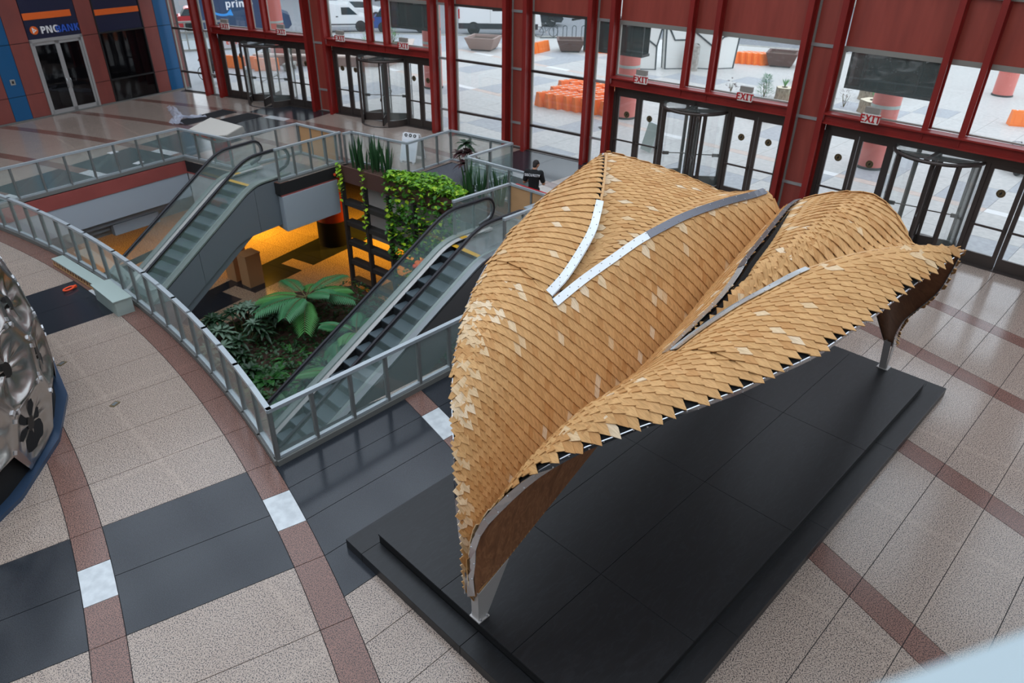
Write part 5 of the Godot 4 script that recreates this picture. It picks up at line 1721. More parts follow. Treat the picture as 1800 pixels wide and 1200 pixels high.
# ------------------------------------------------------------------ loose things in the lobby
func lobby_things():
	var o := thing("folding_sign", "white folding board sign standing behind the hanging planter's railing", "sign", Vector3(11.65, 0, -15.5), deg_to_rad(-69))
	for e in [-1, 1]:
		var b := Basis(Vector3.RIGHT, deg_to_rad(21.0) * -e)
		var s := st()
		bx(s, Vector3(0, 0.49, 0.20 * e), Vector3(0.62, 0.92, 0.03), b)
		var bd := obj("board", s, M.signwhite, o)
		s = st(); bx(s, Vector3(0, 0.43, 0.225 * e + 0.012 * e), Vector3(0.54, 0.66, 0.012), b); obj("writing_panel", s, M.boardwhite, bd)
		s = st()
		for k in [-0.24, 0.24]: bx(s, Vector3(k, 0.03, 0.385 * e), Vector3(0.08, 0.06, 0.03))
		obj("foot", s, M.signwhite, bd)
		if e > 0:
			s = st()
			for k in [-0.17, 0.0, 0.17]:
				var rg := []
				for i in 14: rg.append(b * Vector3(cos(TAU * i / 14) * 0.045, 0.40 + sin(TAU * i / 14) * 0.04, 0.03) + Vector3(k, 0.49, 0.2))
				tube(s, rg, 0.013, 5, true)
			obj("black_marks", s, M.soot, bd)
	o = thing("kiosk", "red pedestal with a slanted grey top leaning over the far railing", "kiosk", Vector3(6.98, 0, -20.0), deg_to_rad(8))
	var s := st(); cbx(s, Vector3(0, 0.45, 0), Vector3(0.34, 0.9, 0.62), 0.015); obj("pedestal", s, M.kioskred, o)
	var kb := Basis(Vector3.BACK, deg_to_rad(14))
	s = st(); slab(s, PackedVector2Array([Vector2(-0.62, -0.85), Vector2(0.32, -0.85), Vector2(0.32, 0.98), Vector2(-0.38, 0.98), Vector2(-0.62, 0.6)]), Vector3(0.05, 0.94, 0), kb * Vector3.RIGHT, kb * Vector3.BACK, kb * Vector3(0, 0.2, 0)); obj("slanted_top", s, M.kioskgrey, o)
	s = st(); slab(s, PackedVector2Array([Vector2(-0.6, -0.83), Vector2(0.3, -0.83), Vector2(0.3, 0.96), Vector2(-0.36, 0.96), Vector2(-0.6, 0.58)]), Vector3(0.05, 0.94, 0) + kb * Vector3(0, 0.2, 0), kb * Vector3.RIGHT, kb * Vector3.BACK, kb * Vector3(0, 0.02, 0)); obj("rim", s, M.kiosklip, o)
	for k in [-0.6, 0.05, 0.6]:
		s = st(); bx(s, Vector3(0.05, 0.94, 0) + kb * Vector3(-0.63, 0.11, k * 0.8), Vector3(0.012, 0.05, 0.36), kb); obj("red_print", s, M.cone, o)
	for q in [[PackedVector2Array([Vector2(7.75, -26.0), Vector2(10.17, -26.65), Vector2(10.4, -25.86), Vector2(7.98, -25.2)]), "black floor mat nearer the bank"], [PackedVector2Array([Vector2(8.7, -25.0), Vector2(10.69, -25.4), Vector2(10.88, -24.54), Vector2(8.92, -24.15)]), "black floor mat nearer the left escalator"]]:
		var mt := thing("floor_mat", q[1], "mat")
		s = st(); prism(s, q[0], 0.001, 0.014); obj("pile", s, M.mat_black, mt)
		s = st()
		for k in 4: bar(s, Vector3(q[0][k].x, 0.008, q[0][k].y), Vector3(q[0][(k + 1) % 4].x, 0.008, q[0][(k + 1) % 4].y), 0.05, 0.012)
		obj("rubber_border", s, M.rubber, mt)
	# crumpled clear wrapping
	o = thing("plastic_wrap", "crumpled length of clear plastic wrapping lying on the floor before the bank", "plastic wrap")
	var path := [Vector2(8.7, -28.3), Vector2(8.5, -27.6), Vector2(8.35, -27.0), Vector2(8.2, -26.4), Vector2(8.5, -26.1), Vector2(8.95, -26.0)]
	var path2 := [Vector2(8.2, -26.5), Vector2(7.9, -26.1), Vector2(7.7, -25.75), Vector2(7.75, -25.4)]
	for pth in [path, path2]:
		s = st()
		var prev := []
		for i in pth.size() * 4 - 3:
			var a: Vector2 = pth[i / 4].lerp(pth[mini(i / 4 + 1, pth.size() - 1)], (i % 4) / 4.0)
			var row := []
			for k in 7: row.append(Vector3(a.x + (k - 3) * 0.05 + rng.randf_range(-.03, .03), 0.02 + rng.randf_range(0.0, 0.16) * sin(PI * (k + 0.5) / 7), a.y + (k - 3) * 0.05 + rng.randf_range(-.03, .03)))
			if i > 0:
				for k in 6: quad(s, prev[k], prev[k + 1], row[k + 1], row[k])
			prev = row
		obj("sheet", s, M.film, o)
	for q in [[Vector3(4.5, 0.0, -23.35), 0.3, "sheet of white paper lying farther behind the far railing"], [Vector3(4.68, 0.0, -21.55), 0.5, "sheet of white paper lying close to the far railing"]]:
		var pp := thing("paper", q[2], "paper", q[0], q[1])
		s = st(); bx(s, Vector3(0, 0.006, 0), Vector3(0.30, 0.008, 0.22)); bx(s, Vector3(0.1, 0.012, 0.02), Vector3(0.14, 0.006, 0.16), Basis(Vector3.FORWARD, 0.12)); obj("sheet", s, M.signwhite, pp)
	# small ticket desk by the right escalator's landing
	o = thing("barrier_post", "small grey topped barrier cabinet at the end of the right escalator's landing", "cabinet", Vector3(9.75, 0, -7.95), 0.0)
	s = st(); cbx(s, Vector3(0, 0.4, 0), Vector3(0.34, 0.8, 0.3), 0.01); obj("body", s, M.dark, o)
	s = st(); bx(s, Vector3(0, 0.82, 0), Vector3(0.42, 0.04, 0.38)); obj("top", s, M.rail, o)
	s = st(); bx(s, Vector3(-0.175, 0.5, 0), Vector3(0.01, 0.3, 0.2)); obj("hatch", s, M.bronze, o)
	o = thing("camera_dome", "small orange warning lamp on the red fascia at the end of the white block", "lamp", Vector3(9.2, -0.25, -16.66))
	s = st(); lathe(s, Vector3.ZERO, [[0, -0.05], [0.04, -0.04], [0.05, 0.0], [0.04, 0.04], [0, 0.05]], 12); obj("lens", s, M.cone, o)
	s = st(); bx(s, Vector3(0, 0, -0.05), Vector3(0.08, 0.1, 0.04)); obj("bracket", s, M.dark, o)

# ------------------------------------------------------------------ people
func blob(bones: Array, cell: float, m: Material, n: String, parent: Node, grow := 0.0, k := 0.035) -> MeshInstance3D:
	# surface nets over joined tapered capsules: bones are [a, b, ra, rb]
	var lo := Vector3.ONE * 1e9
	var hi := -lo
	for b in bones:
		var r: float = maxf(b[2], b[3]) + grow + k + cell * 2
		for p in [b[0], b[1]]:
			lo = lo.min(p - Vector3.ONE * r)
			hi = hi.max(p + Vector3.ONE * r)
	var N := Vector3i(((hi - lo) / cell).ceil()) + Vector3i.ONE
	var f := PackedFloat32Array()
	f.resize(N.x * N.y * N.z)
	f.fill(1.0)
	for b in bones:
		var a: Vector3 = b[0]
		var d: Vector3 = b[1] - a
		var dd := maxf(d.length_squared(), 1e-9)
		var r: float = maxf(b[2], b[3]) + grow + k + cell * 2
		var l3 := Vector3i(((a.min(b[1]) - Vector3.ONE * r - lo) / cell).floor()).clamp(Vector3i.ZERO, N - Vector3i.ONE)
		var h3 := Vector3i(((a.max(b[1]) + Vector3.ONE * r - lo) / cell).ceil()).clamp(Vector3i.ZERO, N - Vector3i.ONE)
		for z in range(l3.z, h3.z + 1):
			for y in range(l3.y, h3.y + 1):
				var row := (z * N.y + y) * N.x
				for x in range(l3.x, h3.x + 1):
					var p := lo + Vector3(x, y, z) * cell - a
					var t := clampf(p.dot(d) / dd, 0.0, 1.0)
					var v: float = (p - d * t).length() - lerpf(b[2], b[3], t) - grow
					var e := f[row + x]
					var h := maxf(k - absf(e - v), 0.0) / k
					f[row + x] = minf(e, v) - h * h * k * 0.25
	var ids := {}
	var vs := PackedVector3Array()
	var s := st(false)
	var nx := N.x
	var nxy := N.x * N.y
	var off := [0, 1, nx, nx + 1, nxy, nxy + 1, nxy + nx, nxy + nx + 1]
	for z in N.z - 1:
		for y in N.y - 1:
			for x in N.x - 1:
				var i := z * nxy + y * nx + x
				var inn := 0
				for q in off: inn += 1 if f[i + q] < 0.0 else 0
				if inn == 0 or inn == 8: continue
				var acc := Vector3.ZERO
				var c := 0
				for q in [[0, 1], [2, 3], [4, 5], [6, 7], [0, 2], [1, 3], [4, 6], [5, 7], [0, 4], [1, 5], [2, 6], [3, 7]]:
					var a := f[i + off[q[0]]]
					var b := f[i + off[q[1]]]
					if (a < 0.0) == (b < 0.0): continue
					var t := a / (a - b)
					var pa := Vector3(q[0] & 1, (q[0] >> 1) & 1, q[0] >> 2)
					var pb := Vector3(q[1] & 1, (q[1] >> 1) & 1, q[1] >> 2)
					acc += pa.lerp(pb, t)
					c += 1
				ids[i] = vs.size()
				vs.append(lo + (Vector3(x, y, z) + acc / c) * cell)
	for i in ids:
		var z: int = i / nxy
		var y: int = (i % nxy) / nx
		var x: int = i % nx
		for q in [[1, nx, nxy, y, z], [nx, nxy, 1, z, x], [nxy, 1, nx, x, y]]:
			if q[3] == 0 or q[4] == 0: continue
			var a := f[i] < 0.0
			if a == (f[i + q[0]] < 0.0): continue
			var w := [i, i - q[1], i - q[1] - q[2], i - q[2]]
			var ok := true
			for e in w: ok = ok and ids.has(e)
			if not ok: continue
			if a: quad(s, vs[ids[w[0]]], vs[ids[w[1]]], vs[ids[w[2]]], vs[ids[w[3]]])
			else: quad(s, vs[ids[w[3]]], vs[ids[w[2]]], vs[ids[w[1]]], vs[ids[w[0]]])
	return obj(n, s, m, parent)

func hand_bones(wr: Vector3, dir: Vector3, palm: Vector3, curl: float) -> Array:   # wrist, pointing direction, palm normal
	var o := []
	var d := dir.normalized()
	var pn := (palm - d * d.dot(palm)).normalized()
	var x := d.cross(pn)
	for k in 4:
		var off := (k - 1.5) * 0.021
		var root := wr + d * 0.085 + x * off
		o.append([wr + d * 0.02 + x * off * 0.7, root, 0.014, 0.012])
		var l: float = [0.070, 0.080, 0.074, 0.058][k]
		var d1 := (d + pn * curl * 0.6).normalized()
		var d2 := (d * (1.0 - curl) + pn * curl * 1.3).normalized()
		o.append([root, root + d1 * l * 0.5, 0.0095, 0.009])
		o.append([root + d1 * l * 0.5, root + d1 * l * 0.5 + d2 * l * 0.5, 0.009, 0.0075])
	var tr := wr + d * 0.03 - x * 0.035
	o.append([tr, tr + (d * 0.6 - x * 0.6 + pn * 0.4).normalized() * 0.04, 0.013, 0.010])
	o.append([tr + (d * 0.6 - x * 0.6 + pn * 0.4).normalized() * 0.04, tr + (d * 0.6 - x * 0.6 + pn * 0.4).normalized() * 0.04 + (d + pn * 0.5).normalized() * 0.032, 0.010, 0.008])
	return o

func figure(n: String, label: String, at: Vector3, turn: float, J: Dictionary, top: Material, legs: Material, long_coat := false) -> Node3D:
	# local axes: z is where the chest faces, x the person's left
	var o := thing("person", label, "person", at, turn)
	var body := []
	body.append([J.hip, J.belly, 0.125, 0.12]); body.append([J.belly, J.chest, 0.12, 0.14])
	for e in ["l", "r"]:
		var sg := 1.0 if e == "l" else -1.0
		body.append([J.hip + Vector3(0.075 * sg, -0.03, 0), J["knee_" + e], 0.088, 0.055]); body.append([J["knee_" + e], J["ankle_" + e], 0.055, 0.036])
		body.append([J["ankle_" + e], J["ankle_" + e] + Vector3(0.01 * sg, -0.05, 0.15), 0.04, 0.032])
		body.append([J.chest + Vector3(0, 0.03, 0), J["sho_" + e], 0.10, 0.062])
		body.append([J["sho_" + e], J["elb_" + e], 0.052, 0.04]); body.append([J["elb_" + e], J["wri_" + e], 0.04, 0.026])
	body.append([J.chest, J.neck, 0.10, 0.055]); body.append([J.neck, J.head, 0.055, 0.055])
	blob(body, 0.02, M.skin, "body", o)
	var up: Vector3 = (J.head - J.neck).normalized()
	var fw: Vector3 = J.get("face", Vector3(0, 0, 1))
	fw = (fw - up * up.dot(fw)).normalized()
	var sd := up.cross(fw)
	var H: Vector3 = J.head + up * 0.06
	blob([[H + up * 0.02 - fw * 0.015, H + up * 0.03 + fw * 0.015, 0.088, 0.082], [H - up * 0.04 + fw * 0.02, H - up * 0.085 + fw * 0.055, 0.062, 0.034], [H - up * 0.005 + fw * 0.088, H - up * 0.03 + fw * 0.108, 0.010, 0.014], [H + sd * 0.083 - up * 0.02, H + sd * 0.088 + up * 0.015, 0.012, 0.016], [H - sd * 0.083 - up * 0.02, H - sd * 0.088 + up * 0.015, 0.012, 0.016], [H - up * 0.06 + fw * 0.075 + sd * 0.018, H - up * 0.06 + fw * 0.075 - sd * 0.018, 0.010, 0.010]], 0.008, M.skin, "head", o, 0.0, 0.02)
	var s := st()
	for e in [-1, 1]: lathe(s, H + fw * 0.082 + sd * 0.032 * e + up * 0.012, [[0, -0.011], [0.011, 0], [0, 0.011]], 8)
	obj("eyes", s, M.hair, o)
	blob([[H + up * 0.045 - fw * 0.03, H + up * 0.055 + fw * 0.03, 0.085, 0.070], [H - fw * 0.05 + up * 0.02, H - fw * 0.055 - up * 0.05, 0.072, 0.052]], 0.01, M.hair, "hair", o, 0.004, 0.02)
	for e in ["l", "r"]:
		var d: Vector3 = J["wri_" + e] - J["elb_" + e]
		blob(hand_bones(J["wri_" + e], J.get("point_" + e, d), J.get("palm_" + e, Vector3(-1 if e == "l" else 1, 0, 0)), J.get("curl_" + e, 0.35)), 0.005, M.skin, "hand", o, 0.0, 0.008)
	# clothes
	var shirt := [[J.hip + Vector3(0, -0.04 if not long_coat else -0.3, 0), J.belly, 0.13 if not long_coat else 0.17, 0.125], [J.belly, J.chest, 0.125, 0.145], [J.chest, J.neck - Vector3(0, 0.02, 0), 0.10, 0.06]]
	for e in ["l", "r"]:
		shirt.append([J.chest + Vector3(0, 0.03, 0), J["sho_" + e], 0.10, 0.066])
		shirt.append([J["sho_" + e], J["sho_" + e].lerp(J["elb_" + e], 0.72 if not long_coat else 1.0), 0.060, 0.056])
		if long_coat: shirt.append([J["elb_" + e], J["elb_" + e].lerp(J["wri_" + e], 0.92), 0.050, 0.036])
	blob(shirt, 0.02, top, "coat" if long_coat else "shirt", o, 0.014)
	var tr := []
	for e in ["l", "r"]:
		var sg := 1.0 if e == "l" else -1.0
		tr.append([J.hip + Vector3(0.07 * sg, -0.03, 0), J["knee_" + e], 0.095, 0.064]); tr.append([J["knee_" + e], J["ankle_" + e] + Vector3(0, 0.03, 0), 0.064, 0.05])
	blob(tr, 0.02, legs, "trousers", o, 0.014)
	for e in ["l", "r"]: blob([[J["ankle_" + e] + Vector3(0, -0.035, -0.03), J["ankle_" + e] + Vector3(0, -0.045, 0.17), 0.045, 0.036]], 0.015, M.cloth, "shoe", o, 0.008)
	return o

func standing() -> Dictionary:
	return {"hip": Vector3(0, 0.95, 0), "belly": Vector3(0, 1.1, 0.01), "chest": Vector3(0, 1.3, 0), "neck": Vector3(0, 1.47, 0.0), "head": Vector3(0, 1.55, 0.02), "sho_l": Vector3(0.19, 1.39, 0), "sho_r": Vector3(-0.19, 1.39, 0), "elb_l": Vector3(0.25, 1.11, -0.03), "elb_r": Vector3(-0.25, 1.11, -0.03), "wri_l": Vector3(0.25, 0.87, 0.05), "wri_r": Vector3(-0.25, 0.87, 0.05), "knee_l": Vector3(0.10, 0.50, 0.02), "knee_r": Vector3(-0.10, 0.50, 0.02), "ankle_l": Vector3(0.11, 0.09, -0.02), "ankle_r": Vector3(-0.11, 0.09, -0.02)}

func people():
	var J := standing()
	J.neck = Vector3(0, 1.46, 0.03); J.head = Vector3(-0.01, 1.52, 0.085); J.face = Vector3(-0.25, -0.6, 1)
	J.elb_r = Vector3(-0.27, 1.10, 0.04); J.wri_r = Vector3(-0.16, 1.16, 0.27)
	J.elb_l = Vector3(0.27, 1.10, 0.04); J.wri_l = Vector3(0.10, 1.13, 0.30)
	J.point_r = Vector3(0.5, 0.2, 0.8); J.point_l = Vector3(-0.6, 0.1, 0.7)
	J.palm_r = Vector3(0.6, 0.8, 0); J.palm_l = Vector3(-0.6, 0.8, 0)
	J.curl_r = 0.6; J.curl_l = 0.6
	var gd := figure("guard", "person in a black uniform shirt lettered SECURITY, seen from behind, looking down at a phone", Vector3(10.55, 0, -8.75), deg_to_rad(118), J, M.cloth, M.cloth)
	letters("back_lettering", "SECURITY", 0.095, 0.008, M.signwhite, gd, Transform3D(Basis(Vector3.UP, PI) * Basis(Vector3.RIGHT, 0.06), Vector3(0, 1.37, -0.172)))
	var ph := thing("phone", "small dark phone held in the guard's hands", "phone", gd.transform * Vector3(-0.06, 1.21, 0.37), deg_to_rad(118))
	var s := st(); cbx(s, Vector3.ZERO, Vector3(0.075, 0.012, 0.15), 0.003, Basis(Vector3.RIGHT, 0.5)); obj("case", s, M.soot, ph)
	s = st(); bx(s, Vector3(0, 0.0075, 0.0), Vector3(0.066, 0.002, 0.135), Basis(Vector3.RIGHT, 0.5)); obj("screen", s, M.carglass, ph)
	J = standing()
	J.knee_l = Vector3(0.1, 0.5, 0.12); J.ankle_l = Vector3(0.1, 0.09, 0.14); J.ankle_r = Vector3(-0.1, 0.10, -0.2)
	figure("walker", "person in a long dark coat walking behind the white passenger van", Vector3(30.3, 0, -34.9), deg_to_rad(150), J, M.denim, M.cloth, true)
	# cyclist just outside the corner by the bank
	var bt := deg_to_rad(205)
	var bp := Vector3(12.5, 0, -32.35)
	bicycle("black bicycle ridden past the corner by the bank", bp, bt)
	J = standing()
	J.hip = Vector3(0, 0.98, -0.22); J.belly = Vector3(0, 1.13, -0.15); J.chest = Vector3(0, 1.33, -0.02); J.neck = Vector3(0, 1.50, 0.08); J.head = Vector3(0, 1.57, 0.14)
	J.sho_l = Vector3(0.18, 1.42, 0.02); J.sho_r = Vector3(-0.18, 1.42, 0.02); J.elb_l = Vector3(0.24, 1.22, 0.22); J.elb_r = Vector3(-0.24, 1.22, 0.22); J.wri_l = Vector3(0.22, 1.08, 0.40); J.wri_r = Vector3(-0.22, 1.08, 0.40)
	J.knee_l = Vector3(0.11, 0.72, 0.18); J.knee_r = Vector3(-0.11, 0.62, 0.10); J.ankle_l = Vector3(0.11, 0.38, -0.02); J.ankle_r = Vector3(-0.11, 0.24, -0.03)
	J.curl_l = 0.8; J.curl_r = 0.8; J.palm_l = Vector3(0, -1, 0.2); J.palm_r = Vector3(0, -1, 0.2)
	figure("rider", "person in a dark jacket riding the bicycle by the bank corner", bp, bt, J, M.cloth, M.denim, true)

func bicycle(label: String, at: Vector3, turn: float, group := "") -> void:
	var o := thing("bicycle", label, "bicycle", at, turn, group)
	for z in [-0.52, 0.52]:
		var s := st()
		var r := []
		for k in 28: r.append(Vector3(0, 0.34 + sin(TAU * k / 28) * 0.32, z + cos(TAU * k / 28) * 0.32))
		tube(s, r, 0.018, 6, true)
		var wh := obj("wheel", s, M.tire, o)
		s = st()
		for k in 10:
			var a := TAU * k / 10
			bar(s, Vector3(0, 0.34, z), Vector3(0, 0.34 + sin(a) * 0.31, z + cos(a) * 0.31), 0.004, 0.004)
		tube(s, [Vector3(-0.04, 0.34, z), Vector3(0.04, 0.34, z)], 0.02, 8)
		obj("spokes", s, M.chrome, wh)
	var s := st()
	for q in [[Vector3(0, 0.32, 0), Vector3(0, 0.84, -0.2)], [Vector3(0, 0.32, 0), Vector3(0, 0.80, 0.36)], [Vector3(0, 0.80, -0.18), Vector3(0, 0.84, 0.36)], [Vector3(0, 0.34, -0.52), Vector3(0, 0.80, -0.18)], [Vector3(0, 0.34, -0.52), Vector3(0, 0.32, 0)], [Vector3(0, 0.34, 0.52), Vector3(0, 0.98, 0.34)]]: tube(s, q, 0.016, 6)
	obj("frame", s, M.cardark, o)
	s = st(); tube(s, [Vector3(-0.26, 1.0, 0.42), Vector3(-0.12, 1.02, 0.36), Vector3(0.12, 1.02, 0.36), Vector3(0.26, 1.0, 0.42)], 0.014, 6); obj("handlebar", s, M.chrome, o)
	s = st(); cbx(s, Vector3(0, 0.90, -0.22), Vector3(0.13, 0.06, 0.24), 0.02); obj("saddle", s, M.soot, o)
	s = st(); tube(s, [Vector3(-0.05, 0.32, 0), Vector3(0.05, 0.32, 0)], 0.06, 12); bx(s, Vector3(0.07, 0.42, -0.03), Vector3(0.02, 0.2, 0.02)); bx(s, Vector3(-0.07, 0.24, -0.03), Vector3(0.02, 0.18, 0.02)); obj("crank", s, M.chrome, o)

# ------------------------------------------------------------------ the plaza outside
func barrier(at: Vector3, turn: float, label: String, group: String) -> void:
	var o := thing("plastic_barrier", label, "barrier", at, turn, group)
	var s := st()
	slab(s, PackedVector2Array([Vector2(-0.24, 0.0), Vector2(0.24, 0.0), Vector2(0.24, 0.07), Vector2(0.11, 0.60), Vector2(-0.11, 0.60), Vector2(-0.24, 0.07)]), Vector3(0, 0, -0.62), Vector3.RIGHT, Vector3.UP, Vector3(0, 0, 1.24))
	for k in 4:
		for e in [-1, 1]: bx(s, Vector3(0.185 * e, 0.28, -0.45 + k * 0.3), Vector3(0.03, 0.36, 0.10), Basis(Vector3.BACK, 0.24 * e))
	obj("body", s, M.orange, o)
	s = st()
	for z in [-0.45, -0.15, 0.15, 0.45]: bx(s, Vector3(0, 0.61, z), Vector3(0.12, 0.012, 0.05)); bx(s, Vector3(0.12, 0.52, z), Vector3(0.012, 0.14, 0.04), Basis(Vector3.BACK, 0.24))
	obj("pale_stickers", s, M.strap, o)

func stone_planter(at: Vector3, turn: float, w: float, h: float, m: Material, label: String) -> void:
	var o := thing("stone_planter", label, "planter", at, turn)
	var s := st()
	var a := w * 0.5
	var b := w * 0.36
	for k in 4:
		var q := Basis(Vector3.UP, PI / 2 * k)
		hexa(s, [q * Vector3(-b, 0.08, b), q * Vector3(b, 0.08, b), q * Vector3(b - 0.1, 0.08, b - 0.1), q * Vector3(-b + 0.1, 0.08, b - 0.1), q * Vector3(-a, h, a), q * Vector3(a, h, a), q * Vector3(a - 0.14, h, a - 0.14), q * Vector3(-a + 0.14, h, a - 0.14)])
	obj("walls", s, m, o)
	s = st(); bx(s, Vector3(0, 0.04, 0), Vector3(b * 1.8, 0.08, b * 1.8)); obj("base", s, M.dark, o)
	s = st(); bx(s, Vector3(0, h - 0.16, 0), Vector3(a * 1.75, 0.06, a * 1.75)); obj("soil", s, M.soil, o)

func stump(at: Vector3, r: float, h: float, label: String, tuft: int) -> void:
	var o := thing("tree_stump", label, "tree stump", at)
	var s := st(false)
	var rings := []
	for j in 4:
		var row := []
		for k in 22:
			var a := TAU * k / 22
			var rr := r * (1.0 + 0.07 * sin(a * 5 + r * 9) + 0.04 * sin(a * 11)) * (1.06 if j == 0 else 1.0)
			row.append(Vector3(cos(a) * rr, h * j / 3.0, sin(a) * rr))
		rings.append(row)
	for j in 3:
		for k in 22: quad(s, rings[j][k], rings[j + 1][k], rings[j + 1][(k + 1) % 22], rings[j][(k + 1) % 22])
	obj("bark", s, M.bark, o)
	s = st()
	for k in 22: tri(s, rings[3][k] * 0.98 + Vector3.UP * 0.02, Vector3(0, h + 0.012, 0), rings[3][(k + 1) % 22] * 0.98 + Vector3.UP * 0.02)
	obj("cut_face", s, M.cutwood, o)
	if tuft > 0:
		for k in tuft:
			var a := TAU * k * 0.382
			s = st(); leaf(s, Vector3(0, h, 0), Vector3(cos(a) * 0.45, 1, sin(a) * 0.45), 0.5, 0.06, 0.15, 0.3, 3); obj("blade", s, M.leafpalm2, o)
		s = st(); cyl(s, Vector3(0, h, 0), r * 0.35, 0.03, 12); obj("soil", s, M.soil, o)

func bush(at: Vector3, r: float, h: float, label: String, m: Material, n: int, lw := 0.05, ll := 0.16) -> void:
	var o := thing("bush", label, "bush", at)
	var s := st()
	for k in n:
		var y := rng.randf()
		var a := rng.randf() * TAU
		var rr := r * sqrt(rng.randf()) * (1.0 - 0.75 * y)
		leaf(s, Vector3(cos(a) * rr, 0.1 + y * h * 0.92, sin(a) * rr), Vector3(cos(a), rng.randf_range(0.1, 1.2), sin(a)), ll * rng.randf_range(0.7, 1.3), lw, 0.2, 0.2, 2)
	obj("foliage", s, m, o)
	s = st()
	for k in 5:
		var a := TAU * k / 5
		tube(s, [Vector3.ZERO, Vector3(cos(a) * r * 0.3, h * 0.7, sin(a) * r * 0.3)], 0.018, 5, false, 0.006)
	obj("stems", s, M.stem, o)

func plaza():
	var gr := thing("floor_plaza", "pale stone plaza paving outside the glass front", "paving", Vector3.ZERO, 0, "", "structure")
	var kerb := [Vector2(-4, -52), Vector2(4, -51), Vector2(10, -47.5), Vector2(20, -45.0), Vector2(27.5, -41.2), Vector2(31.6, -36.2), Vector2(36, -31.6), Vector2(41, -26.4), Vector2(46.5, -12), Vector2(49, 4), Vector2(50, 22)]
	var poly := PackedVector2Array(kerb)
	for k in 30: poly.append(fpt(20.0 - 1.8 * k, 0.14))
	var far := Geometry2D.intersect_polygons(poly, PackedVector2Array([Vector2(34.0, -70), Vector2(60, -70), Vector2(60, 30), Vector2(34.0, 30)]))
	var s := st()
	prism(s, poly, -0.30, -0.012)
	obj("bed", s, M.paveB, gr)
	s = st()
	for e in far: prism(s, e, -0.012, 0.0)
	obj("far_paving", s, M.paveA, gr)
	var xs := [12.0, 14.2, 16.4, 18.6, 20.8, 21.2, 23.4, 25.6, 27.8, 28.2, 30.4, 32.2, 34.0]
	var near := PackedVector2Array([Vector2(10, -70), Vector2(34.0, -70), Vector2(34.0, 30), Vector2(10, 30)])
	for i in xs.size() - 1:
		for k in range(-21, 6):
			var z := k * 1.5 - 0.08
			var band: bool = xs[i + 1] - xs[i] < 0.6
			var m: Material = M.paveC if band else [M.paveA, M.paveA, M.paveB, M.paveA][posmod(k * 3 + i * 5 + (k / 3) * (i / 2), 4)]
			var cell := PackedVector2Array([Vector2(xs[i], z), Vector2(xs[i + 1], z), Vector2(xs[i + 1], z + 1.5), Vector2(xs[i], z + 1.5)])
			if band and posmod(k, 4) == 0: m = M.paveW
			for w in Geometry2D.intersect_polygons(cell, near):
				for q in Geometry2D.offset_polygon(w, -0.006):
					for v in Geometry2D.intersect_polygons(q, poly):
						s = st(); prism(s, v, -0.03, 0.0); obj("paving_band" if band else "paving_slab", s, m, gr)
	var road := thing("floor_street", "grey asphalt street beyond the plaza", "street", Vector3.ZERO, 0, "", "structure")
	var rp := PackedVector2Array(kerb)
	rp.append_array(PackedVector2Array([Vector2(60, 40), Vector2(120, 40), Vector2(120, -110), Vector2(-20, -110), Vector2(-20, -52)]))
	s = st(); prism(s, rp, -0.32, -0.16); obj("asphalt", s, M.asphalt, road)
	s = st()
	for i in kerb.size() - 1: bar(s, Vector3(kerb[i].x, -0.06, kerb[i].y), Vector3(kerb[i + 1].x, -0.06, kerb[i + 1].y), 0.3, 0.18)
	obj("kerb", s, M.concrete, road)
	var lane := thing("trim_2", "pale green and white lane edge along the street at the far right", "kerb", Vector3.ZERO, 0, "", "structure")
	s = st(); bar(s, Vector3(49.0, -0.12, -14), Vector3(53, -0.12, 4), 0.9, 0.12); obj("green_strip", s, mat(g(120, 176, 160), 0.6), lane)
	s = st(); bar(s, Vector3(48.2, -0.12, -14), Vector3(52.2, -0.12, 4), 0.4, 0.16); obj("white_strip", s, M.paveW, lane)
	# buildings over the street
	for q in [[Vector3(8, 0, -74), 34.0, 0.2, "grey building with dark shop windows across the left street"], [Vector3(52, 0, -66), 44.0, -0.75, "pale building across the street behind the vans"], [Vector3(80, 0, -18), 50.0, -1.4, "stone building across the street at the right"]]:
		var b := thing("building", q[3], "building", q[0], q[2])
		s = st(); bx(s, Vector3(0, 9, 0), Vector3(q[1], 18.5, 10)); obj("wall", s, M.concrete, b)
		for k in int(q[1] / 4):
			for f in 4:
				s = st(); bx(s, Vector3(-q[1] / 2 + 2 + 4 * k, 1.9 + 4.2 * f, 5.0), Vector3(2.8, 2.8, 0.2)); var wn := obj("window", s, M.frame, b)
				s = st(); bx(s, Vector3(-q[1] / 2 + 2 + 4 * k, 1.9 + 4.2 * f, 5.12), Vector3(2.5, 2.5, 0.04)); obj("pane", s, M.carglass, wn)
	# round pink columns
	var pc := [[Vector3(17.75, 0, -35.1), "farthest left, beside the low planter wall"], [Vector3(19.75, 0, -24.1), "behind the right doors of the second bay"], [Vector3(22.0, 0, -14.2), "left of the white sculpture"], [Vector3(22.75, 0, -4.2), "in front of the tree stumps, behind the large exit sign"], [Vector3(43.6, 0, -16.4), "far off beside the brown planter"], [Vector3(39.2, 0, -4.3), "far right near the street"], [Vector3(22.6, 0, 6.0), "past the right edge of the picture"]]
	for q in pc:
		var o := thing("column", "round pink column %s" % q[1], "column", q[0], 0, "round pink columns of the plaza")
		s = st(); lathe(s, Vector3.ZERO, [[0.44, 0.0], [0.44, 9.0]], 32); obj("shaft", s, M.pinkcol, o)
		s = st(); lathe(s, Vector3.ZERO, [[0.47, 0.0], [0.47, 0.06], [0.44, 0.08]], 32); obj("base", s, M.dark, o)
		s = st(); lathe(s, Vector3.ZERO, [[0.445, 2.02], [0.448, 2.03], [0.448, 2.12], [0.445, 2.13]], 32); obj("blue_band", s, M.coverbox, o)
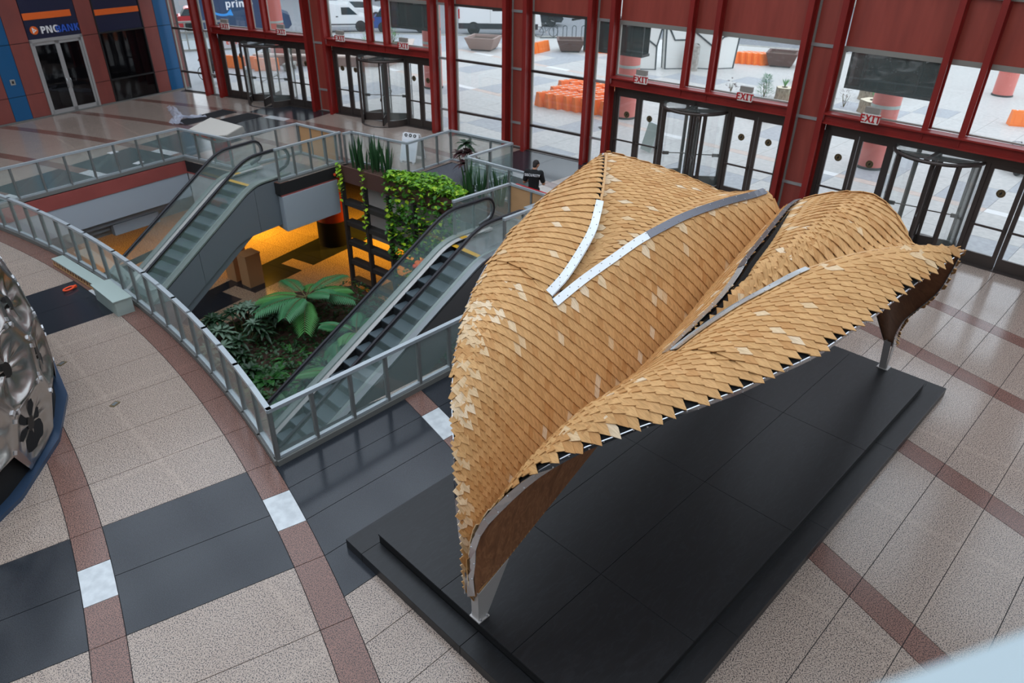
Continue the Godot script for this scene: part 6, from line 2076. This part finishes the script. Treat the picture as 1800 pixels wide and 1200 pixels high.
	# low granite planter wall with shrubs at the left
	var pw := thing("planter_wall", "low granite planter wall with a pale coping, outside the second bay", "planter wall")
	var wp := [Vector2(16.3, -35.2), Vector2(19.2, -31.9), Vector2(21.25, -30.0), Vector2(23.7, -31.2), Vector2(26.0, -33.8)]
	for i in 4:
		s = st(); bar(s, Vector3(wp[i].x, 0.24, wp[i].y), Vector3(wp[i + 1].x, 0.24, wp[i + 1].y), 0.3, 0.48); obj("wall_stone", s, M.granitewall, pw)
		s = st(); bar(s, Vector3(wp[i].x, 0.52, wp[i].y), Vector3(wp[i + 1].x, 0.52, wp[i + 1].y), 0.5, 0.08); obj("coping", s, M.paveC, pw)
	s = st(); prism(s, PackedVector2Array([Vector2(16.4, -35.4), Vector2(19.2, -32.1), Vector2(21.25, -30.2), Vector2(23.6, -31.4), Vector2(25.8, -33.9), Vector2(20, -38.5)]), 0.1, 0.42); obj("soil", s, M.soil, pw)
	for q in [[Vector3(20.0, 0.42, -33.4), "left of the second exit sign"], [Vector3(22.3, 0.42, -33.0), "below the white delivery van"], [Vector3(23.7, 0.42, -32.8), "behind the second revolving door"], [Vector3(25.0, 0.42, -34.2), "under the dark screen of the second bay"], [Vector3(18.4, 0.42, -35.2), "behind the first revolving door"], [Vector3(21.3, 0.42, -31.6), "at the bend of the low granite wall"]]:
		bush(q[0], 0.7, 0.8, "low green bush %s" % q[1], M.leafpalm2, 160)
	stone_planter(Vector3(29.2, 0, -30.6), 0.5, 1.9, 0.75, M.granitewall, "square granite planter before the white passenger van")
	stone_planter(Vector3(32.9, 0, -26.7), 0.75, 1.7, 0.70, M.boxbrown, "brown tapered planter between two groups of orange barriers")
	stone_planter(Vector3(38.3, 0, -15.4), 0.35, 1.7, 0.76, M.boxbrown, "brown tapered planter right of the far barriers and cone")
	# barriers
	for i in 2:
		for k in 8:
			var p := Vector2(20.75, -17.75).lerp(Vector2(21.55, -14.75), k / 7.0) + Vector2(0.97, -0.26) * (1.38 * i + 0.5) + Vector2.from_angle(k * 2.1) * 0.03
			barrier(Vector3(p.x, 0, p.y), deg_to_rad(75) + 0.03 * sin(k * 3.0), "orange plastic barrier, %s from the left in the %s row of the big stack" % [nth(k), ["front", "middle"][i]], "big stack of orange barriers")
	for k in 5:
		var p := Vector2(23.9, -18.9).lerp(Vector2(24.4, -16.7), k / 4.0)
		barrier(Vector3(p.x, 0, p.y), deg_to_rad(75), "orange plastic barrier, %s from the left in the back row of the big stack" % nth(k), "big stack of orange barriers")
	for k in 4:
		barrier(Vector3(30.3 + 0.34 * k, 0, -27.6 - 0.02 * k), deg_to_rad(100), "orange plastic barrier, %s from the left of the four left of the brown planter" % nth(k), "barriers left of the brown planter")
		barrier(Vector3(33.9 + 0.16 * k, 0, -25.6 + 0.40 * k), deg_to_rad(60), "orange plastic barrier, %s from the left of the four right of the brown planter" % nth(k), "barriers right of the brown planter")
	for k in 5: barrier(Vector3(37.5 + 0.13 * k, 0, -17.45 + 0.33 * k), deg_to_rad(65), "orange plastic barrier, %s from the left of the five beside the traffic cone" % nth(k), "barriers beside the cone")
	for q in [[Vector3(15.1, 0, -35.0), 0.5, "left one under the banner"], [Vector3(15.55, 0, -34.5), 0.45, "right one under the banner"], [Vector3(15.95, 0, -33.3), 0.9, "seen through the first revolving door"]]:
		barrier(q[0], q[1], "orange plastic barrier outside the first bay, the %s" % q[2], "barriers outside the first bay")
	for q in [[Vector3(33.3, 0, -1.95), 0.5, "leftmost"], [Vector3(33.8, 0, -1.5), 0.5, "rightmost"]]:
		barrier(q[0], q[1], "orange plastic barrier cut by the right edge, the %s of two" % q[2], "barriers at the right edge")
	var o := thing("traffic_cone", "small orange traffic cone left of the far barriers", "cone", Vector3(37.0, 0, -17.8))
	s = st(); lathe(s, Vector3.ZERO, [[0.14, 0.03], [0.03, 0.46], [0, 0.46]], 16); obj("cone_body", s, M.cone, o)
	s = st(); bx(s, Vector3(0, 0.015, 0), Vector3(0.34, 0.03, 0.34)); obj("base", s, M.cone, o)
	# white sculpture: plain stand-in of pale upright slabs with dark rims
	o = thing("sculpture", "white outdoor sculpture of tall upright slabs with dark outlines", "sculpture", Vector3(33.2, 0, -19.2), deg_to_rad(-50))
	var outl := [PackedVector2Array([Vector2(-1.0, 0), Vector2(0.55, 0), Vector2(0.5, 1.2), Vector2(0.75, 2.4), Vector2(0.3, 3.9), Vector2(-0.5, 4.4), Vector2(-0.9, 3.1), Vector2(-0.75, 1.7)]), PackedVector2Array([Vector2(-0.55, 0), Vector2(0.6, 0), Vector2(0.75, 1.5), Vector2(0.45, 3.0), Vector2(0.6, 4.3), Vector2(-0.3, 4.7), Vector2(-0.7, 2.4)]), PackedVector2Array([Vector2(-0.7, 0), Vector2(0.5, 0), Vector2(0.65, 1.9), Vector2(0.2, 3.4), Vector2(-0.6, 3.8), Vector2(-0.5, 1.5)])]
	var spots := [[Vector3(-1.7, 0, 0.4), 0.0, 0], [Vector3(-0.2, 0, 0.0), 0.25, 1], [Vector3(1.5, 0, -0.3), -0.2, 0], [Vector3(2.6, 0, -0.5), 0.35, 2], [Vector3(-2.7, 0, -0.5), -0.4, 2]]
	for q in spots:
		var ol: PackedVector2Array = outl[q[2]]
		var b := Basis(Vector3.UP, q[1])
		s = st(); slab(s, ol, q[0], b * Vector3.RIGHT, Vector3.UP, b * Vector3(0, 0, 0.5)); var sl := obj("slab", s, M.cream, o)
		s = st()
		for k in ol.size():
			var a := ol[k]; var c := ol[(k + 1) % ol.size()]
			for z in [0.0, 0.5]: tube(s, [q[0] + b * Vector3(a.x, a.y, z), q[0] + b * Vector3(c.x, c.y, z)], 0.045, 6)
		var mid := ol[0].lerp(ol[ol.size() / 2], 0.4)
		tube(s, [q[0] + b * Vector3(ol[2].x, ol[2].y, 0.52), q[0] + b * Vector3(mid.x, mid.y + 0.3, 0.52), q[0] + b * Vector3(ol[-1].x, ol[-1].y, 0.52)], 0.045, 6)
		obj("dark_outline", s, M.outline, sl)
	s = st(); cbx(s, Vector3(0.75, 0.7, 0.9), Vector3(0.75, 1.4, 0.3), 0.12); obj("grey_stone", s, M.concrete, o)
	# stumps and shrubs
	for q in [[Vector3(30.2, 0, -11.2), 0.36, 0.55, "tree stump with spiky grass, right of the second exit sign's bush", 9], [Vector3(32.0, 0, -11.3), 0.36, 0.45, "tree stump beside the red infill bay with a log on it", 0], [Vector3(30.8, 0, -7.3), 0.55, 0.52, "pale topped tree stump just left of the large exit sign", 12], [Vector3(33.3, 0, -8.3), 0.55, 0.55, "tree stump under the smoked screen, behind the nearest one", 7], [Vector3(34.6, 0, -7.9), 0.45, 0.6, "tree stump left of the dark pink column, farther back", 0], [Vector3(26.1, 0, -10.0), 0.42, 0.62, "grey tree stump seen through the doors right of the middle revolving door", 0]]:
		stump(q[0], q[1], q[2], q[3], q[4])
	o = thing("log", "short round brown log balanced behind the stump", "log", Vector3(34.6, 0.0, -12.4), 0.3)
	s = st(); cyl(s, Vector3(-0.35, 0.42, 0), 0.40, 0.7, 18, Basis(Vector3.BACK, -PI / 2)); obj("bark", s, M.bark, o)
	s = st(); cyl(s, Vector3(0.35, 0.42, 0), 0.38, 0.012, 18, Basis(Vector3.BACK, -PI / 2)); cyl(s, Vector3(-0.362, 0.42, 0), 0.38, 0.012, 18, Basis(Vector3.BACK, -PI / 2)); obj("cut_faces", s, M.cutwood, o)
	bush(Vector3(29.9, 0, -12.0), 0.45, 1.0, "dense dark green upright bush behind the exit sign", M.leafpalm, 420, 0.03, 0.2)
	bush(Vector3(29.8, 0, -13.7), 0.4, 0.6, "small bush with dark reddish leaves left of the exit sign", M.leafplum, 26, 0.09, 0.14)
	bush(Vector3(30.9, 0, -8.6), 0.6, 0.8, "thin twiggy pinkish bush at the left of the stumps", M.boxbrown, 120, 0.02, 0.16)
	# street furniture
	for k in 6:
		var p := Vector2(36.0, -30.7).lerp(Vector2(38.4, -28.6), k / 5.0)
		o = thing("bike_rack", "dark inverted U bike rack hoop, %s from the left along the street" % nth(k), "bike rack", Vector3(p.x, 0, p.y), deg_to_rad(-42), "bike rack hoops along the street")
		s = st()
		var hp := [Vector3(-0.13, 0, 0)]
		for j in 9: hp.append(Vector3(-cos(PI * j / 8) * 0.13, 0.66 + sin(PI * j / 8) * 0.13, 0))
		hp.append(Vector3(0.13, 0, 0))
		tube(s, hp, 0.025, 6); obj("hoop", s, M.outline, o)
	o = thing("rack_rail", "low dark floor rail under the bike rack hoops", "rail")
	s = st(); bar(s, Vector3(35.2, 0.03, -31.4), Vector3(39.2, 0.03, -27.9), 0.08, 0.05); obj("rail", s, M.outline, o)
	bicycle("dark bicycle locked at the left end of the bike racks", Vector3(35.6, 0.05, -31.2), deg_to_rad(60))
	o = thing("folding_sign", "grey folding board sign outside the doors left of the middle revolving door", "sign", Vector3(18.75, 0, -10.5), deg_to_rad(70))
	for e in [-1, 1]:
		s = st(); bx(s, Vector3(0, 0.5, 0.16 * e), Vector3(0.62, 0.98, 0.03), Basis(Vector3.RIGHT, deg_to_rad(16.0) * -e)); obj("board", s, M.boardwhite if e > 0 else M.coverbox, o)
	o = thing("notice_stand", "pink and white notice stand outside the bay left of the pavilion's peak", "sign", Vector3(19.9, 0, -13.7), 0.9)
	s = st(); bx(s, Vector3(0, 0.6, 0), Vector3(0.36, 0.5, 0.03)); obj("notice", s, M.paveC, o)
	s = st(); bx(s, Vector3(0, 0.2, 0), Vector3(0.05, 0.4, 0.05)); bx(s, Vector3(0, 0.015, 0), Vector3(0.3, 0.03, 0.3)); obj("stand", s, M.dark, o)
	o = thing("bollard", "grey steel post with a blue and white cap outside the first bay", "post", Vector3(12.85, 0, -29.35))
	s = st(); cyl(s, Vector3.ZERO, 0.07, 0.95, 12); obj("post", s, M.steel, o)
	s = st(); cyl(s, Vector3(0, 0.95, 0), 0.1, 0.12, 12); obj("white_cap", s, M.signwhite, o)
	s = st(); cyl(s, Vector3(0.05, 0.82, 0.03), 0.08, 0.14, 12); obj("blue_cap", s, M.primeblue, o)
	o = thing("banner", "pale banner board with orange lettering above the barriers at the left", "banner", Vector3(16.4, 0, -38.0), deg_to_rad(-22))
	s = st(); bx(s, Vector3(0, 0.98, 0), Vector3(1.7, 0.95, 0.05)); obj("board", s, M.boardwhite, o)
	s = st(); for k in [-0.7, 0.7]: bx(s, Vector3(k, 0.5, -0.05), Vector3(0.06, 1.0, 0.06))
	obj("legs", s, M.dark, o)
	letters("line_one", "DO NOT", 0.34, 0.01, M.cone, o, Transform3D(Basis(), Vector3(0.25, 1.2, 0.03)))
	letters("line_two", "ENTER", 0.34, 0.01, M.cone, o, Transform3D(Basis(), Vector3(0.25, 0.82, 0.03)))
	o = thing("shelter", "steel framed glass shelter wall beyond the bank corner", "shelter", Vector3(15.4, 0, -41.5), deg_to_rad(-25))
	s = st()
	for k in 5: bx(s, Vector3(-2.4 + 1.2 * k, 0.8, 0), Vector3(0.08, 1.6, 0.08))
	for y in [0.06, 1.05, 1.6]: bx(s, Vector3(0, y, 0), Vector3(4.9, 0.1, 0.1))
	obj("frame", s, M.frame, o)
	for k in 4:
		s = st(); bx(s, Vector3(-1.8 + 1.2 * k, 0.56, 0), Vector3(1.1, 0.9, 0.02)); obj("pane", s, M.railglass, o)
	o = thing("bench", "low grey concrete bench by the planter wall outside the first bay", "bench", Vector3(16.9, 0, -32.6), deg_to_rad(40))
	s = st(); cbx(s, Vector3(0, 0.3, 0), Vector3(1.0, 0.12, 0.45), 0.02); obj("seat", s, M.concrete, o)
	s = st(); for k in [-0.35, 0.35]: bx(s, Vector3(k, 0.12, 0), Vector3(0.14, 0.24, 0.4))
	obj("legs", s, M.concrete, o)
	o = thing("hand_cart", "dark four wheeled hand cart at the far right on the plaza", "cart", Vector3(25.9, 0, -0.35), 0.7)
	s = st(); cbx(s, Vector3(0, 0.34, 0), Vector3(0.9, 0.12, 0.55), 0.02); cbx(s, Vector3(-0.15, 0.48, 0), Vector3(0.5, 0.2, 0.45), 0.04); obj("bed", s, M.cardark, o)
	for q in [[-0.35, -0.3], [0.35, -0.3], [-0.35, 0.3], [0.35, 0.3]]:
		s = st(); lathe(s, Vector3(q[0], 0.2, q[1]), [[0.09, -0.04], [0.2, -0.035], [0.2, 0.035], [0.09, 0.04]], 18, Basis(Vector3.RIGHT, PI / 2)); cyl(s, Vector3(q[0], 0.2, q[1] - 0.02), 0.08, 0.04, 10, Basis(Vector3.RIGHT, PI / 2)); obj("wheel", s, M.tire, o)
	s = st(); tube(s, [Vector3(0.45, 0.36, 0.15), Vector3(0.75, 0.85, 0.15), Vector3(0.75, 0.85, -0.15), Vector3(0.45, 0.36, -0.15)], 0.018, 6); obj("handle", s, M.dark, o)

# ------------------------------------------------------------------ vehicles on the street
func wheels(o: Node, xs: Array, w: float, r: float) -> void:
	for x in xs:
		for e in [-1, 1]:
			var s := st()
			var at := Vector3(x, r, e * (w * 0.5 - 0.09))
			lathe(s, at, [[r * 0.6, -0.11], [r * 0.95, -0.10], [r, -0.05], [r, 0.05], [r * 0.95, 0.10], [r * 0.6, 0.11]], 26, Basis(Vector3.RIGHT, PI / 2))
			var t := obj("wheel", s, M.tire, o)
			s = st()
			lathe(s, at, [[0, -0.07], [r * 0.62, -0.08], [r * 0.62, 0.08], [0, 0.07]], 20, Basis(Vector3.RIGHT, PI / 2))
			for k in 5: bx(s, at + Vector3(cos(TAU * k / 5) * r * 0.33, sin(TAU * k / 5) * r * 0.33, 0.085 * e), Vector3(r * 0.56, 0.06, 0.02), Basis(Vector3.BACK, TAU * k / 5))
			obj("rim", s, M.chrome, t)

func car(label: String, at: Vector3, turn: float, paint: Material, low: PackedVector2Array, glass: PackedVector2Array, roof: PackedVector2Array, w: float, r: float, xs: Array, category := "car") -> Node3D:
	# x is forward, outlines in (x, y)
	var o := thing("car" if category == "car" else "van", label, category, at, turn)
	var s := st()
	slab(s, low, Vector3(0, 0, -w * 0.5 + 0.05), Vector3.RIGHT, Vector3.UP, Vector3(0, 0, w - 0.1))
	var inner := Geometry2D.offset_polygon(low, -0.06)
	for q in inner: slab(s, q, Vector3(0, 0, -w * 0.5), Vector3.RIGHT, Vector3.UP, Vector3(0, 0, w))
	obj("body", s, paint, o)
	if glass.size() > 2:
		s = st(); slab(s, glass, Vector3(0, 0, -w * 0.44), Vector3.RIGHT, Vector3.UP, Vector3(0, 0, w * 0.88)); obj("windows", s, M.carglass, o)
	if roof.size() > 2:
		s = st(); slab(s, roof, Vector3(0, 0, -w * 0.43), Vector3.RIGHT, Vector3.UP, Vector3(0, 0, w * 0.86))
		obj("roof", s, paint, o)
	s = st()
	for x in xs:
		for e in [-1, 1]: lathe(s, Vector3(x, r, e * (w * 0.5 - 0.02)), [[0, -0.03], [r * 1.14, -0.03], [r * 1.14, 0.03], [0, 0.03]], 24, Basis(Vector3.RIGHT, PI / 2))
	obj("wheel_arches", s, M.soot, o)
	wheels(o, xs, w, r)
	return o

func side_rect(o: Node, n: String, m: Material, w: float, x0: float, x1: float, y0: float, y1: float, out := 0.012, lean := 0.0) -> void:
	for e in [-1, 1]:
		var s := st()
		slab(s, PackedVector2Array([Vector2(x0, y0), Vector2(x1, y0), Vector2(x1 - lean, y1), Vector2(x0, y1)]), Vector3(0, 0, e * w * 0.5), Vector3.RIGHT, Vector3.UP, Vector3(0, 0, e * out))
		obj(n, s, m, o)

func vehicles():
	var P := func(a: Array) -> PackedVector2Array:
		var p := PackedVector2Array()
		for k in range(0, a.size(), 2): p.append(Vector2(a[k], a[k + 1]))
		return p
	var hatch: PackedVector2Array = P.call([-2.0, 0.28, 2.0, 0.28, 2.12, 0.55, 2.05, 0.78, 1.0, 0.98, -1.95, 1.0, -2.1, 0.7])
	var hglass: PackedVector2Array = P.call([-1.85, 0.97, 0.95, 0.96, 0.35, 1.40, -1.5, 1.42])
	var hroof: PackedVector2Array = P.call([-1.55, 1.40, 0.42, 1.38, 0.2, 1.47, -1.4, 1.49])
	var c := car("red hatchback parked at the street corner beyond the bank", Vector3(20.4, 0, -49.2), deg_to_rad(-22), M.carred, hatch, hglass, hroof, 1.75, 0.33, [-1.3, 1.32])
	side_rect(c, "tail_lamp", M.lampred, 1.75, -2.05, -1.9, 0.75, 0.95)
	for x in [-0.6, 0.25]: side_rect(c, "door_pillar", M.carred, 1.55, x, x + 0.09, 0.96, 1.42, 0.02)
	c = car("grey car behind the red hatchback", Vector3(24.0, 0, -54.5), deg_to_rad(-22), M.cargrey, hatch, hglass, hroof, 1.8, 0.33, [-1.3, 1.32])
	c = car("dark blue hatchback partly behind the second bay's mullions", Vector3(30.2, 0, -40.0), deg_to_rad(-40), M.carblue, hatch, hglass, hroof, 1.75, 0.33, [-1.3, 1.32])
	side_rect(c, "tail_lamp", M.lampred, 1.75, -2.05, -1.9, 0.75, 0.95)
	c = car("black saloon on the street behind the bike racks", Vector3(40.3, -0.1, -37.0), deg_to_rad(-42), M.cardark, P.call([-2.4, 0.25, 2.2, 0.25, 2.35, 0.5, 2.2, 0.8, 1.0, 0.95, -2.0, 1.0, -2.4, 0.9]), P.call([-1.7, 0.95, 1.0, 0.94, 0.3, 1.38, -1.0, 1.38]), P.call([-1.05, 1.36, 0.35, 1.36, 0.2, 1.43, -0.9, 1.43]), 1.85, 0.34, [-1.4, 1.4])
	# small white delivery van
	var dv: PackedVector2Array = P.call([-2.2, 0.3, 1.9, 0.3, 2.05, 0.5, 1.95, 0.85, 1.2, 1.05, 0.55, 1.75, -2.15, 1.85, -2.25, 0.8])
	c = car("small white delivery van seen from the side behind the second bay", Vector3(27.3, 0, -43.2), deg_to_rad(-36), M.carwhite, dv, PackedVector2Array(), PackedVector2Array(), 1.85, 0.33, [-1.35, 1.3], "van")
	side_rect(c, "side_window", M.carglass, 1.85, 0.05, 1.15, 1.08, 1.55, 0.012, 0.55)
	side_rect(c, "lower_trim", M.cardark, 1.85, -2.0, 1.7, 0.42, 0.50)
	side_rect(c, "door_handle", M.soot, 1.85, -0.35, -0.2, 0.92, 0.99)
	c = car("white estate car behind the small delivery van", Vector3(31.0, 0, -46.5), deg_to_rad(-36), M.carwhite, hatch, hglass, hroof, 1.8, 0.33, [-1.3, 1.32])
	# tall dark blue parcel van
	var tv: PackedVector2Array = P.call([-3.0, 0.3, 2.7, 0.3, 2.95, 0.55, 2.85, 1.15, 2.1, 1.45, 1.5, 2.55, 1.2, 2.75, -2.95, 2.8])
	c = car("tall dark blue parcel van lettered prime with a pale blue arrow", Vector3(21.6, 0, -46.2), deg_to_rad(-27), M.carnavy, tv, PackedVector2Array(), PackedVector2Array(), 2.05, 0.36, [-1.9, 1.9], "van")
	side_rect(c, "cab_window", M.carglass, 2.05, 1.05, 2.0, 1.45, 2.2, 0.012, 0.4)
	side_rect(c, "roof_band", M.cargrey, 2.05, -2.9, 1.2, 2.55, 2.72)
	letters("van_lettering", "prime", 0.62, 0.01, M.signwhite, c, Transform3D(Basis(), Vector3(-0.25, 1.92, 1.035)))
	var s := st()
	var ap := []; var sd := []; var up := []
	for k in 11:
		var a := PI * (1.12 + 0.5 * k / 10.0)
		ap.append(Vector3(-1.35 + cos(a) * 0.9, 2.0 + sin(a) * 0.75, 1.035)); sd.append(Vector3(cos(a), sin(a), 0)); up.append(Vector3(0, 0, 1))
	sweep(s, ap, sd, up, 0.14, 0.012)
	slab(s, PackedVector2Array([Vector2(-1.2, 1.25), Vector2(-0.85, 1.62), Vector2(-0.72, 1.2)]), Vector3(0, 0, 1.03), Vector3.RIGHT, Vector3.UP, Vector3(0, 0, 0.012))
	obj("blue_arrow", s, M.primeblue, c)
	# white passenger van
	c = car("white passenger van with dark lower sides behind the granite planter", Vector3(34.9, 0, -34.9), deg_to_rad(-46), M.carwhite, P.call([-2.9, 0.32, 2.6, 0.32, 2.85, 0.6, 2.75, 1.2, 2.0, 1.5, 1.4, 2.35, 1.1, 2.5, -2.85, 2.55]), PackedVector2Array(), PackedVector2Array(), 2.0, 0.38, [-1.85, 1.85], "van")
	side_rect(c, "lower_trim", M.cardark, 2.0, -2.9, 2.6, 0.36, 0.72)
	side_rect(c, "side_window", M.carglass, 2.0, -0.55, 0.6, 1.5, 2.02)
	side_rect(c, "front_window", M.carglass, 2.0, 0.85, 1.75, 1.45, 2.02, 0.012, 0.4)
	side_rect(c, "tail_lamp", M.lampred, 2.0, -2.9, -2.8, 1.0, 1.6)
	for x in [-0.7, 0.72]: side_rect(c, "door_seam", M.concrete, 2.0, x, x + 0.02, 0.75, 2.3, 0.006)
	# parked hire bikes far right
	for k in 5:
		bicycle("dark hire bike, %s of the row parked across the street at the far right" % nth(k), Vector3(50.5 + 0.25 * k, -0.1, -10.5 + 0.9 * k), deg_to_rad(80), "hire bikes across the street")
